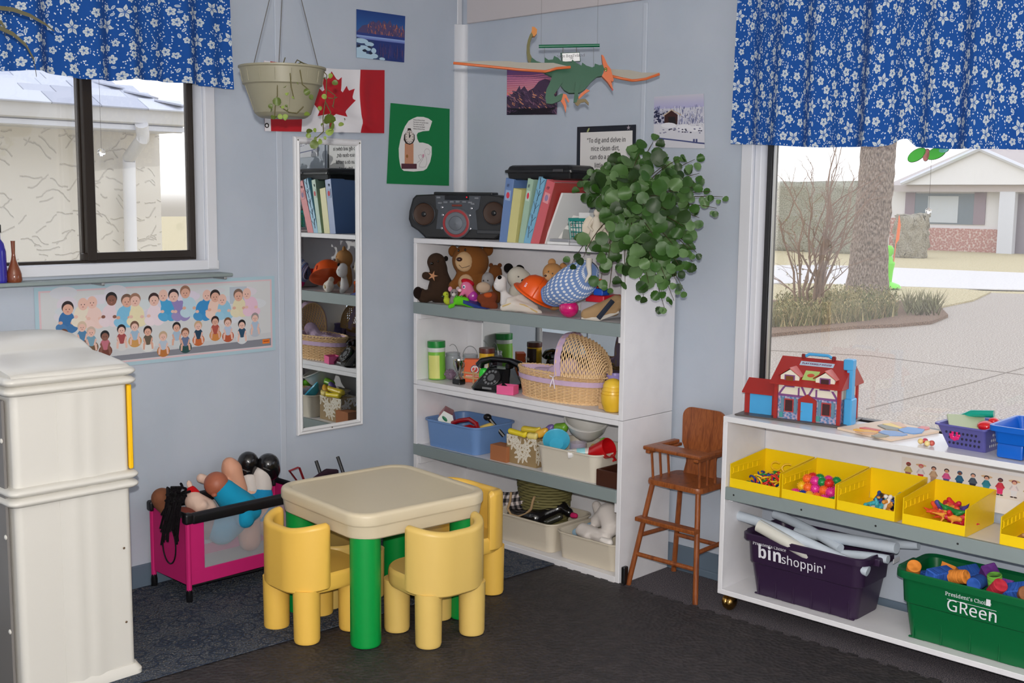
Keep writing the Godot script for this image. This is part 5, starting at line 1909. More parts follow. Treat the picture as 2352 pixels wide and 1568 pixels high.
func boombox():
	var k := 0.000486
	var p := stand(1050, 553, 0.275, TOPY)
	var f := deg_to_rad(28.0)
	var t := thing("stereo", "dark grey portable stereo with two speakers and round woofer", "stereo", p + Vector3(0, 0.001, 0), f)
	var L := func(x, y, z) -> Vector3: return Vector3((x - 640) * k, (710 - y) * k, z)
	var o := PackedVector2Array()
	for q in [[310, 708], [1030, 708], [1140, 620], [1180, 560], [1170, 420], [1130, 320], [1080, 296], [970, 286], [390, 286], [210, 296], [175, 330], [140, 450], [132, 530], [160, 600], [230, 640]]: o.append(Vector2((q[0] - 640) * k, (710 - q[1]) * k))
	var m := mb(25)
	m.ext(o, -0.125, -0.012)
	# rounded front: inset copy of the outline
	var rings := []
	for q in [[1.0, -0.012], [0.985, -0.004], [0.95, 0.0]]:
		var ring := PackedVector3Array()
		for v in o: ring.append(Vector3(v.x * q[0], 0.1 + (v.y - 0.1) * q[0], q[1]))
		rings.append(ring)
	m.loft(rings, false, true)
	part(t, "body", m, mat(C8(26, 27, 30), 0.5))
	var tp := mb(30)
	tp.box(L.call(680, 278, -0.07), Vector3(0.29, 0.014, 0.1), 0.005, 2)
	part(t, "cd_lid", tp, mat(C8(30, 32, 34), 0.3))
	var silver := mat(C8(112, 116, 122), 0.35, 0.6)
	var pan := mb()
	var pq := PackedVector2Array()
	for q in [[420, 300], [880, 300], [860, 420], [830, 440], [850, 620], [430, 620], [450, 440], [430, 420]]: pq.append(Vector2((q[0] - 640) * k, (710 - q[1]) * k))
	pan.ext(pq, -0.002, 0.006)
	part(t, "control_panel", pan, mat(C8(76, 80, 86), 0.35, 0.4))
	part(t, "display", boxm(L.call(640, 318, 0.006), Vector3(0.12, 0.02, 0.004), 0.001), mat(C8(10, 10, 12), 0.15))
	for s in [[300, 480], [1010, 460]]:
		var sp := mb(30)
		sp.lathe([[0.0, 0.002], [0.014, 0.004], [0.03, 0.0005], [0.046, 0.004], [0.05, 0.006], [0.053, 0.003], [0.053, -0.004]], 30, L.call(s[0], s[1], 0.0), rot(90))
		var spk := part(t, "speaker", sp, mat(C8(58, 34, 18), 0.6))
		var rg := mb()
		var path := []
		for i in 30: path.append(L.call(s[0], s[1], 0.004) + Vector3(0.055 * cos(TAU * i / 30), 0.055 * sin(TAU * i / 30), 0))
		rg.tube(path, 0.003, 6, true)
		part(spk, "rim", rg, mat(C8(60, 62, 66), 0.3, 0.5))
		var dc := mb()
		dc.ell(L.call(s[0], s[1], 0.003), Vector3(0.013, 0.013, 0.006))
		part(spk, "dust_cap", dc, M.black)
	var c: Vector3 = L.call(638, 562, 0.006)
	var w1 := mb(30)
	w1.lathe([[0.071, -0.004], [0.071, 0.006], [0.066, 0.01]], 40, c, rot(90))
	part(t, "woofer_ring", w1, silver)
	var w2 := mb(30)
	w2.lathe([[0.065, 0.0], [0.065, 0.0105], [0.06, 0.012]], 40, c, rot(90))
	part(t, "red_ring", w2, mat(C8(150, 40, 44), 0.4))
	var w3 := mb(30)
	w3.lathe([[0.053, 0.0], [0.053, 0.013], [0.05, 0.015], [0.034, 0.015], [0.032, 0.013], [0.0, 0.016]], 40, c, rot(90))
	part(t, "woofer_cap", w3, silver)
	for q in [[490, 412], [787, 418], [497, 485], [770, 485], [490, 612], [775, 612]]:
		var sc := mb()
		sc.lathe([[0.006, 0.0], [0.006, 0.004], [0.003, 0.005]], 10, L.call(q[0], q[1], 0.006), rot(90))
		part(t, "screw", sc, mat(C8(160, 160, 164), 0.25, 0.8))
	for q in [[455, 318], [470, 370], [525, 362], [590, 358], [650, 356], [715, 356], [775, 362], [840, 320], [800, 375]]:
		part(t, "button", boxm(L.call(q[0], q[1], 0.008), Vector3(0.022, 0.01, 0.005), 0.002), mat(C8(120, 124, 130), 0.4, 0.3))
	var led := mb()
	led.ell(L.call(740, 312, 0.009), Vector3(0.003, 0.003, 0.002))
	var lm := mat(C8(255, 30, 40), 0.4)
	lm.emission_enabled = true
	lm.emission = C8(255, 20, 40)
	lm.emission_energy_multiplier = 0.8
	part(t, "red_light", led, lm)
	part(t, "badge", boxm(L.call(640, 392, 0.007), Vector3(0.05, 0.009, 0.004), 0.002), mat(C8(120, 44, 26), 0.4))
	part(t, "lower_grille", boxm(L.call(960, 640, 0.0), Vector3(0.12, 0.02, 0.006), 0.003), mat(C8(50, 52, 56), 0.5))

# ---------------------------------------------------------------- leafy plant at the end of the bookcase top
func leaf_mesh(n := 18, scallop := 0.06, cup := 0.12) -> ArrayMesh:
	var m := mb(75)
	var rim := []
	var mid := []
	for k in n + 1:
		var a := TAU * k / n
		var r := 1.0 - scallop * (k % 2)
		var x := r * 0.52 * sin(a)
		var y := 0.5 - r * 0.5 * cos(a)
		rim.append(Vector3(x, y, cup * (x * x * 4.0) - 0.1 * y * y))
		mid.append(Vector3(x * 0.55, 0.5 + (y - 0.5) * 0.55, cup * (x * x * 1.1) - 0.06 + 0.02 * (k % 2)))
	var c := Vector3(0, 0.5, -0.05)
	for k in n:
		m.tri(c, mid[k], mid[k + 1])
		m.quad(mid[k], rim[k], rim[k + 1], mid[k + 1])
	return m.mesh()
func leaf_mats(base: Color, n := 4) -> Array:
	var out := []
	for k in n:
		var m := mat(base.lightened(0.05 * k) if k % 2 == 0 else base.darkened(0.1 * k), 0.48)
		m.backlight_enabled = true
		m.backlight = Color(0.12, 0.18, 0.03)
		out.append(m)
	return out
func put_leaf(o: Node3D, mesh, m, at: Vector3, dir: Vector3, face: Vector3, size: float):
	var l := inst("leaf", mesh, m)
	o.add_child(l, true)
	var y := dir.normalized()
	var z := (face - y * face.dot(y)).normalized()
	l.transform = Transform3D(Basis(y.cross(z), y, z) * Basis.from_scale(Vector3.ONE * size), at - o.position)
func plant_on_shelf():
	var q := RandomNumberGenerator.new()
	q.seed = 77
	var pot := Vector3(1.19, TOPY, 0.2)
	var t := thing("trailing_plant", "bushy trailing plant with round scalloped leaves in white pot", "potted plant", pot)
	var pm := mb(30)
	pm.lathe([[0.0, 0.0], [0.058, 0.0], [0.062, 0.004], [0.08, 0.115], [0.084, 0.118], [0.084, 0.132], [0.076, 0.132], [0.074, 0.115]], 28)
	part(t, "pot", pm, mat(C8(224, 220, 212), 0.35))
	var so := mb()
	so.lathe([[0.0, 0.108], [0.074, 0.108], [0.07, 0.116], [0.0, 0.122]], 20)
	part(t, "soil", so, M.soil)
	var meshes := [leaf_mesh(), leaf_mesh(22, 0.08, 0.3), leaf_mesh(16, 0.05, -0.1)]
	var mats := leaf_mats(C8(46, 84, 24), 5)
	var st := mb()
	var src := pot + Vector3(0, 0.13, 0)
	# shoots: pixel where the shoot ends, its z, how many leaf pairs, leaf size
	var tips := [[1500, 326, 0.22, 4, 0.042], [1470, 350, 0.3, 4, 0.05], [1440, 362, 0.26, 4, 0.052], [1412, 372, 0.3, 4, 0.05], [1385, 392, 0.34, 4, 0.046], [1356, 410, 0.32, 4, 0.042], [1336, 436, 0.3, 5, 0.04], [1380, 440, 0.42, 4, 0.054], [1420, 420, 0.45, 4, 0.058], [1460, 410, 0.45, 4, 0.058], [1500, 410, 0.42, 4, 0.056], [1530, 378, 0.3, 4, 0.05], [1556, 366, 0.26, 4, 0.04], [1596, 366, 0.24, 5, 0.036], [1606, 398, 0.3, 4, 0.04], [1590, 430, 0.34, 4, 0.044], [1556, 440, 0.4, 4, 0.052], [1634, 440, 0.3, 3, 0.03], [1660, 452, 0.28, 3, 0.03], [1646, 478, 0.28, 3, 0.026], [1606, 500, 0.36, 4, 0.04], [1570, 520, 0.44, 4, 0.05], [1530, 480, 0.48, 4, 0.056], [1480, 470, 0.5, 4, 0.06], [1440, 480, 0.5, 4, 0.058], [1412, 488, 0.48, 3, 0.052], [1340, 590, 0.42, 2, 0.046], [1314, 604, 0.42, 2, 0.034], [1398, 590, 0.46, 2, 0.058], [1380, 640, 0.44, 2, 0.046], [1400, 660, 0.44, 3, 0.036], [1440, 610, 0.46, 2, 0.05], [1436, 650, 0.45, 2, 0.05], [1460, 545, 0.52, 4, 0.06], [1500, 540, 0.52, 4, 0.064], [1545, 560, 0.5, 4, 0.056], [1580, 570, 0.46, 5, 0.042], [1600, 580, 0.4, 4, 0.038], [1590, 600, 0.42, 4, 0.04], [1560, 610, 0.46, 4, 0.05], [1500, 600, 0.52, 4, 0.062], [1470, 590, 0.52, 3, 0.062], [1490, 650, 0.5, 3, 0.05], [1530, 640, 0.48, 4, 0.05], [1556, 650, 0.46, 4, 0.04], [1572, 668, 0.44, 4, 0.03], [1520, 670, 0.48, 4, 0.046], [1526, 706, 0.47, 3, 0.04], [1478, 680, 0.48, 2, 0.034], [1548, 690, 0.46, 3, 0.03], [1420, 520, 0.5, 3, 0.056], [1515, 450, 0.5, 3, 0.06], [1460, 440, 0.5, 3, 0.06]]
	for s in tips:
		var e := PZ(s[0], s[1], s[2])
		var mid: Vector3 = src.lerp(e, 0.5) + Vector3(0, 0.05 + 0.12 * clampf((src.y + 0.1 - e.y), 0.0, 0.6), 0.02 * q.randf())
		var path := []
		for k in 9:
			var a := k / 8.0
			path.append(src.lerp(mid, a).lerp(mid.lerp(e, a), a))
		st.tube(path, [0.0028, 0.0027, 0.0026, 0.0024, 0.0022, 0.002, 0.0018, 0.0015, 0.001], 5)
		var n: int = s[3]
		for k in n:
			var a := 1.0 - 0.5 * k / n - 0.02
			var at: Vector3 = src.lerp(mid, a).lerp(mid.lerp(e, a), a)
			var tan_: Vector3 = (mid - src).lerp(e - mid, a).normalized()
			for sd in ([-1, 1] if k > 0 else [0, 1]):
				var side: Vector3 = tan_.cross(-cw).normalized() * sd
				var d: Vector3 = side + Vector3(q.randf() - 0.5, q.randf() - 0.7, q.randf() - 0.5) * 0.8 + tan_ * 0.3
				var face := -cw + Vector3(q.randf() - 0.5, q.randf() * 0.9, q.randf() - 0.5) * 1.0
				var size: float = s[4] * (0.8 + 0.4 * q.randf()) * (0.75 if k == 0 else 1.0)
				put_leaf(t, meshes[q.randi() % 3], mats[q.randi() % 5], at + d.normalized() * 0.012, d, face, size * 1.12)
	wpart(t, "stems", st, mat(C8(70, 60, 36), 0.7))

# ---------------------------------------------------------------- helpers for small things on shelves
func stand(u, v, z, y) -> Vector3:       # foot point on a shelf of height y, seen at pixel column u, at depth z
	var p := PZ(u, v, z)
	return Vector3(p.x, y, z)
func blob(o: Node3D, nm: String, at: Vector3, r: Vector3, m, b := Basis.IDENTITY, nu := 14, nv := 9):
	var k := mb(80)
	k.ell(at, r, b, nu, nv)
	return part(o, nm, k, m)
func fur(c: Color) -> StandardMaterial3D:
	var m := mat(c, 1.0, 0.0, 0.2)
	m.normal_enabled = true
	m.normal_texture = M.furbump
	m.uv1_triplanar = true
	m.uv1_scale = Vector3.ONE * 14.0
	m.normal_scale = 0.7
	m.rim_enabled = true
	m.rim = 0.25
	return m
# a stuffed toy: body from capsules given in photo pixels relative to its foot point, facing the camera
func toy(nm, label, cat, p: Vector3, col: Color, prims: Array, extras: Array, cell := 3.2, k := 7.0, turn := 0.0) -> Node3D:
	var t := thing(nm, label, cat, p, face_cam(p) + turn)
	var s := mpp(p)
	var pr := []
	for q in prims: pr.append([Vector3(q[0], q[1], q[2]) * s, Vector3(q[3], q[4], q[5]) * s, q[6] * s, q[7] * s])
	var m := mb(85)
	m.body(pr, cell * s, k * s)
	part(t, "body", m, fur(col))
	for e in extras:
		blob(t, e[0], Vector3(e[1], e[2], e[3]) * s, Vector3(e[4], e[5], e[6]) * s, (fur(e[7]) if e[0] in ["muzzle", "ear", "paw", "belly", "foot_pad", "hair"] else gloss(e[7], 0.2)), rot(0, 0, e[8] if e.size() > 8 else 0.0), 12, 8)
	return t

func soft_toys():
	M.furbump = bump_tex(0.2, 8.0)
	var bk := C8(18, 16, 16)
	# beaver with a starfish
	var t := toy("plush_beaver", "dark brown plush beaver holding a tan starfish", "stuffed animal", stand(1004, 694, 0.25, SH1), C8(62, 46, 36), [[-2, 92, 8, 2, 80, 6, 21, 20], [4, 70, 2, 8, 40, 0, 19, 27], [10, 30, 0, 6, 24, 0, 28, 28], [-6, 56, 14, -26, 62, 20, 9, 9], [-2, 22, 12, -30, 14, 26, 15, 13], [-30, 14, 26, -38, 22, 30, 12, 13], [16, 14, 14, 34, 8, 26, 13, 11]], [["foot_pad", -43, 24, 36, 11, 14, 9, C8(34, 24, 22)], ["ear", 20, 100, 0, 5, 6, 4, C8(30, 24, 22)], ["eye", 2, 95, 29, 2.2, 2.2, 2, bk], ["nose", -12, 90, 28, 4, 3, 3, bk], ["paw", 36, 6, 30, 12, 8, 8, C8(110, 66, 40)], ["teeth", -14, 17, 30, 5, 3, 2, C8(220, 210, 200)]])
	var st := mb()
	var pts := PackedVector2Array()
	for k in 10:
		var r := 0.026 if k % 2 == 0 else 0.008
		pts.append(Vector2(r * sin(TAU * k / 10 + 0.3), r * cos(TAU * k / 10 + 0.3)))
	var s := mpp(t.position)
	st.xf = Transform3D(Basis.IDENTITY, Vector3(-10, 62, 24) * s)
	st.ext(pts, 0.0, 0.008)
	part(t, "starfish", st, fur(C8(206, 150, 112)))
	# large bear
	t = toy("plush_bear", "large brown plush bear with cream muzzle and stitched smile", "stuffed animal", stand(1078, 700, 0.16, SH1), C8(134, 84, 42), [[-2, 98, 0, 6, 94, 0, 38, 38], [0, 50, 0, 0, 40, 0, 34, 38], [-20, 56, 8, -36, 40, 22, 12, 12], [22, 56, 8, 40, 44, 20, 13, 14]], [["ear", -38, 118, -6, 11, 13, 7, C8(120, 74, 36)], ["ear", 42, 122, -6, 12, 14, 7, C8(120, 74, 36)], ["muzzle", -12, 96, 30, 21, 23, 15, C8(206, 170, 128)], ["nose", -23, 102, 43, 7, 5, 5, C8(54, 26, 20)], ["eye", -25, 121, 30, 2.4, 3, 2.4, bk], ["eye", -10, 123, 34, 2.4, 3, 2.4, bk], ["belly", -8, 48, 30, 18, 20, 10, C8(196, 160, 124)], ["paw", 42, 44, 26, 13, 14, 10, C8(214, 172, 138)]])
	s = mpp(t.position)
	var sm := mb()
	sm.tube([Vector3(-24, 90, 45) * s, Vector3(-17, 83, 46) * s, Vector3(-8, 85, 45) * s, Vector3(0, 88, 42) * s], 0.0012, 5)
	part(t, "smile", sm, mat(bk, 0.8))
	# bird with a red hood and sequins
	toy("plush_bird", "pink plush bird with red hood and purple sequin chest", "stuffed animal", stand(1074, 700, 0.29, SH1), C8(226, 120, 160), [[-3, 46, 4, 0, 40, 4, 13, 13], [6, 30, 2, 14, 18, 2, 12, 13], [-10, 34, 10, -16, 24, 14, 5, 4]], [["hair", 0, 55, 0, 16, 8, 11, C8(190, 24, 44), -20], ["eye", -8, 46, 15, 4, 4.6, 2.5, C8(236, 236, 240)], ["pupil", -9, 46, 17.5, 2, 2.4, 1.2, C8(30, 60, 120)], ["chest", 12, 24, 10, 12, 12, 8, C8(170, 50, 150)], ["beak", -18, 38, 14, 5, 4, 3, C8(240, 190, 200)]], 2.4, 5.0)
	toy("plush_mouse", "small grey plush mouse with pink ears beside the beaver", "stuffed animal", stand(1043, 702, 0.31, SH1), C8(150, 140, 140), [[0, 30, 4, 0, 28, 4, 9, 9], [0, 14, 0, 0, 10, 0, 10, 11]], [["ear", -9, 38, 2, 5, 6, 2.5, C8(224, 150, 170)], ["ear", 9, 38, 2, 5, 6, 2.5, C8(196, 180, 180)], ["muzzle", -1, 26, 12, 4.5, 4, 3, C8(220, 214, 210)], ["eye", -4, 31, 12, 1.4, 1.6, 1, bk], ["eye", 4, 31, 12, 1.4, 1.6, 1, bk]], 2.2, 4.0)
	toy("plush_duckling", "tiny lime yellow plush duckling against the beaver", "stuffed animal", stand(1024, 699, 0.315, SH1), C8(186, 200, 60), [[0, 24, 2, 0, 22, 2, 7, 7], [2, 10, 0, 4, 8, 0, 8, 8]], [["beak", -7, 20, 8, 4, 2.4, 2.5, C8(30, 50, 20)], ["eye", 2, 25, 8, 1.2, 1.2, 1, bk]], 2.0, 3.0)
	toy("plush_frog", "bright green plush frog sprawled over the grey shelf lip", "stuffed animal", stand(1062, 704, 0.325, SH1), C8(104, 204, 44), [[-10, 15, 4, 6, 13, 4, 11, 10], [-22, 4, 10, -28, 2, 14, 5, 5], [12, 8, 8, 30, 2, 14, 7, 6], [30, 2, 14, 44, -2, 16, 5, 6]], [["eye", -14, 25, 8, 3, 3, 2.5, C8(60, 140, 30)], ["eye", -2, 25, 8, 3, 3, 2.5, C8(60, 140, 30)]], 2.3, 4.0)
	toy("plush_monkey", "fluffy grey plush monkey with a wide tan muzzle", "stuffed animal", stand(1116, 700, 0.25, SH1), C8(150, 146, 146), [[4, 66, 0, 4, 60, 0, 14, 15], [0, 40, 0, 4, 20, 0, 14, 18]], [["muzzle", -6, 46, 14, 17, 13, 10, C8(192, 168, 146)], ["eye", -6, 62, 14, 1.8, 1.8, 1.4, bk], ["eye", 4, 62, 14, 1.8, 1.8, 1.4, bk]], 2.6, 5.0)
	toy("plush_cub", "brown plush cub half hidden behind the fluffy monkey", "stuffed animal", stand(1137, 700, 0.12, SH1), C8(112, 68, 34), [[0, 76, 0, 0, 70, 0, 15, 16], [0, 44, 0, 0, 22, 0, 16, 20]], [["ear", -10, 90, 0, 5, 5, 3, C8(100, 58, 30)], ["ear", 10, 90, 0, 5, 5, 3, C8(100, 58, 30)]], 3.0, 5.0)
	toy("plush_terrier", "shaggy white plush dog with two black ears", "stuffed animal", stand(1190, 702, 0.17, SH1), C8(206, 200, 186), [[-2, 72, 4, 6, 66, 4, 24, 24], [8, 62, 16, 12, 58, 20, 14, 12], [0, 36, 0, 0, 22, 0, 22, 24]], [["ear", -23, 92, 2, 11, 11, 7, bk, 20], ["ear", 4, 92, 0, 10, 7, 6, bk, -25], ["eye", 0, 74, 27, 2.2, 2, 1.6, bk], ["nose", 11, 66, 32, 5, 3.6, 3.4, bk]], 3.0, 6.0)
	toy("plush_white_dog", "thin white plush dog leaning against the orange helmet", "stuffed animal", stand(1156, 706, 0.29, SH1), C8(226, 222, 220), [[-6, 68, 4, -8, 58, 6, 13, 15], [0, 46, 2, 4, 20, 0, 7, 11], [4, 16, 2, 14, 6, 8, 10, 8], [6, 34, 2, 24, 24, 8, 7, 8]], [["ear", -9, 76, 14, 5, 5, 4, bk], ["nose", -18, 62, 14, 3, 3, 3, C8(226, 222, 220)]], 2.6, 5.0)
	toy("plush_teddy", "small golden tan plush teddy peeking over the orange helmet", "stuffed animal", stand(1272, 706, 0.15, SH1), C8(202, 150, 96), [[-4, 88, 0, 0, 84, 0, 23, 23], [0, 52, 0, 0, 24, 0, 20, 22]], [["ear", -6, 112, 0, 9, 9, 5, C8(202, 150, 96)], ["ear", 20, 102, -4, 9, 9, 5, C8(196, 142, 90)], ["muzzle", -15, 80, 18, 10, 9, 7, C8(222, 182, 140)], ["nose", -20, 83, 24, 3.4, 2.6, 2.2, C8(70, 36, 30)], ["eye", -13, 92, 20, 1.8, 2.2, 1.4, bk], ["eye", -4, 88, 22, 1.8, 2.2, 1.4, bk]], 3.0, 5.0)
	toy("plush_highland_cow", "shaggy auburn plush toy lying behind the green frog", "stuffed animal", stand(1118, 706, 0.285, SH1), C8(122, 62, 40), [[-12, 22, 0, 12, 26, 0, 11, 13], [-6, 8, 6, 18, 6, 6, 8, 8]], [["hair", 4, 30, 6, 12, 7, 8, C8(190, 84, 40)]], 2.6, 6.0)
	# blue book under the toys
	var bp := stand(1096, 708, 0.29, SH1)
	var bb := one("blue_book", "dark blue book wedged flat under the small soft toys", "book", boxm(Vector3(0, 0.014, 0), Vector3(0.16, 0.016, 0.09), 0.002), mat(C8(26, 54, 130), 0.4), "", bp)
	bb.basis = rot(0, 10, -14)
	helmet()
	# cream cloth hat below the helmet
	var hp := stand(1190, 716, 0.3, SH1)
	var hs := mpp(hp)
	var ch := thing("cloth_hat", "cream cotton hat lying crumpled below the orange helmet", "hat", hp, face_cam(hp))
	var cm := mb(85)
	var pr := []
	for q in [[-34, 10, 4, -8, 16, 6, 8, 14], [-8, 16, 6, 24, 10, 10, 14, 10], [24, 10, 10, 50, 2, 16, 9, 5], [-20, 26, 2, 6, 34, 0, 8, 7], [6, 34, 0, 40, 12, 8, 7, 6]]: pr.append([Vector3(q[0], q[1], q[2]) * hs, Vector3(q[3], q[4], q[5]) * hs, q[6] * hs, q[7] * hs])
	cm.body(pr, 2.6 * hs, 5.0 * hs)
	part(ch, "crown", cm, fur(C8(222, 214, 204)))
	var band := mb()
	band.tube([Vector3(-36, 14, 12) * hs, Vector3(-14, 22, 16) * hs, Vector3(14, 18, 18) * hs, Vector3(44, 2, 20) * hs], 0.0035, 6)
	part(ch, "brim_edge", band, mat(C8(206, 180, 120), 0.8))
	mesh_bag()
	# magenta ball, slippers, cups at the right end
	var mp := stand(1306, 736, 0.3, SH1)
	var bl := mb(80)
	bl.ell(Vector3(0, 0.04, 0), Vector3(0.045, 0.04, 0.04))
	one("magenta_ball", "shiny magenta ball under the woven blue bag", "ball", bl, gloss(C8(206, 20, 110), 0.12), "", mp)
	var sp := stand(1376, 738, 0.27, SH1)
	var sl := thing("slipper", "tan suede slipper with a navy trim at the shelf end", "slipper", sp, face_cam(sp))
	s = mpp(sp)
	var sb := mb(85)
	pr = []
	for q in [[-28, 12, 6, 0, 20, 8, 14, 18], [0, 20, 8, 40, 40, 0, 18, 18], [-30, 10, 8, 34, 22, 8, 9, 12]]: pr.append([Vector3(q[0], q[1], q[2]) * s, Vector3(q[3], q[4], q[5]) * s, q[6] * s, q[7] * s])
	sb.body(pr, 2.8 * s, 5.0 * s)
	part(sl, "upper", sb, fur(C8(176, 144, 106)))
	var tr := mb()
	tr.tube([Vector3(-2, 6, 28) * s, Vector3(12, 24, 29) * s, Vector3(30, 46, 22) * s], 0.012, 6)
	part(sl, "navy_trim", tr, mat(C8(36, 44, 60), 0.9))
	var so := mb()
	so.tube([Vector3(-40, 3, 12) * s, Vector3(0, 4, 22) * s, Vector3(44, 20, 14) * s], [0.006, 0.009, 0.006], 6)
	part(sl, "sole", so, mat(C8(206, 200, 190), 0.8))
	var cp := stand(1412, 640, 0.2, SH1)
	one("red_box", "flat red and white box at the end of the toy shelf", "box", boxm(Vector3(0, 0.06, 0), Vector3(0.1, 0.04, 0.12), 0.003), mat(C8(206, 30, 50), 0.4), "", cp + Vector3(-0.06, 0.02, 0))
	one("toy_crate", "pale grey toy crate standing under the red box", "box", boxm(Vector3(0, 0.036, 0), Vector3(0.12, 0.07, 0.16), 0.004), mat(C8(176, 176, 182), 0.6), "", cp + Vector3(-0.06, 0.001, 0))
	var oc := mb(40)
	oc.lathe([[0.02, 0.0], [0.026, 0.05], [0.024, 0.05], [0.019, 0.004]], 18)
	var oo := one("orange_cup", "small orange plastic cup on top of the red box", "cup", oc, mat(C8(226, 92, 40), 0.35), "", cp + Vector3(-0.06, 0.128, 0.01))
	oo.basis = rot(70, 30, 0)
	one("blue_block", "blue plastic block on top of the red box", "block", boxm(Vector3(0, 0.015, 0), Vector3(0.05, 0.028, 0.05), 0.003), mat(C8(20, 80, 190), 0.35), "", cp + Vector3(-0.03, 0.101, 0.05))

func helmet():
	var c := PZ(1226, 676, 0.27)
	var s := mpp(c)
	var t := thing("toy_helmet", "orange toy hard hat with a white and red name label", "helmet", Vector3(c.x, SH1 + 0.005, c.z), 0.0)
	# axis of the dome points up and to the right of the view, and a little to the camera
	var ax := (cu * 0.8 + cr * 0.5 - cw * 0.25).normalized()
	var side := ax.cross(-cw).normalized()
	var b := Basis(side, ax, side.cross(ax))
	var m := mb(40)
	m.lathe([[52, -3], [50, 0], [42, 2], [40, 8], [38, 20], [32, 32], [22, 40], [10, 44], [0, 45], [0, 42], [20, 37], [34, 22], [38, 2], [48, -3]].map(func(q): return [q[0] * s, q[1] * s]), 36, c, b)
	wpart(t, "shell", m, mat(C8(238, 92, 24), 0.32))
	var rib := mb()
	var pth := []
	for k in 13:
		var a := PI * (k / 12.0)
		pth.append(c + b * (Vector3(0, sin(a) * 45.0 + 0.6, cos(a) * 41.0) * s))
	rib.tube(pth, 0.004, 6)
	wpart(t, "ridge", rib, mat(C8(230, 84, 20), 0.32))
	# label plate on the front
	var lp := PZ(1216, 661, 0.27) - cw * (39.0 * s)
	var lb := Basis((cr * 0.86 - cu * 0.5).normalized(), (cu * 0.86 + cr * 0.5).normalized(), -cw)
	var lm := mb()
	lm.xf = Transform3D(lb, lp)
	lm.box(Vector3.ZERO, Vector3(26, 12, 1.6) * s, 0.001)
	wpart(t, "label_plate", lm, mat(C8(214, 30, 36), 0.4))
	var l2 := mb()
	l2.xf = Transform3D(lb, lp - cw * 0.0016)
	l2.box(Vector3.ZERO, Vector3(23, 9.4, 1.2) * s)
	wpart(t, "label_white", l2, M.paper)
	put_text(t, "label_text", "Tonka", 0.0125, mat(C8(206, 24, 34), 0.5), Transform3D(lb, lp - cw * 0.0034), true)

func mesh_bag():
	var c := PZ(1310, 655, 0.3)
	var s := mpp(c)
	var t := thing("woven_bag", "blue and white openwork woven bag folded over the helmet", "bag", Vector3(c.x, SH1 + 0.01, c.z))
	var n := 128
	var im := img(n, n, C8(112, 140, 190))
	for y in 4:
		for x in 4: pell(im, x * 32 + 16 + (16 if y % 2 else 0), y * 32 + 16, 11, 8, C8(226, 228, 232))
	for y in 2: pell(im, 0, y * 64 + 48, 11, 8, C8(226, 228, 232))
	var wm := img_mat(im, 0.9)
	wm.uv1_scale = Vector3(8, 3, 1)
	# rings from the open mouth (lower left) to the gathered tip (upper right)
	var ctr := [[1272, 677], [1276, 676], [1290, 668], [1312, 654], [1332, 644], [1348, 634], [1358, 622]]
	var rad := [[27, 20], [36, 27], [44, 36], [46, 44], [42, 46], [32, 38], [14, 16]]
	var rings := []
	for i in ctr.size():
		var o := PZ(ctr[i][0], ctr[i][1], 0.3) - cw * (0.03 - 0.012 * absf(i - 3.0))
		var ring := PackedVector3Array()
		for k in 28:
			var a := TAU * k / 28
			ring.append(o + (cr * cos(a) * rad[i][0] * (1.0 + 0.05 * sin(a * 5 + i)) * 0.9 + cu * sin(a) * rad[i][1] * 0.95) * s - cw * (sin(a * 2.0 + i) * 4.0 - cos(a) * 10.0) * s * 0.6)
		rings.append(ring)
	# keep only the front half thick: lay the skin, then the mouth lining and rim
	var m := mb(85)
	m.loft(rings, false, true)
	wpart(t, "weave", m, wm)
	var rim := mb(60)
	var path := []
	for p in rings[1]: path.append(p)
	rim.tube(path, 0.006, 7, true)
	wpart(t, "rim", rim, mat(C8(104, 130, 184), 0.9))
	var li := mb(80)
	var o2 := PZ(1286, 668, 0.3)
	li.ell(o2 - cw * 0.022, Vector3(26 * s, 17 * s, 0.012), Basis((cr * 0.9 + cu * 0.44).normalized(), (cu * 0.9 - cr * 0.44).normalized(), -cw), 18, 8)
	wpart(t, "lining", li, mat(C8(220, 216, 212), 0.95))
	var tie := mb(60)
	tie.tube([PZ(1352, 596, 0.3) - cw * 0.05, PZ(1350, 612, 0.3) - cw * 0.06, PZ(1352, 632, 0.3) - cw * 0.07, PZ(1342, 650, 0.3) - cw * 0.075], [0.014, 0.012, 0.009, 0.004], 8)
	wpart(t, "drawstring_tail", tie, mat(C8(222, 216, 206), 0.95))

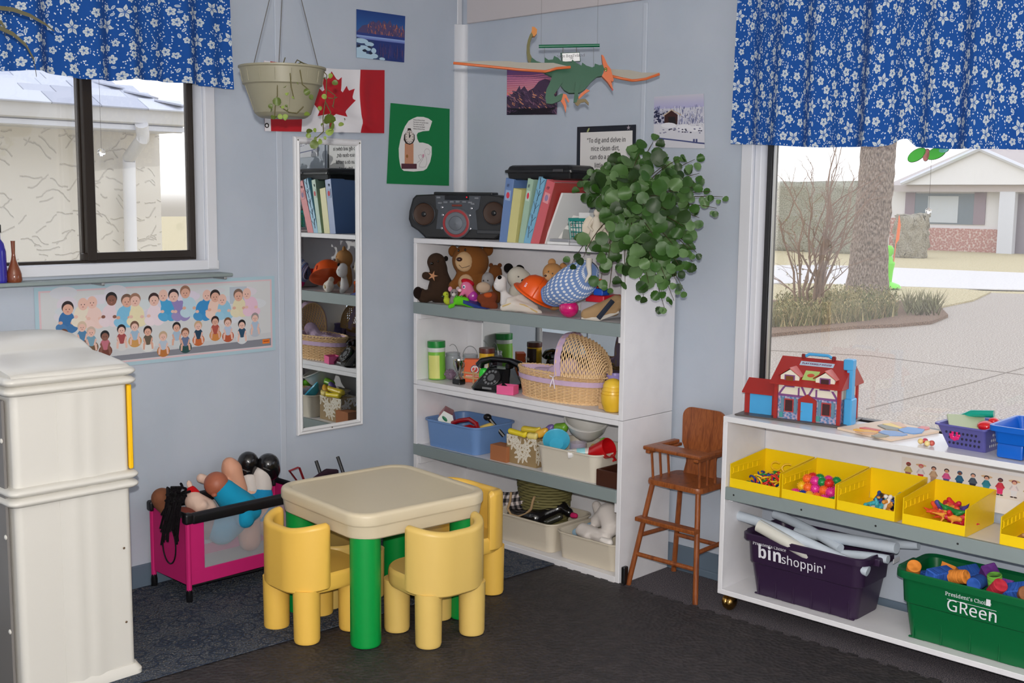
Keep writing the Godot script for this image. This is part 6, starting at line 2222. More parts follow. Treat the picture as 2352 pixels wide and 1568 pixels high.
# ---------------------------------------------------------------- second shelf: kitchen toys
func tin(nm, label, p: Vector3, r: float, h: float, bands: Array, tilt := Basis.IDENTITY) -> Node3D:
	var t := thing(nm, label, "tin", p)
	t.basis = tilt
	for b in bands:   # [part, y0, y1, radius factor, colour, roughness]
		var m := mb(35)
		m.lathe([[r * b[3] * 0.97, h * b[1]], [r * b[3], h * b[1] + 0.002], [r * b[3], h * b[2] - 0.002], [r * b[3] * 0.97, h * b[2]]], 28)
		part(t, b[0], m, mat(b[4], b[5]))
	return t
func second_shelf():
	# mirror panel standing against the back of the shelf
	var mp := thing("mirror_panel", "frameless mirror panel standing at the back of the middle shelf", "mirror", Vector3(0.74, SH2, 0.034))
	wpart(mp, "glass", boxm(Vector3(0.745, SH2 + 0.165, 0.031), Vector3(1.11, 0.325, 0.006)), mat(C8(218, 222, 222), 0.0, 1.0))
	for x in [0.192, 1.298]: wpart(mp, "edge_clip", boxm(Vector3(x, SH2 + 0.16, 0.033), Vector3(0.01, 0.32, 0.012), 0.002), M.white)
	var p := stand(1004, 868, 0.27, SH2)
	var t := tin("drink_canister", "green and white drink canister with a pale green label", p, 0.042, 0.185, [["body", 0.0, 0.72, 1.0, C8(120, 186, 60), 0.35], ["shoulder_band", 0.72, 0.83, 1.0, C8(206, 212, 206), 0.35], ["lid", 0.83, 1.0, 1.04, C8(24, 132, 52), 0.3]], rot(0, 0, 2))
	var lb := mb()
	var g := []
	for i in 9:
		var a := lerpf(0.1, 1.5, i / 8.0)
		g.append([Vector3(sin(a - 0.35) * 0.0425, 0.118, cos(a - 0.35) * 0.0425), Vector3(sin(a - 0.35) * 0.0425, 0.006, cos(a - 0.35) * 0.0425)])
	lb.sheet(g, 0.0006)
	part(t, "label", lb, mat(C8(214, 214, 120), 0.5))
	# pale jar with a wire handle, bead flower, trophy
	p = stand(1040, 850, 0.14, SH2)
	t = thing("glass_jar", "clear pail jar with wire handle behind the green canister", "jar", p)
	var j := mb(40)
	j.lathe([[0.0, 0.0], [0.034, 0.0], [0.038, 0.01], [0.038, 0.09], [0.034, 0.1], [0.036, 0.104], [0.036, 0.115], [0.0, 0.117]], 24)
	part(t, "body", j, mat(C8(160, 166, 172), 0.15))
	var wh := mb()
	var path := []
	for k in 11: path.append(Vector3(cos(PI * k / 10) * 0.04, 0.1 + sin(PI * k / 10) * 0.055, 0))
	wh.tube(path, 0.0014, 5)
	part(t, "wire_handle", wh, M.steel)
	p = stand(1080, 850, 0.12, SH2)
	var t2 := copy(t, p, 0.4, "clear pail jar with wire handle behind the orange box")
	p = stand(1034, 868, 0.27, SH2)
	var fl := mb(10)
	var q := RandomNumberGenerator.new()
	q.seed = 31
	for k in 70:
		var d := Vector3(q.randfn(), absf(q.randfn()), q.randfn()).normalized()
		fl.ell(Vector3(0, 0.03, 0) + d * 0.026, Vector3.ONE * 0.004, Basis.IDENTITY, 6, 4)
	fl.ell(Vector3(0, 0.03, 0), Vector3.ONE * 0.024)
	one("bead_ball", "speckled purple and grey beaded ball between canister and trophy", "ball", fl, mat(C8(126, 104, 124), 0.4), "", p)
	p = stand(1054, 874, 0.3, SH2)
	t = thing("toy_trophy", "small silver two handled trophy cup on a black base", "trophy", p)
	part(t, "base", boxm(Vector3(0, 0.0125, 0), Vector3(0.05, 0.025, 0.04), 0.002), gloss(C8(14, 14, 16), 0.1))
	var tc := mb(50)
	tc.lathe([[0.016, 0.025], [0.012, 0.03], [0.005, 0.036], [0.006, 0.05], [0.01, 0.06], [0.02, 0.08], [0.026, 0.105], [0.027, 0.115], [0.025, 0.115], [0.019, 0.082]], 24)
	var chrome := mat(C8(206, 204, 198), 0.12, 1.0)
	part(t, "cup", tc, chrome)
	for sd in [-1, 1]:
		var hn := mb()
		hn.tube([Vector3(sd * 0.025, 0.108, 0), Vector3(sd * 0.036, 0.104, 0), Vector3(sd * 0.036, 0.088, 0), Vector3(sd * 0.02, 0.076, 0)], 0.002, 6)
		part(t, "handle", hn, chrome)
	# small wooden fence
	p = stand(1064, 868, 0.24, SH2)
	t = thing("toy_fence", "little pale wooden fence with two rails", "toy fence", p, deg_to_rad(6))
	var pine := mat(C8(206, 166, 120), 0.6)
	for y in [0.024, 0.046]: part(t, "rail", boxm(Vector3(0.06, y, 0), Vector3(0.13, 0.009, 0.005), 0.001), pine)
	for x in [0.004, 0.06, 0.118]: part(t, "post", boxm(Vector3(x, 0.03, -0.004), Vector3(0.009, 0.06, 0.006), 0.001), pine)
	# orange baking soda box
	p = stand(1086, 862, 0.2, SH2)
	t = thing("baking_soda_box", "orange cardboard baking soda box with a round red emblem", "box", p, deg_to_rad(40))
	part(t, "carton", boxm(Vector3(0, 0.055, 0), Vector3(0.08, 0.11, 0.045), 0.001), mat(C8(226, 92, 30), 0.5))
	for d in [[0.021, C8(30, 50, 120), 0.0006], [0.018, C8(230, 226, 222), 0.0011], [0.013, C8(206, 36, 40), 0.0016]]:
		var em := mb()
		em.lathe([[d[0], 0.0], [d[0], d[2]]], 24, Vector3(0.012, 0.062, 0.0225), rot(90))
		part(t, "emblem", em, mat(d[1], 0.5))
	var ham := mb()
	ham.tube([Vector3(0.005, 0.056, 0.0246), Vector3(0.014, 0.064, 0.0246), Vector3(0.012, 0.07, 0.0246)], 0.0022, 5)
	ham.box(Vector3(0.012, 0.071, 0.0246), Vector3(0.012, 0.004, 0.002))
	part(t, "emblem", ham, M.paper)
	put_text(t, "carton_text", "BAKING SODA", 0.007, M.paper, t.global_transform * Transform3D(Basis.IDENTITY, Vector3(0.0, 0.03, 0.0232)), true)
	# baking powder tins: the front of the tin faces the mirror at the back
	p = stand(1118, 858, 0.2, SH2)
	t = tin("baking_powder_tin", "yellow baking powder tin with a dark brown lid", p, 0.036, 0.172, [["body", 0.0, 0.86, 1.0, C8(214, 168, 30), 0.35], ["lid", 0.86, 1.0, 1.05, C8(86, 40, 32), 0.35]])
	var mkl := func(a0, a1, y0, y1, rr):
		var gg := []
		for i in 11:
			var a := lerpf(a0, a1, i / 10.0)
			gg.append([Vector3(sin(a) * rr, y1, cos(a) * rr), Vector3(sin(a) * rr, y0, cos(a) * rr)])
		var mm := mb(60)
		mm.sheet(gg, 0.0005)
		return mm
	part(t, "ingredients_label", mkl.call(-0.25, 0.95, 0.03, 0.12, 0.0366), mat(C8(214, 210, 200), 0.5))
	part(t, "brown_label", mkl.call(PI - 1.0, PI + 0.9, 0.02, 0.142, 0.0366), mat(C8(54, 28, 24), 0.4))
	for k in 2:
		var wds: String = ["MAGIC", "BAKING"][k]
		put_text(t, "label_text", wds, 0.014, mat(C8(236, 230, 214), 0.5), t.global_transform * Transform3D(rot(0, 205, 0), Vector3(sin(deg_to_rad(205)) * 0.0395, 0.09 - 0.026 * k, cos(deg_to_rad(205)) * 0.0395)), true)
	p = stand(1112, 868, 0.28, SH2)
	var gc := mb(40)
	gc.lathe([[0.0, 0.0], [0.02, 0.0], [0.024, 0.006], [0.024, 0.072], [0.018, 0.086], [0.01, 0.09], [0.0, 0.091]], 22)
	one("green_pot", "little bright green plastic jar in front of the yellow tin", "jar", gc, mat(C8(40, 200, 50), 0.35), "", p)
	telephone()
	# pink box
	p = stand(1166, 902, 0.325, SH2)
	t = thing("pink_box", "small open pink cardboard box in front of the telephone", "box", p, deg_to_rad(20))
	var pk := mat(C8(232, 96, 150), 0.6)
	part(t, "bottom", boxm(Vector3(0, 0.0015, 0), Vector3(0.082, 0.003, 0.06)), pk)
	for sd in [-1, 1]:
		part(t, "side", boxm(Vector3(0, 0.02, sd * 0.029), Vector3(0.082, 0.04, 0.0025)), pk)
		part(t, "side", boxm(Vector3(sd * 0.0398, 0.02, 0), Vector3(0.0025, 0.04, 0.0555)), pk)
	bassinet()
	# lilac jug, wooden blocks and yellow jar at the right end
	p = stand(1412, 905, 0.2, SH2)
	t = thing("lilac_jug", "lilac plastic toy jug behind the yellow jar", "jug", p, -0.6)
	var jm := mb(50)
	jm.lathe([[0.0, 0.0], [0.04, 0.0], [0.045, 0.02], [0.04, 0.09], [0.034, 0.12], [0.038, 0.135], [0.034, 0.133], [0.03, 0.115]], 24)
	part(t, "body", jm, mat(C8(160, 146, 210), 0.35))
	var hn := mb()
	hn.tube([Vector3(-0.036, 0.12, 0), Vector3(-0.07, 0.115, 0.01), Vector3(-0.075, 0.07, 0.01), Vector3(-0.043, 0.045, 0)], 0.008, 8)
	part(t, "handle", hn, mat(C8(160, 146, 210), 0.35))
	p = stand(1385, 926, 0.3, SH2)
	for k in 3:
		var wb := one("wooden_block", ["pale wooden block at the bottom of the little stack", "pale wooden block in the middle of the little stack", "pale wooden block on top of the little stack"][k], "block", boxm(Vector3(0, 0.014, 0), Vector3(0.028, 0.0275, 0.028), 0.002), pine, "blocks stacked beside the yellow jar", p + Vector3(0.002 * k, 0.028 * k, -0.001 * k))
	p = stand(1412, 946, 0.315, SH2)
	t = thing("yellow_jar", "rounded yellow beehive jar with lid at the shelf end", "jar", p + Vector3(-0.012, 0, 0))
	var yj := mb(60)
	yj.lathe([[0.0, 0.0], [0.03, 0.0], [0.038, 0.008], [0.047, 0.035], [0.05, 0.06], [0.047, 0.085], [0.042, 0.1], [0.04, 0.104]], 28)
	part(t, "body", yj, mat(C8(232, 186, 50), 0.3))
	var yl := mb(60)
	yl.lathe([[0.042, 0.104], [0.042, 0.11], [0.034, 0.126], [0.018, 0.136], [0.0, 0.14]], 28)
	part(t, "lid", yl, mat(C8(236, 194, 60), 0.3))
	for y in [0.075, 0.088]:
		var rg := mb()
		var pp := []
		for k in 28: pp.append(Vector3(cos(TAU * k / 28) * (0.0495 if y < 0.08 else 0.0465), y, sin(TAU * k / 28) * (0.0495 if y < 0.08 else 0.0465)))
		rg.tube(pp, 0.0016, 5, true)
		part(t, "ring", rg, mat(C8(222, 172, 40), 0.3))

func telephone():
	var p := stand(1142, 884, 0.27, SH2)
	var t := thing("rotary_telephone", "black rotary dial telephone with its handset resting on top", "telephone", p, face_cam(p) - 0.55)
	var bk := gloss(C8(14, 14, 16), 0.12)
	var m := mb(40)
	var rings := []
	for q in [[0.19, 0.17, 0.0, 0.03, 0.0], [0.2, 0.18, 0.01, 0.035, 0.0], [0.185, 0.16, 0.03, 0.035, -0.006], [0.15, 0.12, 0.06, 0.03, -0.02], [0.125, 0.085, 0.088, 0.025, -0.034], [0.12, 0.075, 0.096, 0.022, -0.036]]:
		var ring := PackedVector3Array()
		for v in MB.rrect(q[0], q[1], q[3], 5, q[2]): ring.append(v + Vector3(0, 0, q[4]))
		rings.append(ring)
	m.loft(rings)
	part(t, "body", m, bk)
	var db := rot(38)
	var dc := Vector3(0, 0.056, 0.048)
	var d1 := mb(30)
	d1.lathe([[0.046, -0.004], [0.046, 0.006], [0.043, 0.008]], 32, dc, rot(52))
	var dial := part(t, "dial", d1, mat(C8(30, 30, 32), 0.25))
	var ax := rot(52)
	for k in 10:
		var a := TAU * (k + 1.2) / 12.5
		var h := mb()
		h.lathe([[0.0065, 0.0], [0.0065, 0.0012]], 12, dc + ax * Vector3(cos(a) * 0.033, 0.0082, sin(a) * 0.033), ax)
		part(dial, "finger_hole", h, mat(C8(112, 114, 116), 0.4))
	var ct := mb()
	ct.lathe([[0.018, 0.0], [0.018, 0.0016]], 20, dc + ax * Vector3(0, 0.0082, 0), ax)
	part(dial, "number_card", ct, mat(C8(96, 98, 100), 0.5))
	var hs := mb(70)
	hs.tube([Vector3(-0.115, 0.096, -0.03), Vector3(-0.1, 0.118, -0.032), Vector3(-0.05, 0.132, -0.034), Vector3(0.05, 0.132, -0.034), Vector3(0.1, 0.118, -0.032), Vector3(0.115, 0.096, -0.03)], [0.024, 0.018, 0.013, 0.013, 0.018, 0.024], 12)
	part(t, "handset", hs, bk)
	for sd in [-1, 1]: part(t, "cradle", boxm(Vector3(sd * 0.045, 0.108, -0.034), Vector3(0.02, 0.026, 0.05), 0.004), bk)
	part(t, "name_plate", boxm(Vector3(0, 0.016, 0.0905), Vector3(0.05, 0.01, 0.002), 0.001), M.steel)

# wicker: horizontal strands woven in and out of upright stakes
func bassinet():
	var t := thing("wicker_bassinet", "small wicker doll bassinet with hood and lilac lining", "doll bassinet", Vector3(0.9, SH2, 0.245))
	var wick := mat(C8(230, 194, 146), 0.7)
	var cx := 0.9
	var cz := 0.24
	var oval := func(a: float, y: float) -> Vector3:
		var g := 0.86 + 0.5 * (y - SH2)
		var flare := 1.0 + 0.25 * pow(maxf(cos(a + PI), 0.0), 2.0) * (y - SH2) * 2.0
		return Vector3(cx + 0.25 * g * cos(a) * flare, y, cz + 0.1 * g * sin(a))
	var n := 64
	var m := mb(80)
	for r in 17:
		var y := SH2 + 0.006 + r * 0.0068
		var path := []
		for k in n * 2:
			var a := TAU * k / (n * 2.0)
			var p: Vector3 = oval.call(a, y)
			var out := Vector3(cos(a), 0, sin(a)) * 0.0022 * (1 if (k / 2 + r) % 2 == 0 else -1)
			path.append(p + out)
		m.tube(path, 0.0034, 4, true)
	wpart(t, "basket_weave", m, wick)
	var st := mb()
	for k in n / 2:
		var a := TAU * k / (n / 2.0)
		st.tube([oval.call(a, SH2 + 0.002), oval.call(a, SH2 + 0.126)], 0.0024, 4)
	wpart(t, "stakes", st, wick)
	for yy in [SH2 + 0.003, SH2 + 0.126]:
		var rim := mb(70)
		for s in 2:
			var path := []
			for k in 90:
				var a := TAU * k / 90.0
				var p: Vector3 = oval.call(a, yy)
				path.append(p + Vector3(cos(a), 0, sin(a)) * 0.004 * cos(a * 30 + PI * s) + Vector3(0, 0.004 * sin(a * 30 + PI * s), 0))
			rim.tube(path, 0.0042, 5, true)
		wpart(t, "braided_rim", rim, wick)
	var fl := mb()
	var ring := PackedVector3Array()
	for k in 40: ring.append(oval.call(TAU * k / 40, SH2 + 0.01) * Vector3(1, 1, 1))
	fl.loft([ring, ring], true, false)
	wpart(t, "basket_floor", fl, wick)
	# hood: half dome over the right end
	var hm := mb(80)
	var hc := Vector3(cx + 0.075, SH2 + 0.12, cz)
	for r in 26:
		var phi := PI * 0.5 * (r / 25.0) * 1.0   # from the hood mouth to the end
		var path := []
		for k in 33:
			var th := PI * k / 32.0
			var R := cos(phi)
			var w := 1.0 + 0.022 * (1 if (k + r) % 2 == 0 else -1)
			path.append(hc + Vector3(0.165 * sin(phi) - 0.03 * sin(th) * (1.0 - phi), 0.168 * sin(th) * pow(maxf(R, 0.0), 0.55) * w, 0.112 * cos(th) * pow(maxf(R, 0.02), 0.55) * w))
		hm.tube(path, 0.0034, 4)
	wpart(t, "hood_weave", hm, wick)
	var hr := mb(70)
	var pth := []
	for k in 33:
		var th := PI * k / 32.0
		pth.append(hc + Vector3(-0.03 * sin(th) - 0.004, 0.172 * sin(th), 0.116 * cos(th)))
	hr.tube(pth, 0.006, 6)
	wpart(t, "hood_rim", hr, wick)
	# lilac lining, frill and ribbon
	var lil := mat(C8(206, 178, 206), 0.9)
	var ln := mb(80)
	var rings := []
	for i in 4:
		var rg := PackedVector3Array()
		for k in 48:
			var a := TAU * k / 48
			var p: Vector3 = oval.call(a, SH2 + 0.128 - 0.03 * i)
			rg.append(Vector3(cx, p.y, cz) + (p - Vector3(cx, p.y, cz)) * (0.95 - 0.012 * i + 0.012 * (k % 2)))
		rings.append(rg)
	ln.loft(rings, false, true)
	wpart(t, "lining", ln, lil)
	var fr := mb(80)
	var rg2 := []
	for i in 3:
		var rg := PackedVector3Array()
		for k in 72:
			var a := TAU * k / 72
			var p: Vector3 = oval.call(a, SH2 + [0.1, 0.09, 0.078][i])
			rg.append(p + Vector3(cos(a), 0, sin(a)) * (0.006 + 0.004 * (k % 2)))
		rg2.append(rg)
	fr.loft(rg2, false, false)
	wpart(t, "frill", fr, lil)
	var hf := mb(80)
	var g := []
	for k in 33:
		var th := PI * k / 32.0
		var a := hc + Vector3(-0.03 * sin(th) - 0.012, 0.176 * sin(th), 0.12 * cos(th))
		g.append([a, a + Vector3(0.035, 0.004 * sin(k * 2.4) + 0.004, 0.004 * cos(k * 2.4))])
	hf.sheet(g, 0.001)
	wpart(t, "hood_frill", hf, lil)
	var bw := mb(60)
	var bp := PZ(1270, 866, 0.345)
	for q in [[-8, -4], [8, -6], [-7, 22], [4, 26]]:
		bw.tube([bp, bp + (cr * q[0] - cu * q[1]) * 0.0019 * 0.6 - cw * 0.004, bp + (cr * q[0] - cu * q[1]) * 0.0019], [0.002, 0.0035, 0.002], 5)
	wpart(t, "ribbon", bw, mat(C8(230, 220, 232), 0.6))
	# folded lilac blanket lying inside
	var bl := mb(85)
	bl.body([[Vector3(cx - 0.03, SH2 + 0.115, cz + 0.02), Vector3(cx + 0.05, SH2 + 0.15, cz), 0.03, 0.036], [Vector3(cx - 0.14, SH2 + 0.1, cz), Vector3(cx - 0.02, SH2 + 0.108, cz), 0.026, 0.026]], 0.006, 0.02)
	one("doll_blanket", "lilac doll blanket bundled inside the wicker bassinet", "blanket", bl, fur(C8(206, 180, 206)))

# ---------------------------------------------------------------- tubs and their contents
# open tub with rolled rim: x0..x1 at the rim, front z, depth, height
func tub(nm, label, x0: float, x1: float, zf: float, d: float, y: float, h: float, m, turn := 0.0) -> Node3D:
	var t := thing(nm, label, "storage tub", Vector3((x0 + x1) / 2, y + 0.0005, zf - d / 2), turn)
	var w := x1 - x0
	var k := mb(40)
	var rings := []
	for q in [[0.86, 0.0, 0.02], [0.88, 0.004, 0.03], [0.955, 0.93, 0.045], [1.0, 0.95, 0.05], [1.0, 1.0, 0.05], [0.97, 1.0, 0.046], [0.945, 0.97, 0.042], [0.87, 0.03, 0.03]]:
		rings.append(MB.rrect(w * q[0], d - w * (1.0 - q[0]), q[2], 6, h * q[1]))
	k.loft(rings)
	part(t, "shell", k, m)
	return t
func lump(nm, label, cat, prims: Array, col, cell := 0.006, k := 0.012, group := "") -> MeshInstance3D:
	var m := mb(85)
	m.body(prims, cell, k)
	return one(nm, label, cat, m, col, group)
func third_shelf():
	var blue := mat(C8(108, 144, 196), 0.4)
	var white := mat(C8(214, 206, 190), 0.4)
	tub("plastic_tub", "blue plastic tub of toy kitchen things", 0.086, 0.466, 0.342, 0.29, SH3, 0.135, blue)
	# milk carton
	var c := thing("milk_carton", "white and red toy milk carton lying in the blue tub", "toy carton", Vector3(0.16, SH3 + 0.13, 0.24), deg_to_rad(40))
	c.basis = rot(0, 44, 0) * rot(0, 0, 12)
	var pf := PackedVector2Array([Vector2(-0.036, -0.05), Vector2(0.036, -0.05), Vector2(0.036, 0.02), Vector2(0.0, 0.05), Vector2(-0.036, 0.02)])
	var cm := mb(25)
	cm.ext(pf, -0.07, 0.07)
	part(c, "carton", cm, mat(C8(186, 14, 26), 0.25))
	var ce := mb(25)
	ce.ext(pf, 0.0702, 0.0722)
	part(c, "white_end", ce, mat(C8(226, 230, 226), 0.25))
	blob(c, "green_mark", Vector3(-0.004, 0.012, 0.0725), Vector3(0.008, 0.017, 0.001), mat(C8(0, 112, 70), 0.4), rot(0, 0, 30))
	c = thing("red_kettle", "shiny red toy kettle in the blue tub", "toy kettle", Vector3(0.33, SH3 + 0.07, 0.25))
	var kt := mb(50)
	kt.lathe([[0.0, -0.03], [0.045, -0.03], [0.056, -0.01], [0.056, 0.02], [0.04, 0.045], [0.0, 0.055]], 26)
	part(c, "body", kt, gloss(C8(170, 14, 24), 0.12))
	var kh := mb()
	kh.tube([Vector3(-0.1, 0.05, 0.02), Vector3(-0.06, 0.066, 0.01), Vector3(0.0, 0.08, 0), Vector3(0.045, 0.066, 0), Vector3(0.058, 0.04, 0)], 0.011, 8)
	part(c, "handle", kh, gloss(C8(150, 10, 22), 0.15))
	var ut := mb()
	ut.tube([Vector3(0.47, 0.47, 0.16), Vector3(0.42, 0.535, 0.19), Vector3(0.4, 0.56, 0.2)], 0.01, 8)
	ut.ell(Vector3(0.4, 0.558, 0.2), Vector3(0.022, 0.016, 0.018))
	one("black_ladle", "black plastic toy ladle sticking out of the blue tub", "toy utensil", ut, M.black)
	lump("yellow_cup", "yellow toy cup lying in the blue tub", "cup", [[Vector3(0.39, SH3 + 0.1, 0.22), Vector3(0.42, SH3 + 0.12, 0.2), 0.026, 0.02]], mat(C8(232, 200, 110), 0.4))
	# cardboard box
	var p := stand(1146, 1052, 0.31, SH3)
	one("cardboard_box", "small plain brown cardboard box beside the floral box", "box", boxm(Vector3(0, 0.036, -0.03), Vector3(0.105, 0.072, 0.07), 0.001), mat(C8(166, 104, 64), 0.8), "", p)
	# floral box with toy food on top
	p = stand(1198, 1072, 0.29, SH3)
	var fi := img(256, 256, C8(150, 126, 88))
	var q := RandomNumberGenerator.new()
	q.seed = 41
	for k in 16:
		var o := Vector2(q.randf() * 256, q.randf() * 256)
		for j in 6:
			var a := TAU * j / 6 + k
			pell(fi, o.x + cos(a) * 26, o.y + sin(a) * 26, 24, 8, C8(226, 220, 206), a)
			pline(fi, o, o + Vector2(cos(a), sin(a)) * 40, 2, C8(170, 150, 112))
	var fm := img_mat(fi, 0.6)
	fm.uv1_triplanar = true
	fm.uv1_scale = Vector3.ONE * 6.0
	one("floral_box", "tan box printed with cream flowers filled with toy food", "box", boxm(Vector3(0, 0.065, -0.055), Vector3(0.185, 0.13, 0.12), 0.001), fm, "", p)
	var top := p + Vector3(0, 0.131, -0.05)
	var foods := [["toy_banana", "yellow toy banana on the floral box", [-0.07, 0.014, 0.05, 0.02, 0.01, 0.055, 0.014, 0.012], C8(232, 208, 40)], ["toy_corn", "yellow toy corn cob behind the toy banana", [-0.03, 0.02, 0.0, 0.06, 0.03, 0.01, 0.018, 0.014], C8(226, 200, 60)], ["toy_cheese", "pale yellow toy cheese wedge at the floral box edge", [0.05, 0.01, 0.05, 0.075, 0.01, 0.045, 0.016, 0.014], C8(226, 206, 120)], ["toy_pear", "orange yellow toy pear behind the toy cheese", [0.08, 0.02, 0.02, 0.1, 0.03, 0.01, 0.02, 0.018], C8(230, 176, 60)], ["toy_grapes", "purple toy grapes on the floral box", [0.09, 0.03, -0.03, 0.1, 0.04, -0.03, 0.02, 0.018], C8(120, 100, 170)], ["toy_pepper", "green toy pepper next to the white bowl", [0.125, 0.045, -0.05, 0.16, 0.05, -0.05, 0.02, 0.022], C8(120, 176, 50)]]
	for f in foods:
		var v: Array = f[2]
		lump(f[0], f[1], "toy food", [[top + Vector3(v[0], v[1], v[2]), top + Vector3(v[3], v[4], v[5]), v[6], v[7]], [top + Vector3(v[3], v[4], v[5]), top + Vector3(v[3] + 0.01, v[4] + 0.012, v[5]), v[7] * 0.8, v[7] * 0.5]], mat(f[3], 0.35), 0.004, 0.008, "toy food heaped on the floral box")
	# white tub with bowls
	tub("plastic_tub", "cream plastic tub of toy bowls and jars on the same shelf as the blue tub", 0.823, 1.19, 0.342, 0.3, SH3, 0.125, white)
	var bw := mb(45)
	bw.lathe([[0.0, -0.062], [0.045, -0.062], [0.05, -0.056], [0.08, -0.02], [0.098, 0.03], [0.103, 0.032], [0.103, 0.038], [0.096, 0.038], [0.076, -0.016], [0.04, -0.05], [0.0, -0.052]], 36)
	var bo := one("white_bowl", "large white mixing bowl tipped forward in the cream tub", "bowl", bw, mat(C8(222, 220, 214), 0.25), "", Vector3(0.975, SH3 + 0.205, 0.15))
	bo.basis = rot(24, 20, -8)
	var bd := mb(45)
	bd.lathe([[0.0, -0.02], [0.03, -0.02], [0.055, 0.008], [0.06, 0.02], [0.054, 0.018], [0.03, -0.012], [0.0, -0.014]], 28)
	var b2 := one("blue_dish", "light blue toy dish standing at the front of the cream tub", "dish", bd, mat(C8(70, 176, 206), 0.35), "", Vector3(0.9, SH3 + 0.13, 0.27))
	b2.basis = rot(46, 40, 0)
	var gj := mb(40)
	gj.lathe([[0.0, 0.0], [0.034, 0.0], [0.038, 0.004], [0.038, 0.07], [0.035, 0.07], [0.034, 0.006]], 24)
	var gl := glass(0.25, C8(200, 190, 214))
	one("clear_beaker", "clear plastic beaker in the middle of the cream tub", "beaker", gj, gl, "", Vector3(1.01, SH3 + 0.075, 0.25))
	var sj := thing("spice_jar", "small jar with pale blue label lying in the cream tub", "jar", Vector3(1.06, SH3 + 0.112, 0.3))
	sj.basis = rot(0, 38, 0) * rot(0, 0, 96)
	for b in [["body", 0.0, 0.075, 0.022, C8(206, 204, 196)], ["label", 0.018, 0.056, 0.0226, C8(140, 206, 214)], ["cap", 0.075, 0.094, 0.02, C8(226, 224, 222)]]:
		var m := mb(35)
		m.lathe([[b[3] * 0.95, b[1]], [b[3], b[1] + 0.002], [b[3], b[2] - 0.002], [b[3] * 0.95, b[2]]], 22)
		part(sj, b[0], m, mat(b[4], 0.3), Vector3(0, -0.045, 0))
	var rc := thing("red_mug", "red plastic mug tipped over the rim of the cream tub", "mug", Vector3(1.145, SH3 + 0.13, 0.26))
	rc.basis = rot(35, 20, -58)
	var rm := mb(40)
	rm.lathe([[0.0, -0.05], [0.034, -0.05], [0.044, 0.05], [0.041, 0.05], [0.031, -0.046], [0.0, -0.046]], 26)
	part(rc, "cup", rm, mat(C8(196, 20, 26), 0.3))
	var rh := mb()
	rh.tube([Vector3(0.04, 0.03, 0), Vector3(0.07, 0.025, 0), Vector3(0.068, -0.015, 0), Vector3(0.036, -0.025, 0)], 0.006, 7)
	part(rc, "handle", rh, mat(C8(196, 20, 26), 0.3))
	lump("lime_ball", "lime green toy lime behind the red mug", "toy food", [[Vector3(1.09, SH3 + 0.145, 0.17), Vector3(1.1, SH3 + 0.145, 0.17), 0.022, 0.02]], mat(C8(110, 200, 40), 0.35))
	lump("toy_squash", "yellow toy squash under the white bowl", "toy food", [[Vector3(1.06, SH3 + 0.12, 0.2), Vector3(1.085, SH3 + 0.125, 0.22), 0.02, 0.014]], mat(C8(226, 180, 30), 0.35))
	p = stand(1393, 1118, 0.325, SH3)
	var wbx := thing("dark_wooden_box", "dark stained wooden box at the right end of the shelf", "box", p + Vector3(0.012, 0, 0))
	part(wbx, "front", boxm(Vector3(0, 0.035, 0.0), Vector3(0.13, 0.07, 0.012), 0.002), mat(C8(64, 30, 16), 0.5))
	part(wbx, "floor", boxm(Vector3(0, 0.004, -0.09), Vector3(0.13, 0.008, 0.17)), mat(C8(64, 30, 16), 0.5))
	for s in [-1, 1]: part(wbx, "side", boxm(Vector3(s * 0.059, 0.035, -0.09), Vector3(0.012, 0.07, 0.168), 0.002), mat(C8(64, 30, 16), 0.5))

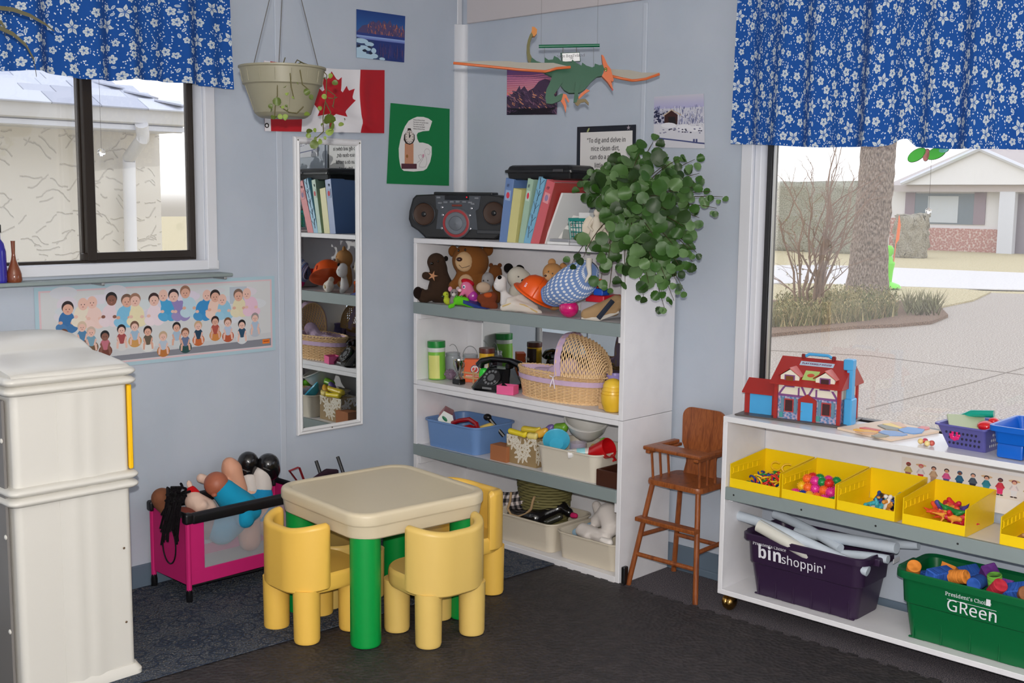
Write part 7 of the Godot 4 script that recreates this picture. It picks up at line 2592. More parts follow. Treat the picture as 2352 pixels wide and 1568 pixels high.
func bottom_shelf():
	var white := mat(C8(206, 196, 178), 0.4)
	# olive woven basket at the back
	var b := thing("olive_basket", "tall olive green woven grass basket at the back of the bottom shelf", "basket", Vector3(0.72, SH4, 0.14))
	var m := mb(80)
	for r in 22:
		var path := []
		var rad := 0.085 + 0.0016 * r
		for k in 56: path.append(Vector3(cos(TAU * k / 56) * (rad + 0.0022 * (1 if (k / 2 + r) % 2 == 0 else -1)) * 1.15, 0.008 + r * 0.0135, sin(TAU * k / 56) * (rad + 0.0022 * (1 if (k / 2 + r) % 2 == 0 else -1))))
		m.tube(path, 0.0072, 5, true)
	part(b, "weave", m, mat(C8(112, 106, 62), 0.75))
	var lg := mb(40)
	lg.lathe([[0.07, 0.0], [0.078, 0.02], [0.106, 0.29]], 24)
	part(b, "core", lg, mat(C8(112, 106, 62), 0.75))
	tub("plastic_tub", "cream plastic tub with black handbags on the bottom shelf", 0.565, 0.945, 0.342, 0.3, SH4, 0.135, white)
	tub("plastic_tub", "cream plastic tub heaped with white baby clothes on the bottom shelf", 0.95, 1.305, 0.342, 0.3, SH4, 0.122, white)
	# gingham bag hanging over the tub
	var gi := img(64, 64, C8(222, 210, 206))
	prect(gi, 0, 0, 32, 32, C8(24, 22, 26))
	prect(gi, 32, 0, 32, 32, C8(120, 112, 112))
	prect(gi, 0, 32, 32, 32, C8(120, 112, 112))
	var gm := img_mat(gi, 0.8)
	gm.uv1_scale = Vector3(9, 3.2, 1)
	gm.texture_filter = BaseMaterial3D.TEXTURE_FILTER_LINEAR
	var gb := thing("gingham_bag", "black and white gingham bag with a tan strap in the handbag tub", "bag", PZ(1210, 1175, 0.2))
	var g := []
	for i in 13:
		var a := i / 12.0
		var row := []
		for j in 5:
			var v := j / 4.0
			row.append(PZ(lerpf(1146, 1250, a), lerpf(1131, 1166, v) + 3.0 * sin(a * 6.0) + a * 2.0, 0.2) + Vector3(0, 0, 0.02 * sin(PI * v)))
		g.append(row)
	var gs := mb(80)
	gs.sheet(g, 0.02)
	wpart(gb, "cloth", gs, gm)
	var tie := mb()
	tie.tube([PZ(1246, 1155, 0.22), PZ(1252, 1138, 0.22), PZ(1256, 1130, 0.21), PZ(1248, 1134, 0.2)], 0.006, 6)
	wpart(gb, "tie", tie, mat(C8(60, 52, 56), 0.8))
	var sp := []
	for q in [[1174, 1130], [1172, 1150], [1166, 1168], [1174, 1182], [1190, 1186], [1208, 1180], [1220, 1168], [1224, 1150], [1228, 1140]]: sp.append(PZ(q[0], q[1], 0.27))
	var stp := mb(60)
	stp.tube(sp, 0.006, 7)
	wpart(gb, "strap", stp, mat(C8(176, 146, 108), 0.6))
	var pv := func(u, v, z): return PZ(u, v, z)
	lump("black_handbag", "glossy black handbag lying in the cream tub", "handbag", [[pv.call(1180, 1184, 0.22), pv.call(1230, 1190, 0.25), 0.035, 0.04], [pv.call(1230, 1190, 0.25), pv.call(1290, 1164, 0.15), 0.03, 0.028], [pv.call(1290, 1164, 0.15), pv.call(1306, 1176, 0.16), 0.02, 0.022]], gloss(C8(16, 14, 16), 0.25), 0.007, 0.02)
	lump("black_purse", "small dark sequined purse in front of the black handbag", "purse", [[pv.call(1256, 1200, 0.27), pv.call(1286, 1186, 0.23), 0.016, 0.016]], gloss(C8(44, 44, 36), 0.2))
	lump("magenta_scarf", "magenta scarf tucked behind the black handbag", "scarf", [[pv.call(1316, 1183, 0.16), pv.call(1322, 1184, 0.16), 0.014, 0.012]], mat(C8(190, 20, 90), 0.8))
	lump("white_baby_clothes", "crumpled white baby clothes piled in the cream tub", "clothes", [[pv.call(1340, 1216, 0.24), pv.call(1390, 1236, 0.28), 0.03, 0.03], [pv.call(1372, 1196, 0.2), pv.call(1396, 1180, 0.2), 0.03, 0.045], [pv.call(1396, 1180, 0.2), pv.call(1404, 1210, 0.24), 0.045, 0.04], [pv.call(1350, 1230, 0.28), pv.call(1330, 1220, 0.25), 0.02, 0.016], [pv.call(1370, 1160, 0.16), pv.call(1380, 1186, 0.18), 0.02, 0.024]], fur(C8(226, 218, 212)), 0.007, 0.012)
	lump("blue_baby_cloth", "pale blue patterned cloth at the back of the clothes tub", "clothes", [[pv.call(1322, 1222, 0.22), pv.call(1360, 1208, 0.18), 0.016, 0.02]], fur(C8(150, 182, 206)))
	lump("baby_shoe", "white baby shoe lying on top of the baby clothes", "shoe", [[pv.call(1384, 1240, 0.31), pv.call(1400, 1246, 0.315), 0.014, 0.016]], mat(C8(232, 226, 220), 0.5), 0.004, 0.008)
	# black clip standing at the foot of the bookcase
	one("rubber_wedge", "small black rubber wedge propped against the bookcase foot", "wedge", boxm(Vector3(BX1 + 0.012, 0.04, 0.335), Vector3(0.018, 0.078, 0.03), 0.004), M.black)

# ---------------------------------------------------------------- on top of the low unit
const UTY := 0.773
func low_unit_top():
	doll_house()
	# wooden puzzle board with raised pieces
	var t := thing("puzzle_board", "pale wooden puzzle board with pastel shapes beside the doll house", "puzzle", Vector3(2.36, UTY, 0.12))
	var c := [Vector3(2.22, 0, 0.229), Vector3(2.452, 0, 0.283), Vector3(2.505, 0, 0.015), Vector3(2.28, 0, -0.03)]
	var q := PackedVector2Array()
	for v in c: q.append(Vector2(v.x, v.z))
	var m := mb()
	m.xf = Transform3D(rot(90), Vector3(0, UTY + 0.009, 0))
	m.ext(q, 0.0, 0.0085)
	wpart(t, "board", m, mat(C8(224, 200, 176), 0.55))
	var pcs := [[[[600, 240], [650, 230], [860, 275], [850, 300], [700, 285]], C8(140, 140, 130)], [[[660, 225], [760, 215], [890, 265], [860, 275], [720, 245]], C8(236, 206, 120)], [[[755, 210], [860, 200], [900, 220], [950, 258], [890, 265]], C8(214, 176, 150)], [[[840, 290], [960, 262], [1080, 275], [1165, 290], [1130, 330], [1040, 340], [920, 325]], C8(110, 156, 210)], [[[1080, 270], [1130, 250], [1220, 260], [1225, 280], [1170, 292]], C8(216, 130, 130)], [[[310, 290], [350, 278], [500, 295], [620, 315], [600, 328], [450, 318]], C8(232, 176, 70)], [[[385, 270], [450, 260], [640, 295], [640, 312], [500, 292]], C8(206, 96, 90)], [[[330, 312], [450, 320], [600, 330], [560, 342], [420, 338]], C8(206, 160, 120)], [[[610, 320], [680, 300], [820, 310], [960, 350], [900, 362], [740, 360]], C8(126, 160, 206)], [[[525, 365], [610, 345], [740, 362], [700, 378], [580, 380]], C8(150, 146, 130)]]
	for p in pcs:
		var pp := PackedVector2Array()
		for v in p[0]:
			var w := PY(1900 + v[0] / 5.2035, 930 + v[1] / 5.2035, UTY + 0.012)
			pp.append(Vector2(w.x, w.z))
		var k := mb()
		k.xf = Transform3D(rot(90), Vector3(0, UTY + 0.0125, 0))
		k.ext(pp, 0.0, 0.0034)
		wpart(t, "puzzle_piece", k, mat(p[1], 0.5))
	# little wooden rattle
	var rp := PY(2127, 1022, UTY)
	t = thing("wooden_rattle", "tiny red and cream wooden rattle on the shelf top", "rattle", rp + Vector3(0, 0.0105, 0), deg_to_rad(-30))
	var rb := mb()
	rb.tube([Vector3(-0.018, 0, 0), Vector3(0.018, 0, 0)], 0.005, 8)
	part(t, "bar", rb, mat(C8(206, 40, 50), 0.3))
	for v in [[-0.018, -0.009, C8(190, 60, 90)], [-0.018, 0.009, C8(224, 196, 130)], [0.018, -0.009, C8(196, 90, 80)], [0.018, 0.009, C8(228, 206, 140)]]: blob(t, "knob", Vector3(v[0], 0, v[1]), Vector3.ONE * 0.01, mat(v[2], 0.35))
	# purple basket of odds and ends
	t = thing("purple_basket", "purple plastic basket with punched holes and a red flower", "basket", Vector3(2.69, UTY, 0.165), deg_to_rad(-3))
	var pm := mat(C8(92, 90, 160), 0.35)
	var bk := mb(40)
	var rings := []
	for r in [[0.13, 0.11, 0.0, 0.008], [0.165, 0.215, 0.08, 0.012], [0.18, 0.23, 0.082, 0.014], [0.18, 0.23, 0.088, 0.014], [0.158, 0.208, 0.086, 0.01], [0.125, 0.105, 0.004, 0.008]]: rings.append(MB.rrect(r[0], r[1], r[3], 4, r[2]))
	bk.loft(rings)
	part(t, "shell", bk, pm)
	for r in 3:
		for k in 8:
			var y := 0.02 + 0.02 * r
			var h := mb()
			h.ell(Vector3(-0.052 + 0.0145 * k + 0.006 * (r % 2), y, 0.0565 + 0.65 * y + 0.0008), Vector3(0.0042, 0.0052, 0.0012), Basis.IDENTITY, 10, 4)
			part(t, "hole", h, mat(C8(30, 28, 56), 0.8))
			if k < 6:
				var h2 := mb()
				h2.ell(Vector3(0.0665 + 0.225 * y, y, -0.035 + 0.014 * k), Vector3(0.0012, 0.0052, 0.0042), Basis.IDENTITY, 10, 4)
				part(t, "hole", h2, mat(C8(196, 198, 206), 0.8))
	var fl := mb(60)
	for k in 8: fl.ell(Vector3(-0.024, 0.052, 0.094) + Vector3(cos(TAU * k / 8) * 0.012, sin(TAU * k / 8) * 0.012, 0), Vector3(0.008, 0.008, 0.003))
	part(t, "red_flower", fl, gloss(C8(216, 30, 110), 0.15))
	var o: Vector3 = t.position
	var cc := mb(40)
	cc.xf = Transform3D(rot(18, 30, 0), o + Vector3(-0.02, 0.088, 0.02))
	cc.box(Vector3.ZERO, Vector3(0.12, 0.008, 0.09), 0.002)
	one("slim_book", "slim grey green book lying across the purple basket", "book", cc, mat(C8(176, 186, 150), 0.5))
	var gp := mb(60)
	gp.tube([o + Vector3(-0.06, 0.09, -0.03), o + Vector3(-0.02, 0.112, -0.02), o + Vector3(0.05, 0.118, -0.03)], 0.013, 10)
	one("teal_whistle", "shiny teal plastic tube lying on the purple basket", "toy", gp, gloss(C8(0, 150, 130), 0.1))
	var rt := mb(60)
	rt.ell(o + Vector3(0.05, 0.085, 0.03), Vector3(0.03, 0.018, 0.028))
	rt.ell(o + Vector3(0.062, 0.1, 0.0), Vector3(0.018, 0.012, 0.018))
	one("red_toy_car", "shiny red plastic toy car body in the purple basket", "toy", rt, gloss(C8(206, 24, 30), 0.12))
	var st := mb()
	st.tube([o + Vector3(0.02, 0.102, -0.08), o + Vector3(0.1, 0.098, 0.02)], 0.005, 6)
	one("yellow_stick", "yellow wooden stick laid across the purple basket", "stick", st, mat(C8(206, 160, 50), 0.5))
	# blue caddy running out of the picture
	t = thing("blue_caddy", "bright blue plastic tray on square feet at the shelf end", "caddy", Vector3(2.98, UTY, 0.17))
	var bm := mat(C8(10, 92, 190), 0.3)
	var tr := mb(40)
	rings = []
	for r in [[0.34, 0.19, 0.05, 0.012], [0.36, 0.21, 0.052, 0.015], [0.37, 0.225, 0.09, 0.018], [0.395, 0.25, 0.092, 0.02], [0.395, 0.25, 0.11, 0.02], [0.375, 0.23, 0.11, 0.018], [0.345, 0.2, 0.06, 0.012]]: rings.append(MB.rrect(r[0], r[1], r[3], 4, r[2]))
	tr.loft(rings)
	part(t, "tray", tr, bm)
	for sx in [-1, 0, 1]:
		for sz in [-1, 1]: part(t, "foot", boxm(Vector3(sx * 0.135, 0.026, sz * 0.06), Vector3(0.085, 0.05, 0.07), 0.008, 2), bm)

func doll_house():
	var P1 := Vector3(1.952, UTY, 0.224)
	var turn := atan2(P1.z - 0.186, 2.204 - 1.952)
	var t := thing("doll_house", "red roofed toy doll house with blue doors and chimney", "doll house", P1, turn)
	# own axes: x along the front, y up, -z to the rear
	var W := 0.255
	var D := 0.2
	var red := mat(C8(160, 40, 34), 0.4)
	var sky := mat(C8(72, 160, 214), 0.35)
	var cream := mat(C8(226, 218, 200), 0.5)
	var stone := tri_mat(noise_tex(0.05, [[0.2, C8(84, 112, 160)], [0.45, C8(150, 170, 196)], [0.6, C8(176, 130, 160)], [0.8, C8(206, 206, 214)]], 128, FastNoiseLite.TYPE_CELLULAR, 1, 9), 14.0, 0.5)
	stone.uv1_world_triplanar = false
	var purple := mat(C8(124, 70, 128), 0.5)
	var dark := mat(C8(60, 20, 22), 0.6)
	part(t, "base_board", boxm(Vector3(0.06, 0.003, -0.1), Vector3(0.42, 0.006, 0.24), 0.002), mat(C8(90, 84, 82), 0.4))
	part(t, "lower_wall", boxm(Vector3(W / 2, 0.05, -D / 2 - 0.004), Vector3(W - 0.016, 0.09, D - 0.016)), stone)
	part(t, "upper_wall", boxm(Vector3(W / 2, 0.122, -D / 2 - 0.004), Vector3(W - 0.016, 0.056, D - 0.016)), cream)
	for x in [0.006, W - 0.006]:
		for z in [-0.006, -D + 0.004]: part(t, "corner_post", boxm(Vector3(x, 0.075, z), Vector3(0.013, 0.145, 0.013), 0.001), red)
	part(t, "timber", boxm(Vector3(W / 2, 0.096, -0.0105), Vector3(W - 0.02, 0.008, 0.003)), purple)
	for x in [[0.03, -34.0], [0.11, 28.0], [0.14, -28.0], [0.225, 34.0]]:
		var tm := mb()
		tm.box(Vector3(x[0], 0.12, -0.0105), Vector3(0.007, 0.05, 0.003), 0.0, 1, rot(0, 0, x[1]))
		part(t, "timber", tm, purple)
	for x in [0.092, 0.16]: part(t, "timber", boxm(Vector3(x, 0.122, -0.0105), Vector3(0.006, 0.05, 0.003)), purple)
	# windows with shutters
	for w in [[0.056, 0.058], [0.2, 0.058]]:
		part(t, "window", boxm(Vector3(w[0], w[1], -0.0105), Vector3(0.036, 0.05, 0.004)), mat(C8(176, 60, 60), 0.4))
		part(t, "pane", boxm(Vector3(w[0], w[1], -0.0085), Vector3(0.028, 0.042, 0.002)), dark)
		for s in [-1, 1]: part(t, "shutter", boxm(Vector3(w[0] + s * 0.026, w[1], -0.0105), Vector3(0.012, 0.054, 0.004)), mat(C8(96, 130, 150), 0.5))
		part(t, "bush", boxm(Vector3(w[0] - 0.03, 0.02, -0.0105), Vector3(0.014, 0.02, 0.003)), mat(C8(70, 150, 150), 0.5))
	# front door with gable
	var gd := mb()
	gd.ext(PackedVector2Array([Vector2(0.093, 0.006), Vector2(0.163, 0.006), Vector2(0.163, 0.086), Vector2(0.128, 0.108), Vector2(0.093, 0.086)]), -0.012, -0.004)
	part(t, "door_frame", gd, red)
	var dr := part(t, "door", boxm(Vector3(0.128, 0.042, -0.003), Vector3(0.046, 0.07, 0.004), 0.001), sky)
	blob(dr, "knob", Vector3(0.109, 0.042, 0.0), Vector3.ONE * 0.002, M.steel)
	# roof: gable prism with overhang, dormers, handle, signs
	var rf := mb(20)
	rf.xf = Transform3D(rot(0, 90, 0), Vector3(-0.012, 0, 0))
	rf.ext(PackedVector2Array([Vector2(-0.02, 0.138), Vector2(-0.02, 0.144), Vector2(D / 2, 0.232), Vector2(D + 0.02, 0.144), Vector2(D + 0.02, 0.138)]), 0.0, W + 0.024)
	part(t, "roof", rf, red)
	var slope := atan2(0.088, D / 2 + 0.02)
	for x in [0.06, 0.196]:
		var dm := mb()
		dm.ext(PackedVector2Array([Vector2(x - 0.036, 0.13), Vector2(x + 0.036, 0.13), Vector2(x + 0.036, 0.172), Vector2(x, 0.196), Vector2(x - 0.036, 0.172)]), -0.06, 0.002)
		var dd := part(t, "dormer", dm, cream)
		part(dd, "window", boxm(Vector3(x, 0.153, 0.003), Vector3(0.04, 0.046, 0.003)), purple)
		part(dd, "pane", boxm(Vector3(x, 0.153, 0.0048), Vector3(0.03, 0.038, 0.002)), mat(C8(120, 70, 24), 0.4) if x < 0.1 else dark)
		for s in [-1, 1]:
			var dl := mb()
			dl.box(Vector3(x + s * 0.022, 0.187, -0.026), Vector3(0.056, 0.004, 0.066), 0.001, 1, rot(0, 0, -s * 34))
			part(dd, "dormer_roof", dl, mat(C8(206, 110, 104), 0.4) if s > 0 else red)
	var on := func(x, u, lift): return Vector3(x, 0.144 + u * 0.088, 0.02 - u * (D / 2 + 0.02)) + Vector3(0, cos(slope), sin(slope)) * lift
	var sb := Basis(Vector3.RIGHT, Vector3(0, sin(slope), -cos(slope)), Vector3(0, cos(slope), sin(slope)))
	var sg := mb()
	sg.xf = Transform3D(sb, on.call(0.135, 0.78, 0.001))
	sg.box(Vector3.ZERO, Vector3(0.13, 0.022, 0.002), 0.0005)
	part(t, "name_sign", sg, mat(C8(176, 196, 214), 0.4))
	put_text(t, "sign_text", "PLAY FAMILY HOUSE", 0.0088, mat(C8(120, 50, 90), 0.5), t.global_transform * Transform3D(sb, on.call(0.135, 0.77, 0.0032)), true)
	var sk := mb()
	sk.xf = Transform3D(sb, on.call(0.132, 0.36, 0.001))
	sk.box(Vector3.ZERO, Vector3(0.055, 0.05, 0.002), 0.0005)
	part(t, "roof_picture", sk, mat(C8(170, 196, 110), 0.4))
	var s2 := mb()
	s2.xf = Transform3D(sb, on.call(0.132, 0.36, 0.0022))
	s2.ell(Vector3.ZERO, Vector3(0.014, 0.01, 0.001))
	part(t, "roof_picture", s2, mat(C8(196, 80, 50), 0.4))
	for x in [0.072, 0.19]: part(t, "handle_post", boxm(Vector3(x, 0.236, -D / 2), Vector3(0.014, 0.02, 0.014), 0.003), mat(C8(120, 26, 26), 0.4))
	var hd := mb(50)
	hd.tube([Vector3(0.08, 0.238, -D / 2), Vector3(0.094, 0.246, -D / 2), Vector3(0.168, 0.246, -D / 2), Vector3(0.182, 0.238, -D / 2)], 0.006, 8)
	part(t, "carry_handle", hd, sky)
	# chimney on the right gable
	var ch := mb(20)
	ch.box(Vector3(W + 0.012, 0.12, -0.07), Vector3(0.022, 0.24, 0.036), 0.003)
	ch.box(Vector3(W + 0.014, 0.05, -0.07), Vector3(0.03, 0.1, 0.06), 0.004)
	ch.box(Vector3(W + 0.006, 0.225, -0.07), Vector3(0.036, 0.04, 0.04), 0.003)
	part(t, "chimney", ch, sky)
	# garage at the left end
	part(t, "garage_wall", boxm(Vector3(-0.07, 0.045, -0.09), Vector3(0.13, 0.084, 0.1)), red)
	part(t, "garage_door", boxm(Vector3(-0.068, 0.044, -0.038), Vector3(0.09, 0.076, 0.004), 0.001), sky)
	var gr := mb(20)
	gr.xf = Transform3D(rot(0, 90, 0), Vector3(-0.142, 0, 0))
	gr.ext(PackedVector2Array([Vector2(0.026, 0.084), Vector2(0.026, 0.089), Vector2(0.09, 0.136), Vector2(0.155, 0.089), Vector2(0.155, 0.084)]), 0.0, 0.142)
	part(t, "garage_roof", gr, red)

# ---------------------------------------------------------------- yellow bins on the middle shelf of the low unit
func bins():
	var yl := mat(C8(244, 206, 10), 0.35)
	var xs := [1.811, 2.038, 2.263, 2.509, 2.841]
	var what := ["coloured plastic chain links", "bristly coloured balls", "tiny white and brown figures", "rubber lizards and bugs", "green and brown toy animals"]
	var w := 0.218
	var dp := 0.255
	var fp := Vector3(0, 0.491, 0.288)
	var side := PackedVector2Array([Vector2(0, 0.0), Vector2(0.0, 0.096), Vector2(-dp, 0.118), Vector2(-dp + 0.012, 0.0)])
	for i in 5:
		var t := thing("parts_bin", "yellow open front parts bin holding " + what[i], "storage bin", Vector3(xs[i] + w / 2, fp.y, fp.z), 0.0, "yellow parts bins along the low unit")
		part(t, "floor", boxm(Vector3(0, 0.002, -dp / 2), Vector3(w - 0.004, 0.004, dp - 0.012)), yl)
		part(t, "front_lip", boxm(Vector3(0, 0.02, -0.0015), Vector3(w - 0.004, 0.04, 0.003), 0.001), yl)
		part(t, "back_wall", boxm(Vector3(0, 0.06, -dp + 0.004), Vector3(w - 0.002, 0.118, 0.003), 0.001), yl)
		for s in [-1, 1]:
			var m := mb()
			m.xf = Transform3D(rot(0, -90, 0), Vector3(s * (w / 2 - 0.0015), 0, 0))
			m.ext(side, -0.0015, 0.0015)
			part(t, "side_wall", m, yl)
			var rb := mb()
			for y in [0.05, 0.074]: rb.box(Vector3(s * (w / 2 - 0.004), y + 0.006, -0.11), Vector3(0.002, 0.0025, 0.2))
			for k in 6: rb.box(Vector3(s * (w / 2 - 0.004), 0.066, -0.02 - 0.034 * k), Vector3(0.002, 0.024, 0.002))
			part(t, "label_rails", rb, yl)
	var q := RandomNumberGenerator.new()
	q.seed = 55
	var spot := func(i, k, n, spread := 1.0) -> Vector3:
		# heap in the middle of a bin: lower layers first
		var layer: int = k * 3 / n
		var r := (1.0 - 0.28 * layer) * spread
		return Vector3(xs[i] + w / 2 + (q.randf() - 0.5) * (w - 0.05) * r, fp.y + 0.012 + layer * 0.013, fp.z - dp * 0.5 + (q.randf() - 0.5) * (dp - 0.07) * r + 0.005)
	var cols := {"red": C8(214, 40, 40), "blue": C8(20, 60, 160), "green": C8(20, 140, 70), "yellow": C8(240, 190, 30), "orange": C8(244, 110, 40), "pink": C8(226, 50, 150)}
	var mats := {}
	for c in cols: mats[c] = mat(cols[c], 0.35)
	# chain links
	var lk := mb(60)
	var path := []
	for k in 14: path.append(Vector3(0.022 * cos(TAU * k / 14.0 * 0.92), 0, 0.016 * sin(TAU * k / 14.0 * 0.92)))
	lk.tube(path, 0.0036, 6)
	var lmesh := lk.mesh()
	var names := ["red", "blue", "green", "yellow"]
	for k in 64:
		var c: String = names[k % 4]
		var o := one("chain_link", c + " plastic chain link in the first yellow bin", "chain link", lmesh, mats[c], "chain links in the first yellow bin")
		o.transform = Transform3D(Basis.from_euler(Vector3(q.randf() * 2.2 - 1.1, q.randf() * 6.2, q.randf() * 2.2 - 1.1)), spot.call(0, k, 64) + Vector3(0, 0.004, 0))
	for k in 2:
		var o := one("chain_link", "yellow plastic chain link standing above the heap of links", "chain link", lmesh, mats.yellow, "chain links in the first yellow bin")
		o.transform = Transform3D(rot(80, 40 * k, 0), Vector3(xs[0] + 0.1 + 0.05 * k, fp.y + 0.075, fp.z - 0.17))
	# bristly balls
	var bm := mb(10)
	bm.ell(Vector3.ZERO, Vector3.ONE * 0.0165, Basis.IDENTITY, 12, 8)
	for k in 90:
		var y := 1.0 - 2.0 * (k + 0.5) / 90.0
		var a := k * 2.39996
		var d := Vector3(sqrt(1 - y * y) * cos(a), y, sqrt(1 - y * y) * sin(a))
		var s := d.cross(Vector3(0.3, 1, 0.2)).normalized() * 0.0014
		var s2 := d.cross(s).normalized() * 0.0014
		bm.tri(d * 0.0155 + s, d * 0.0155 - s, d * 0.021)
		bm.tri(d * 0.0155 + s2, d * 0.0155 - s2, d * 0.021)
	var bmesh := bm.mesh()
	var bn := ["pink", "red", "green", "orange", "blue", "green", "red", "pink", "yellow"]
	for k in 46:
		var c: String = bn[(k * 4 + k / 9) % 9]
		var o := one("bristle_ball", c + " bristly plastic ball in the second yellow bin", "ball", bmesh, mats[c], "bristly balls in the second yellow bin")
		var layer := 0 if k < 24 else 1 if k < 38 else 2
		var j := k if k < 24 else k - 24 if k < 38 else k - 38
		var nx := 6 if layer == 0 else 5 if layer == 1 else 4
		o.transform = Transform3D(Basis.from_euler(Vector3(q.randf() * 6, q.randf() * 6, 0)), Vector3(xs[1] + 0.032 + 0.031 * (j % nx) + 0.014 * layer, fp.y + 0.021 + 0.026 * layer, fp.z - 0.04 - 0.044 * (j / nx) - 0.02 * layer) + Vector3(q.randf() - 0.5, 0, q.randf() - 0.5) * 0.01)
	# tiny figures, lizards, animals: capsule bodies in a few shapes
	var fig := mb(85)
	fig.body([[Vector3(0, 0, 0), Vector3(0, 0.014, 0), 0.006, 0.005], [Vector3(0, 0.022, 0), Vector3(0, 0.024, 0), 0.0055, 0.005], [Vector3(-0.003, -0.012, 0), Vector3(-0.002, 0, 0), 0.003, 0.004], [Vector3(0.003, -0.012, 0), Vector3(0.002, 0, 0), 0.003, 0.004], [Vector3(0.004, 0.012, 0), Vector3(0.012, 0.004, 0.003), 0.0028, 0.0022], [Vector3(-0.004, 0.012, 0), Vector3(-0.012, 0.006, 0.003), 0.0028, 0.0022]], 0.0022, 0.003)
	var fm := fig.mesh()
	var fc := [["white", C8(230, 226, 222)], ["brown", C8(150, 86, 40)], ["blue", C8(40, 70, 150)], ["black", C8(30, 28, 30)], ["golden", C8(214, 146, 60)], ["turquoise", C8(60, 170, 190)]]
	var fmats := fc.map(func(a): return mat(a[1], 0.4))
	for k in 40:
		var o := one("toy_figure", String(fc[k % 6][0]) + " tiny plastic figure in the third yellow bin", "toy figure", fm, fmats[k % 6], "tiny figures in the third yellow bin")
		o.transform = Transform3D(Basis.from_euler(Vector3(q.randf() * 6, q.randf() * 6, q.randf() * 6)).scaled(Vector3.ONE * 1.45), spot.call(2, k, 40, 0.72) + Vector3(0.02, 0.006, -0.01))
	var liz := mb(85)
	liz.body([[Vector3(-0.02, 0, 0), Vector3(0.012, 0.003, 0), 0.008, 0.0085], [Vector3(0.012, 0.003, 0), Vector3(0.026, 0.006, 0), 0.006, 0.007], [Vector3(-0.02, 0, 0), Vector3(-0.048, 0.004, 0.01), 0.006, 0.0018], [Vector3(0.006, 0, 0), Vector3(0.012, -0.006, 0.018), 0.0035, 0.003], [Vector3(0.006, 0, 0), Vector3(0.012, -0.006, -0.018), 0.0035, 0.003], [Vector3(-0.014, 0, 0), Vector3(-0.018, -0.006, 0.018), 0.0035, 0.003], [Vector3(-0.014, 0, 0), Vector3(-0.018, -0.006, -0.018), 0.0035, 0.003]], 0.003, 0.004)
	var lm := liz.mesh()
	var lc := [["red", C8(214, 40, 44)], ["orange red", C8(232, 86, 50)], ["crimson", C8(196, 30, 60)], ["purple", C8(80, 70, 150)], ["green", C8(30, 130, 60)], ["amber", C8(236, 160, 60)]]
	var lmats := lc.map(func(a): return mat(a[1], 0.45))
	for k in 30:
		var o := one("rubber_lizard", String(lc[k % 6][0]) + " rubber lizard in the fourth yellow bin", "toy animal", lm, lmats[k % 6], "rubber lizards in the fourth yellow bin")
		o.transform = Transform3D(Basis.from_euler(Vector3(q.randf() * 1.4 - 0.7, q.randf() * 6.2, q.randf() * 1.6 - 0.8)), spot.call(3, k, 30, 0.8) + Vector3(0.008, 0.012, -0.01))
		o.scale = Vector3.ONE * 1.3
	var ac := [["olive", C8(110, 120, 50)], ["brown", C8(120, 76, 40)], ["green", C8(60, 130, 60)], ["tan", C8(176, 130, 80)]]
	var amats := ac.map(func(a): return mat(a[1], 0.5))
	for k in 22:
		var o := one("toy_reptile", String(ac[k % 4][0]) + " plastic toy reptile in the fifth yellow bin", "toy animal", lm, amats[k % 4], "toy reptiles in the fifth yellow bin")
		o.transform = Transform3D(Basis.from_euler(Vector3(q.randf() * 1.4 - 0.7, q.randf() * 6.2, q.randf() * 1.6 - 0.8)), spot.call(4, k, 22, 0.8) + Vector3(0, 0.01, 0))
	sticker_strip()

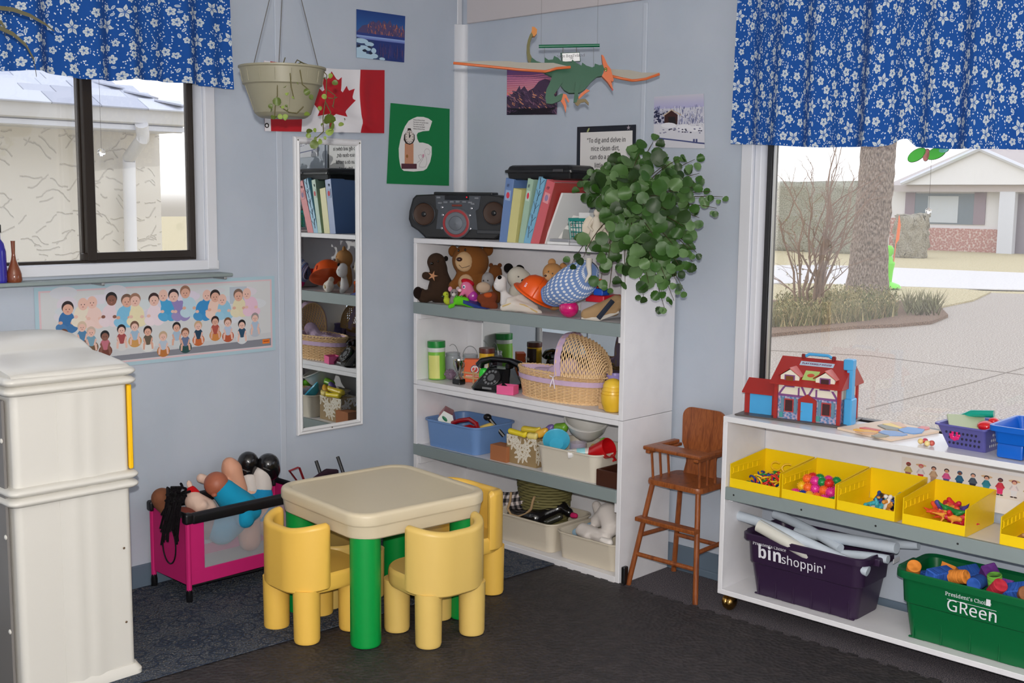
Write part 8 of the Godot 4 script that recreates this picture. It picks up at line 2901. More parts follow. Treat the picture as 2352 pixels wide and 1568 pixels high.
func sticker_strip():
	# printed border of small standing figures taped to the back panel
	var W := 1400
	var H := 150
	var im := img(W, H, C8(224, 218, 214))
	var sk := [C8(196, 140, 116), C8(120, 74, 60), C8(214, 160, 136)]
	var ppl := [[C8(196, 176, 110), C8(150, 90, 90), 1, C8(150, 40, 50), 0], [C8(214, 206, 206), C8(196, 40, 60), 0, C8(196, 70, 90), 1], [C8(190, 156, 124), C8(170, 136, 110), 0, C8(40, 24, 34), 0], [C8(206, 80, 140), C8(80, 70, 130), 0, C8(30, 20, 30), 0], [C8(26, 96, 130), C8(20, 70, 110), 1, C8(26, 80, 120), 0], [C8(70, 84, 100), C8(30, 30, 50), 2, C8(60, 70, 80), 0], [C8(40, 130, 150), C8(50, 140, 160), 2, C8(24, 18, 26), 1], [C8(206, 50, 70), C8(216, 40, 110), 1, C8(60, 30, 60), 0], [C8(226, 216, 220), C8(220, 220, 226), 2, C8(110, 40, 60), 1]]
	for k in 22:
		var f: Array = ppl[k % 9]
		var x := 34 + k * 62
		if f[4] == 1: pell(im, x, 34, 26, 8, C8(206, 170, 130))
		ppoly(im, [Vector2(x - 9, 56), Vector2(x + 9, 56), Vector2(x + 17, 96), Vector2(x - 17, 96)], f[0])
		ppoly(im, [Vector2(x - 14, 92), Vector2(x + 14, 92), Vector2(x + 12, 126), Vector2(x - 12, 126)], f[1])
		for s in [-1, 1]: ppoly(im, [Vector2(x + s * 10, 58), Vector2(x + s * 22, 84), Vector2(x + s * 17, 90), Vector2(x + s * 6, 68)], f[0].darkened(0.1))
		pell(im, x, 40, 12, 13, f[3])
		pell(im, x, 44, 9, 10, sk[f[2]])
		for s in [-1, 1]: pell(im, x + s * 8, 131, 8, 4, C8(50, 30, 36))
	var a := PZ(2072, 1046, 0.031)
	var m := mb()
	var x1 := a.x + 1.07
	m.quad(Vector3(a.x, 0.668, 0.0305), Vector3(x1, 0.668, 0.0305), Vector3(x1, 0.582, 0.0305), Vector3(a.x, 0.582, 0.0305))
	m.quad(Vector3(a.x, 0.668, 0.0297), Vector3(a.x, 0.582, 0.0297), Vector3(x1, 0.582, 0.0297), Vector3(x1, 0.668, 0.0297), Vector2(0, 0), Vector2(0, 0), Vector2(0, 0), Vector2(0, 0))
	one("figure_border", "white paper border printed with children in costumes behind the bins", "poster", m, img_mat(im, 0.6))

# ---------------------------------------------------------------- the two big totes below
func tote(nm, label, x0: float, x1: float, zf: float, m) -> Node3D:
	var t := thing(nm, label, "storage tote", Vector3((x0 + x1) / 2, 0.0895, 0.16))
	var wt := x1 - x0
	var k := mb(30)
	var rings := []
	for q in [[wt - 0.1, 0.19, 0.0, 0.03], [wt - 0.095, 0.2, 0.004, 0.035], [wt - 0.06, 0.222, 0.125, 0.035], [wt - 0.045, 0.235, 0.13, 0.038], [wt - 0.035, 0.25, 0.215, 0.04], [wt, 0.278, 0.218, 0.045], [wt, 0.278, 0.24, 0.045], [wt - 0.012, 0.27, 0.244, 0.045], [wt - 0.05, 0.238, 0.236, 0.035], [wt - 0.12, 0.17, 0.01, 0.02]]: rings.append(MB.rrect(q[0], q[1], q[3], 5, q[2]))
	k.loft(rings)
	part(t, "shell", k, m)
	for i in 6: part(t, "rib", boxm(Vector3((i - 2.5) * (wt - 0.14) / 5.0, 0.062, 0.1035), Vector3(0.006, 0.118, 0.006), 0.002), m)
	for i in 4: part(t, "foot", boxm(Vector3((i - 1.5) * (wt - 0.16) / 3.0, 0.003, 0.094), Vector3(0.06, 0.006, 0.01), 0.002), m)
	for s in [-1, 1]: part(t, "handle", boxm(Vector3(s * (wt / 2 + 0.004), 0.222, 0), Vector3(0.03, 0.03, 0.12), 0.006, 2), m)
	return t
func totes():
	var pm := mat(C8(48, 30, 58), 0.35)
	var t := tote("purple_tote", "dark purple plastic tote stuffed with rolled papers", 1.87, 2.385, 0.3, pm)
	var wh := mat(C8(226, 226, 232), 0.6)
	var face := rot(8.5)
	var on := func(u, v) -> Transform3D:
		var p := PZ(u, v, 0.288)
		p.z = 0.16 + 0.11 + (p.y - 0.0895) * 0.075 + 0.0065
		return Transform3D(rot(5), p)
	put_text(t, "lettering", "bin", 0.052, wh, on.call(1768, 1272), true)
	put_text(t, "lettering", "shoppin'", 0.036, wh, on.call(1845, 1296))
	put_text(t, "lettering", "TM", 0.006, wh, on.call(1886, 1313))
	var sc = put_text(t, "lettering", "President's Choice", 0.0125, wh, on.call(1768, 1254), false, true)
	wpart(t, "side_label", boxm(PZ(2054, 1285, 0.1) + Vector3(0.008, 0, 0), Vector3(0.003, 0.018, 0.05), 0.001), wh)
	# rolled papers
	var rolls := [[[1698, 1184, 0.2], [1800, 1212, 0.26], [1900, 1270, 0.26], [1994, 1312, 0.25], 0.019], [[1742, 1206, 0.29], [1800, 1238, 0.285], [1850, 1268, 0.27], [1900, 1300, 0.24], 0.024], [[1830, 1222, 0.14], [1900, 1230, 0.17], [1990, 1246, 0.19], [2060, 1258, 0.2], 0.021], [[1780, 1180, 0.1], [1830, 1200, 0.12], [1880, 1225, 0.16], [1930, 1260, 0.2], 0.018], [[1960, 1240, 0.1], [2010, 1246, 0.1], [2060, 1250, 0.1], [2110, 1252, 0.1], 0.015], [[1900, 1270, 0.18], [1950, 1272, 0.18], [2000, 1276, 0.18], [2040, 1284, 0.18], 0.016]]
	var lab := ["long roll of pale blue white paper sagging across the purple tote", "thick roll of cream paper at the front of the purple tote", "roll of pale paper pointing right over the purple tote rim", "roll of white paper at the back of the purple tote", "thin roll of white paper behind the right end of the tote", "white paper roll lying low in the purple tote"]
	for i in rolls.size():
		var r: Array = rolls[i]
		var path := []
		for k in 4: path.append(PZ(r[k][0], r[k][1], r[k][2]))
		var curve := []
		for k in 13:
			var a := k / 12.0
			curve.append(path[0].bezier_interpolate(path[1], path[2], path[3], a))
		var o := thing("paper_roll", lab[i], "paper roll", path[0], 0.0, "paper rolls in the purple tote")
		var m := mb(50)
		m.tube(curve, r[4], 18)
		wpart(o, "roll", m, mat(C8(196, 206, 216), 0.6) if i != 1 else mat(C8(206, 204, 194), 0.6))
		var fl := mb(50)
		var d: Vector3 = (curve[12] - curve[0]).normalized()
		var e := []
		for k in 7: e.append(curve[k * 2] + (cu * 0.9 - cw * 0.4).normalized() * r[4] * 1.0)
		fl.tube(e, 0.0012, 4)
		wpart(o, "paper_edge", fl, mat(C8(176, 186, 198), 0.6))
	# green tote with foam blocks
	var gm := mat(C8(0, 96, 50), 0.35)
	t = tote("green_tote", "green plastic tote full of ridged foam blocks", 2.49, 3.12, 0.3, gm)
	put_text(t, "lettering", "President's Choice", 0.0135, wh, on.call(2224, 1374) * Transform3D(rot(0, 0, 0), Vector3.ZERO), false, true)
	var g := [["G", 2195, 1396], ["R", 2212, 1399], ["E", 2226, 1403], ["E", 2242, 1406]]
	put_text(t, "lettering", "GReen", 0.044, wh, on.call(2232, 1402), false)
	put_text(t, "lettering", "BOX", 0.0085, wh, on.call(2275, 1411) * Transform3D(rot(0, 0, 90), Vector3.ZERO))
	var ln := mb()
	var l0: Transform3D = on.call(2176, 1372)
	var l1: Transform3D = on.call(2290, 1394)
	ln.tube([l0.origin + Vector3(0, -0.004, 0), Vector3(l1.origin.x, l0.origin.y - 0.004, l0.origin.z)], 0.0008, 4)
	wpart(t, "lettering", ln, wh)
	var lg: Transform3D = on.call(2271, 1383)
	wpart(t, "leaf_logo", boxm(lg.origin, Vector3(0.014, 0.022, 0.001)), wh)
	var q := RandomNumberGenerator.new()
	q.seed = 19
	var shapes := []
	var cyl := mb(30)
	cyl.lathe([[0.022, -0.03], [0.024, -0.028], [0.024, 0.028], [0.022, 0.03]], 20)
	shapes.append(cyl.mesh())
	var blk := mb(30)
	blk.box(Vector3.ZERO, Vector3(0.05, 0.09, 0.04), 0.003)
	shapes.append(blk.mesh())
	var tri := mb(30)
	tri.ext(PackedVector2Array([Vector2(-0.03, -0.02), Vector2(0.03, -0.02), Vector2(0.0, 0.03)]), -0.025, 0.025)
	shapes.append(tri.mesh())
	var bl := [[2098, 1308, 0.27, 0, "orange", 40, 20], [2160, 1320, 0.27, 1, "blue", 80, 78], [2180, 1308, 0.2, 2, "orange", 10, 30], [2202, 1324, 0.26, 0, "orange", 70, 40], [2220, 1318, 0.15, 1, "blue", 60, 70], [2244, 1338, 0.25, 0, "blue", 30, 90], [2270, 1320, 0.14, 1, "purple", 40, 20], [2286, 1338, 0.23, 0, "lime", 8, 10], [2290, 1352, 0.27, 0, "red", 20, 40], [2312, 1346, 0.22, 2, "purple", 40, 60], [2324, 1358, 0.25, 1, "blue", 60, 50], [2350, 1362, 0.25, 0, "brown", 70, 20], [2140, 1330, 0.2, 1, "blue", 90, 30], [2300, 1370, 0.18, 1, "green", 90, 10]]
	var bc := {"orange": C8(232, 140, 50), "blue": C8(40, 90, 180), "purple": C8(110, 50, 140), "lime": C8(120, 190, 70), "red": C8(196, 40, 60), "brown": C8(150, 96, 60), "green": C8(60, 150, 70)}
	var sn := ["cylinder", "brick", "wedge"]
	var ridge := bump_tex(0.02, 12.0)
	for b in bl:
		var fm := mat(bc[b[4]], 0.8)
		fm.normal_enabled = true
		fm.normal_texture = ridge
		fm.uv1_triplanar = true
		fm.uv1_scale = Vector3(1, 30, 1)
		var o := one("foam_block", "%s ridged foam %s in the green tote" % [b[4], sn[b[3]]], "foam block", shapes[b[3]], fm, "foam blocks in the green tote")
		o.transform = Transform3D(rot(b[5], b[6] * 3.0, b[6]), PZ(b[0], b[1], b[2] - 0.03))

# ---------------------------------------------------------------- doll playpen
func playpen():
	var x0 := 0.035
	var x1 := 0.305
	var z0 := 1.16
	var z1 := 1.745
	var yt := 0.355
	var t := thing("doll_playpen", "magenta doll playpen with black rails and mesh sides", "playpen", Vector3((x0 + x1) / 2, 0.012, (z0 + z1) / 2))
	var mag := mat(C8(196, 20, 108), 0.75)
	var blk := mat(C8(20, 20, 24), 0.4)
	var rail := mb(60)
	rail.tube([Vector3(x0, yt, z1), Vector3(x1, yt, z1), Vector3(x1, yt, z0), Vector3(x0, yt, z0)], 0.014, 10, true)
	wpart(t, "top_rail", rail, blk)
	for x in [x0, x1]: wpart(t, "rail_cover", boxm(Vector3(x, yt - 0.012, (z0 + z1) / 2), Vector3(0.03, 0.04, z1 - z0 - 0.03), 0.01, 2), blk)
	for c in [[x0, z0], [x0, z1], [x1, z0], [x1, z1]]:
		wpart(t, "corner_joint", boxm(Vector3(c[0], yt - 0.006, c[1]), Vector3(0.036, 0.044, 0.036), 0.01, 3), blk)
		var lg := mb()
		lg.tube([Vector3(c[0], yt - 0.02, c[1]), Vector3(c[0], 0.06, c[1])], 0.011, 8)
		wpart(t, "leg", lg, mag)
		var ft := mb(50)
		ft.lathe([[0.008, 0.0], [0.013, 0.004], [0.014, 0.03], [0.01, 0.055]], 14, Vector3(c[0], 0.012, c[1]))
		wpart(t, "foot", ft, gloss(C8(16, 16, 18), 0.2))
	# end panels, bottom strips and corner strips of cloth; nets between
	for z in [z0, z1]:
		wpart(t, "end_panel", boxm(Vector3((x0 + x1) / 2, 0.215, z), Vector3(x1 - x0, 0.27, 0.006), 0.002), mag)
		var ov := mb()
		var path := []
		for k in 28: path.append(Vector3((x0 + x1) / 2 + 0.05 * cos(TAU * k / 28), 0.215 + 0.075 * sin(TAU * k / 28), z + (0.005 if z == z1 else -0.005)))
		ov.tube(path, 0.0035, 6, true)
		wpart(t, "oval_piping", ov, blk)
	var net := mat(Color(0.78, 0.8, 0.84, 0.25), 0.7)
	net.transparency = BaseMaterial3D.TRANSPARENCY_ALPHA
	for x in [x0, x1]:
		wpart(t, "side_strip", boxm(Vector3(x, 0.108, (z0 + z1) / 2), Vector3(0.006, 0.058, z1 - z0), 0.002), mag)
		for z in [z0 + 0.03, z1 - 0.035]: wpart(t, "side_strip", boxm(Vector3(x, 0.236, z), Vector3(0.0058, 0.225, 0.07), 0.002), mag)
		wpart(t, "net", boxm(Vector3(x, 0.24, (z0 + z1) / 2), Vector3(0.0015, 0.21, z1 - z0 - 0.12)), net)
		var pp := mb()
		pp.tube([Vector3(x, 0.078, z0), Vector3(x, 0.072, (z0 + z1) / 2), Vector3(x, 0.078, z1)], 0.005, 6)
		wpart(t, "bottom_piping", pp, blk)
	wpart(t, "floor_mat", boxm(Vector3((x0 + x1) / 2, 0.09, (z0 + z1) / 2), Vector3(x1 - x0 - 0.01, 0.012, z1 - z0 - 0.01), 0.003), mat(C8(200, 196, 190), 0.9))
	dolls()
	# red and black doll stroller standing between playpen and table
	var s := thing("doll_stroller", "red seated doll stroller with dark knitted hood behind the table", "doll stroller", Vector3(0.2, 0.012, 0.92))
	var fr := mb()
	for z in [0.86, 0.98]:
		fr.tube([Vector3(0.3, 0.03, z), Vector3(0.2, 0.25, z), Vector3(0.1, 0.42, z)], 0.008, 7)
		fr.tube([Vector3(0.08, 0.03, z), Vector3(0.2, 0.25, z)], 0.008, 7)
	wpart(s, "frame", fr, blk)
	for x in [0.08, 0.3]:
		for z in [0.85, 0.99]:
			var w := mb()
			w.lathe([[0.024, -0.008], [0.024, 0.008]], 16, Vector3(x, 0.036, z), rot(90))
			wpart(s, "wheel", w, blk)
	var rd := mb(40)
	var tri := PackedVector2Array()
	for p in [[668, 1082], [690, 1073], [704, 1110], [672, 1112], [670, 1140], [720, 1150]]:
		var k := PX(p[0], p[1], 0.16)
		tri.append(Vector2(-k.z, k.y))
	rd.xf = Transform3D(rot(0, 90, 0), Vector3.ZERO)
	rd.ext(tri, 0.14, 0.16)
	wpart(s, "seat_back", rd, mat(C8(150, 22, 34), 0.7))
	var hd := mb(70)
	hd.tube([PX(712, 1104, 0.16), PX(735, 1092, 0.15), PX(750, 1084, 0.14), PX(772, 1084, 0.13), PX(768, 1094, 0.12)], [0.005, 0.012, 0.016, 0.014, 0.01], 8)
	wpart(s, "hood", hd, fur(C8(52, 34, 46)))

func dolls():
	var P := func(u, v, x): return PX(u, v, x)
	var skin := mat(C8(224, 172, 146), 0.7)
	# doll with black yarn hair lying head out over the end rail
	var t := thing("yarn_hair_doll", "brown rag doll with long black yarn hair hanging over the rail", "doll", P.call(372, 1180, 0.12))
	var m := mb(85)
	m.body([[P.call(372, 1144, 0.13), P.call(374, 1150, 0.13), 0.042, 0.04], [P.call(386, 1170, 0.15), P.call(440, 1200, 0.17), 0.03, 0.045], [P.call(440, 1200, 0.17), P.call(480, 1216, 0.17), 0.045, 0.04]], 0.008, 0.02)
	wpart(t, "body", m, mat(C8(130, 78, 50), 0.8))
	var q := RandomNumberGenerator.new()
	q.seed = 61
	var h := mb(60)
	for k in 60:
		var a := Vector2(q.randf_range(380, 420), q.randf_range(1118, 1150))
		var e := Vector2(q.randf_range(368, 412), q.randf_range(1180, 1252)) if k < 42 else Vector2(a.x + q.randf_range(-6, 24), a.y - q.randf_range(-4, 14))
		var xd := q.randf_range(0.2, 0.3)
		h.tube([P.call(a.x, a.y, 0.17), P.call(lerpf(a.x, e.x, 0.4) + 3, lerpf(a.y, e.y, 0.35), xd * 0.9 + 0.06), P.call(e.x, e.y, xd + 0.05)], 0.005, 5)
	wpart(t, "yarn_hair", h, fur(C8(18, 14, 18)))
	var dr := mb(85)
	dr.body([[P.call(420, 1192, 0.17), P.call(470, 1206, 0.18), 0.05, 0.055]], 0.009, 0.02)
	wpart(t, "dress", dr, fur(C8(120, 60, 50)))
	# pale cloth doll with a red sleeve
	t = thing("cloth_doll", "pale cloth doll with raised arm and red sleeve in playpen", "doll", P.call(450, 1180, 0.16))
	m = mb(85)
	m.body([[P.call(448, 1152, 0.16), P.call(470, 1170, 0.17), 0.04, 0.05], [P.call(440, 1132, 0.14), P.call(434, 1108, 0.13), 0.014, 0.011], [P.call(462, 1098, 0.1), P.call(490, 1108, 0.12), 0.02, 0.018], [P.call(456, 1164, 0.2), P.call(466, 1160, 0.21), 0.02, 0.018]], 0.008, 0.02)
	wpart(t, "body", m, mat(C8(222, 190, 172), 0.85))
	var rs := mb(85)
	rs.body([[P.call(440, 1126, 0.14), P.call(446, 1134, 0.145), 0.02, 0.023]], 0.006, 0.01)
	wpart(t, "red_sleeve", rs, fur(C8(196, 24, 30)))
	# large doll in a blue shirt, leaning over the side
	t = thing("blue_shirt_doll", "bald doll in turquoise shirt slumped over the playpen rail", "doll", P.call(540, 1200, 0.22))
	m = mb(85)
	m.body([[P.call(498, 1113, 0.18), P.call(506, 1120, 0.18), 0.047, 0.045], [P.call(506, 1120, 0.18), P.call(540, 1160, 0.2), 0.03, 0.06], [P.call(552, 1124, 0.17), P.call(532, 1078, 0.15), 0.03, 0.04], [P.call(532, 1078, 0.15), P.call(526, 1064, 0.15), 0.034, 0.026], [P.call(570, 1190, 0.21), P.call(574, 1240, 0.24), 0.05, 0.045]], 0.009, 0.02)
	wpart(t, "body", m, mat(C8(206, 150, 122), 0.6))
	var hd := mb(85)
	hd.ell(P.call(497, 1111, 0.182), Vector3.ONE * 0.05, Basis.IDENTITY, 20, 14)
	wpart(t, "head", hd, mat(C8(168, 96, 70), 0.5))
	var ear := mb(85)
	ear.ell(P.call(492, 1136, 0.21), Vector3(0.012, 0.009, 0.012))
	wpart(t, "ear", ear, mat(C8(168, 96, 70), 0.5))
	var sh := mb(85)
	sh.body([[P.call(516, 1128, 0.2), P.call(552, 1164, 0.23), 0.05, 0.066], [P.call(552, 1164, 0.23), P.call(576, 1172, 0.27), 0.06, 0.045], [P.call(552, 1160, 0.26), P.call(564, 1192, 0.3), 0.05, 0.036], [P.call(540, 1190, 0.2), P.call(510, 1216, 0.22), 0.06, 0.06]], 0.009, 0.02)
	wpart(t, "shirt", sh, fur(C8(30, 150, 190)))
	# doll lying on its back, feet in the air
	t = thing("buckle_shoe_doll", "doll lying feet up in black shoes and white socks", "doll", P.call(600, 1180, 0.16))
	m = mb(85)
	m.body([[P.call(606, 1110, 0.15), P.call(606, 1150, 0.16), 0.032, 0.034], [P.call(572, 1110, 0.13), P.call(576, 1150, 0.15), 0.026, 0.03], [P.call(592, 1170, 0.16), P.call(620, 1200, 0.17), 0.06, 0.06]], 0.009, 0.02)
	wpart(t, "body", m, skin)
	for l in [[[600, 1090, 0.145], [604, 1118, 0.15], 0.037], [[570, 1100, 0.125], [574, 1126, 0.135], 0.03]]:
		var so := mb(85)
		so.body([[P.call(l[0][0], l[0][1], l[0][2]), P.call(l[1][0], l[1][1], l[1][2]), l[2], l[2] + 0.002]], 0.008, 0.01)
		wpart(t, "sock", so, fur(C8(220, 212, 206)))
	for l in [[[618, 1078, 0.14], [616, 1066, 0.15], 0.048], [[566, 1080, 0.1], [570, 1060, 0.11], 0.044]]:
		var so := mb(85)
		so.body([[P.call(l[0][0], l[0][1], l[0][2]), P.call(l[1][0], l[1][1], l[1][2]), l[2], l[2]]], 0.008, 0.01)
		var shoe := wpart(t, "shoe", so, gloss(C8(16, 15, 17), 0.25))
		var sp := mb()
		sp.tube([P.call(l[0][0] - 14, l[0][1] - 4, l[0][2] + 0.04), P.call(l[0][0], l[0][1] + 2, l[0][2] + 0.055), P.call(l[0][0] + 14, l[0][1] + 2, l[0][2] + 0.03)], 0.004, 6)
		var strap := inst("strap", sp, gloss(C8(34, 32, 34), 0.2))
		shoe.add_child(strap, true)
	var cf := mb(85)
	cf.body([[P.call(603, 1136, 0.155), P.call(603, 1150, 0.16), 0.043, 0.045], [P.call(576, 1150, 0.15), P.call(600, 1176, 0.165), 0.04, 0.06]], 0.008, 0.015)
	wpart(t, "blue_trousers", cf, fur(C8(36, 140, 190)))

# ---------------------------------------------------------------- hanging basket
func hanging_basket():
	var o := PD(650, 271, 3.8)
	var t := thing("hanging_basket", "khaki plastic hanging planter with wire hangers and trailing stems", "hanging planter", o)
	var k := mpp(o)
	var pl := mat(C8(136, 132, 112), 0.45)
	var m := mb(30)
	m.lathe([[0.0, 0.0], [50, 0.0], [56, 3], [64, 10], [84, 70], [86, 72], [90, 74], [96, 108], [99, 110], [99, 114], [94, 114], [90, 100], [80, 96]].map(func(q): return [q[0] * k, q[1] * k]), 48)
	part(t, "pot", m, pl)
	for i in 16:
		var a := TAU * i / 16
		var rb := mb()
		rb.tube([Vector3(cos(a) * 91 * k, 78 * k, sin(a) * 91 * k), Vector3(cos(a) * 95.6 * k, 104 * k, sin(a) * 95.6 * k)], 0.0016, 5)
		part(t, "rib", rb, pl)
		if i % 4 == 1:
			var r2 := mb()
			r2.tube([Vector3(cos(a) * 66 * k, 16 * k, sin(a) * 66 * k), Vector3(cos(a) * 84.5 * k, 70 * k, sin(a) * 84.5 * k)], 0.0018, 5)
			part(t, "rib", r2, pl)
	var so := mb()
	so.lathe([[0.0, 98 * k], [88 * k, 98 * k], [80 * k, 106 * k], [0.0, 110 * k]], 24)
	part(t, "soil", so, M.soil)
	var top := PD(655, -150, 3.8)
	for p in [[578, 168, 0.06], [738, 182, 0.04], [640, 160, -0.1]]:
		var w := mb()
		w.tube([PD(p[0], p[1], 3.8 + p[2]), top], 0.0016, 5)
		wpart(t, "wire", w, M.string)
	var hk := mb()
	hk.tube([top, Vector3(top.x, RH, top.z)], 0.003, 6)
	wpart(t, "hook", hk, M.steel)
	# trailing stems and leaves
	var q := RandomNumberGenerator.new()
	q.seed = 91
	var st := mb()
	var G := func(x, y, d): return PD(600 + x / 7.84, 130 + y / 7.84, 3.8 + d)
	for l in [[[300, 200, 0.0], [290, 240, -0.14], [290, 480, -0.13], [290, 690, -0.12]], [[700, 180, -0.08], [700, 250, -0.135], [740, 500, -0.12], [860, 600, -0.11]], [[520, 200, -0.1], [520, 300, -0.14], [540, 540, -0.13], [590, 760, -0.12]], [[1100, 240, -0.02], [1180, 330, -0.03], [1170, 700, -0.03], [1110, 1100, -0.04], [1120, 1350, -0.05], [1000, 1460, -0.06]], [[1150, 800, -0.03], [1250, 1000, -0.05], [1230, 1250, -0.05]], [[290, 690, -0.12], [250, 900, -0.11], [240, 1100, -0.1]], [[340, 900, -0.11], [500, 1000, -0.12], [640, 1020, -0.11], [760, 900, -0.1]], [[560, 200, -0.05], [650, 60, -0.02], [760, 120, 0.0], [880, 170, 0.02]], [[700, 100, 0.0], [860, 150, -0.03], [1000, 210, -0.03]], [[0, 200, 0.0], [60, 150, -0.03], [100, 190, -0.04]], [[400, 120, 0.0], [430, 20, 0.02]], [[1200, 600, -0.03], [1330, 700, -0.04], [1290, 900, -0.04]]]:
		var path := []
		for p in l: path.append(G.call(p[0], p[1], p[2]))
		st.tube(path, 0.0018, 5)
	wpart(t, "stems", st, mat(C8(84, 78, 44), 0.8))
	var meshes := [leaf_mesh(), leaf_mesh(20, 0.08, 0.25)]
	var mats := leaf_mats(C8(120, 142, 56), 4)
	for l in [[285, 770, 80, -0.13], [845, 620, 62, -0.12], [880, 720, 50, -0.11], [1270, 750, 90, -0.06], [1215, 1080, 115, -0.07], [1290, 1280, 100, -0.06], [1240, 1330, 80, -0.06], [820, 1010, 55, -0.1], [460, 1075, 60, -0.12], [470, 660, 36, -0.13], [430, 550, 36, -0.13], [565, 740, 34, -0.13], [1355, 475, 58, -0.05], [1040, 915, 44, -0.05], [1430, 1200, 52, -0.06], [1130, 740, 50, -0.05], [150, 880, 46, -0.11], [190, 960, 40, -0.11], [240, 1080, 60, -0.11], [320, 1090, 50, -0.11], [380, 900, 34, -0.12], [480, 950, 44, -0.12], [440, 880, 28, -0.12], [880, 1350, 60, -0.06], [860, 1400, 50, -0.06], [980, 1330, 40, -0.06], [960, 1500, 70, -0.07], [920, 1560, 84, -0.08], [1040, 1530, 60, -0.07], [1160, 1470, 34, -0.07], [1080, 1220, 40, -0.06], [1230, 360, 50, -0.04], [1150, 380, 40, -0.04], [70, 160, 40, -0.03], [10, 200, 46, -0.05], [700, 130, 40, -0.01], [740, 190, 30, -0.03], [500, 430, 34, -0.13], [650, 480, 26, -0.13], [1510, 1130, 30, -0.06], [1290, 900, 34, -0.05]]:
		var p: Vector3 = G.call(l[0], l[1], l[3])
		var d := Vector3(q.randf() - 0.5, -0.6 + q.randf() * 0.8, q.randf() - 0.5)
		put_leaf(t, meshes[q.randi() % 2], mats[q.randi() % 4], p - d.normalized() * (l[2] * 0.5 / 7.84 * k), d, -cw + Vector3(q.randf() - 0.5, 0.3 * q.randf(), q.randf() - 0.5) * 0.7, l[2] * 1.9 / 7.84 * k)

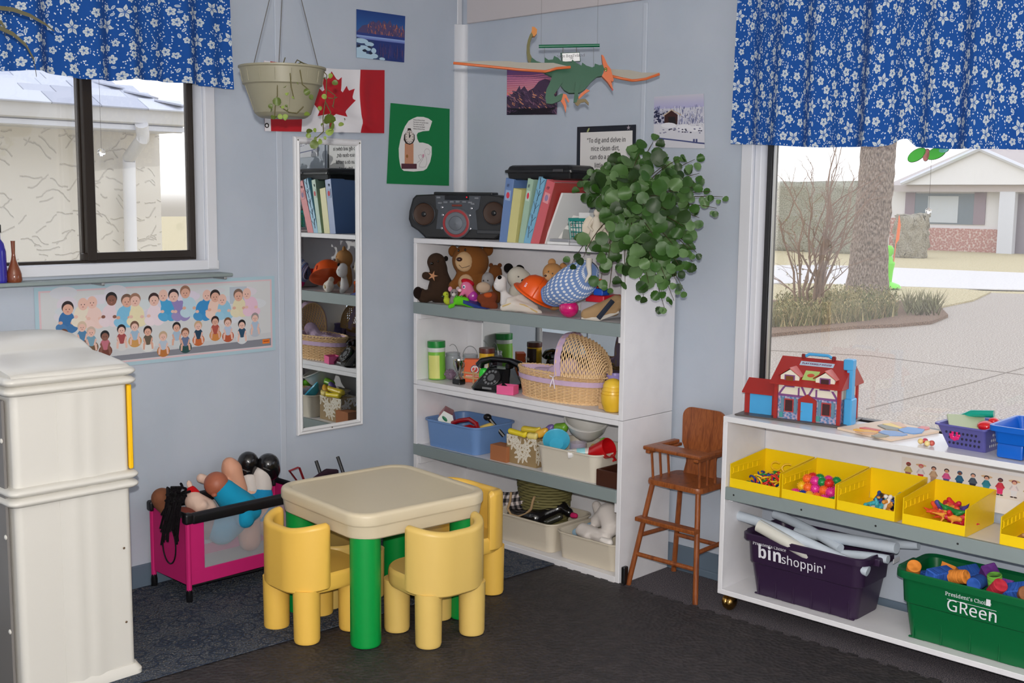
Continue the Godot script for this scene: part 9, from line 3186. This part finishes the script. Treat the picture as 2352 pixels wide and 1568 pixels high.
# ---------------------------------------------------------------- flying dragon mobile
func dragon():
	var T := 4.3
	var O := PD(1280, 150, T)
	var k := T / FPX / 5.3455
	var t := thing("dragon_mobile", "green wooden flying dragon mobile with outspread grey wings", "mobile", O)
	var B := Basis(cr, cu, -cw)
	var Q := func(x, y) -> Vector2: return Vector2((x - (1280 - 1120) * 5.3455) * k, -(y - (150 - 40) * 5.3455) * k)
	var shape := func(nm, pts, z0, z1, m):
		var pp := PackedVector2Array()
		for p in pts: pp.append(Q.call(p[0], p[1]))
		var b := mb(30)
		b.xf = Transform3D(B, O)
		b.ext(pp, z0, z1)
		return wpart(t, nm, b, m)
	var green := mat(C8(16, 78, 52), 0.4)
	var orange := mat(C8(196, 98, 50), 0.45)
	var grey := mat(C8(150, 146, 136), 0.6)
	var body := [[665, 565], [698, 565], [700, 500], [745, 530], [800, 525], [815, 480], [870, 510], [900, 545], [1030, 560], [1035, 525], [1090, 570], [1150, 600], [1160, 562], [1210, 600], [1280, 622], [1310, 610], [1315, 575], [1370, 595], [1415, 590], [1430, 640], [1400, 725], [1340, 735], [1270, 795], [1190, 890], [1130, 930], [1000, 935], [940, 900], [900, 850], [880, 780], [800, 740], [720, 700], [640, 650], [520, 595], [540, 500], [600, 545]]
	shape.call("body", body, -0.012, 0.012, green)
	shape.call("tail", [[520, 596], [490, 530], [478, 430], [480, 350], [495, 280], [520, 215], [540, 190], [560, 235], [545, 245], [525, 300], [515, 380], [520, 450], [545, 502]], -0.009, 0.009, mat(C8(96, 92, 46), 0.45))
	shape.call("tail_tip", [[545, 120], [575, 124], [608, 155], [602, 205], [575, 238], [548, 240], [525, 215], [540, 175]], -0.0085, 0.0085, mat(C8(190, 120, 50), 0.45))
	shape.call("head", [[1395, 465], [1420, 480], [1470, 590], [1508, 640], [1525, 700], [1545, 780], [1525, 800], [1510, 780], [1538, 895], [1515, 870], [1470, 800], [1400, 728], [1420, 690], [1430, 640], [1412, 590]], -0.01, 0.0125, orange)
	shape.call("tongue", [[1455, 760], [1490, 770], [1545, 890], [1530, 900]], -0.004, 0.004, mat(C8(214, 90, 100), 0.4))
	var eye := mb()
	for e in [[22, C8(24, 24, 20), 0.0], [15, C8(196, 186, 60), 0.0012], [9, C8(10, 10, 10), 0.0024]]:
		var ey := mb()
		var c: Vector2 = Q.call(1447, 650)
		ey.xf = Transform3D(B, O)
		ey.ell(Vector3(c.x, c.y, 0.0125 + e[2]), Vector3(e[0] * k * 0.85, e[0] * k * 1.2, 0.0012))
		wpart(t, "eye", ey, mat(e[1], 0.3))
	var hind := shape.call("hind_leg", [[800, 680], [870, 670], [920, 720], [912, 820], [870, 885], [810, 965], [825, 990], [900, 952], [925, 950], [905, 1030], [790, 1078], [722, 1070], [705, 1000], [720, 900], [760, 820], [785, 750]], 0.0125, 0.024, green)
	shape.call("claw", [[915, 950], [960, 958], [1000, 1040], [988, 1062], [950, 1000], [940, 1010], [965, 1100], [955, 1185], [932, 1100], [895, 1040]], 0.013, 0.021, orange)
	shape.call("front_leg", [[1075, 810], [1110, 797], [1130, 835], [1105, 960], [1110, 1000], [1085, 1060], [1050, 1055], [1065, 930]], 0.0125, 0.023, green)
	shape.call("claw", [[1105, 1000], [1140, 950], [1210, 893], [1250, 912], [1190, 950], [1120, 1015]], 0.013, 0.02, orange)
	shape.call("claw", [[1060, 1050], [1110, 1020], [1200, 1012], [1238, 1060], [1236, 1092], [1190, 1050], [1140, 1060], [1105, 1100], [1080, 1088]], 0.013, 0.02, mat(C8(110, 92, 52), 0.45))
	# wings: boards tilted about their length, with an orange leading edge
	for w in [[[[-412, 588], [0, 576], [270, 578], [350, 592], [600, 598], [800, 598], [1010, 648], [840, 664], [760, 690], [700, 702], [400, 680], [0, 636], [-412, 612]], [[-412, 600], [0, 640], [400, 682], [700, 702], [760, 690], [840, 664], [1010, 650]], 0.05], [[[1510, 620], [1750, 632], [1900, 662], [2040, 664], [2120, 660], [2115, 690], [1950, 740], [1850, 755], [1780, 760], [1650, 735], [1530, 705]], [[1530, 705], [1650, 735], [1780, 760], [1850, 755], [1950, 740], [2118, 680]], -0.02]]:
		shape.call("wing", w[0], w[2] - 0.006, w[2] + 0.002, grey)
		var ed := mb(50)
		var path := []
		for p in w[1]:
			var c: Vector2 = Q.call(p[0], p[1])
			path.append(O + B * Vector3(c.x, c.y, w[2] + 0.001))
		ed.tube(path, 0.0052, 7)
		wpart(t, "wing_edge", ed, orange)
	# carrying bar, name plate and strings
	var at := func(x, y, z) -> Vector3:
		var c: Vector2 = Q.call(x, y)
		return O + B * Vector3(c.x, c.y, z)
	var bar := mb(40)
	bar.tube([at.call(628, 356, 0.0), at.call(1375, 344, 0.0)], 0.0062, 12)
	wpart(t, "bar", bar, mat(C8(10, 96, 66), 0.35))
	shape.call("name_plate", [[893, 432], [1132, 422], [1142, 540], [905, 550]], -0.006, -0.002, mat(C8(12, 60, 50), 0.4))
	shape.call("name_card", [[915, 440], [1126, 432], [1133, 532], [922, 542]], -0.002, -0.001, M.paper)
	var cp: Vector3 = at.call(1022, 470, -0.0006)
	put_text(t, "card_text", "Sage BeaFeland", 0.0105, mat(C8(90, 88, 96), 0.7), Transform3D(B * rot(0, 0, 3), cp), false, true)
	put_text(t, "card_text", "'96", 0.0085, mat(C8(90, 88, 96), 0.7), Transform3D(B * rot(0, 0, 3), at.call(1028, 500, -0.0006)), false, true)
	var sg := mb()
	for p in [[925, 362, 925, 430], [1090, 362, 1090, 424], [700, 350, 700, 560], [1300, 350, 1300, 615]]: sg.tube([at.call(p[0], p[1], 0.0), at.call(p[2], p[3], -0.003)], 0.0007 if p[0] < 900 or p[0] > 1200 else 0.0018, 4)
	for x in [656, 1346]:
		var a: Vector3 = at.call(x, 345, 0.0)
		sg.tube([a, Vector3(a.x, RH, a.z)], 0.0005, 4)
	wpart(t, "strings", sg, M.string)
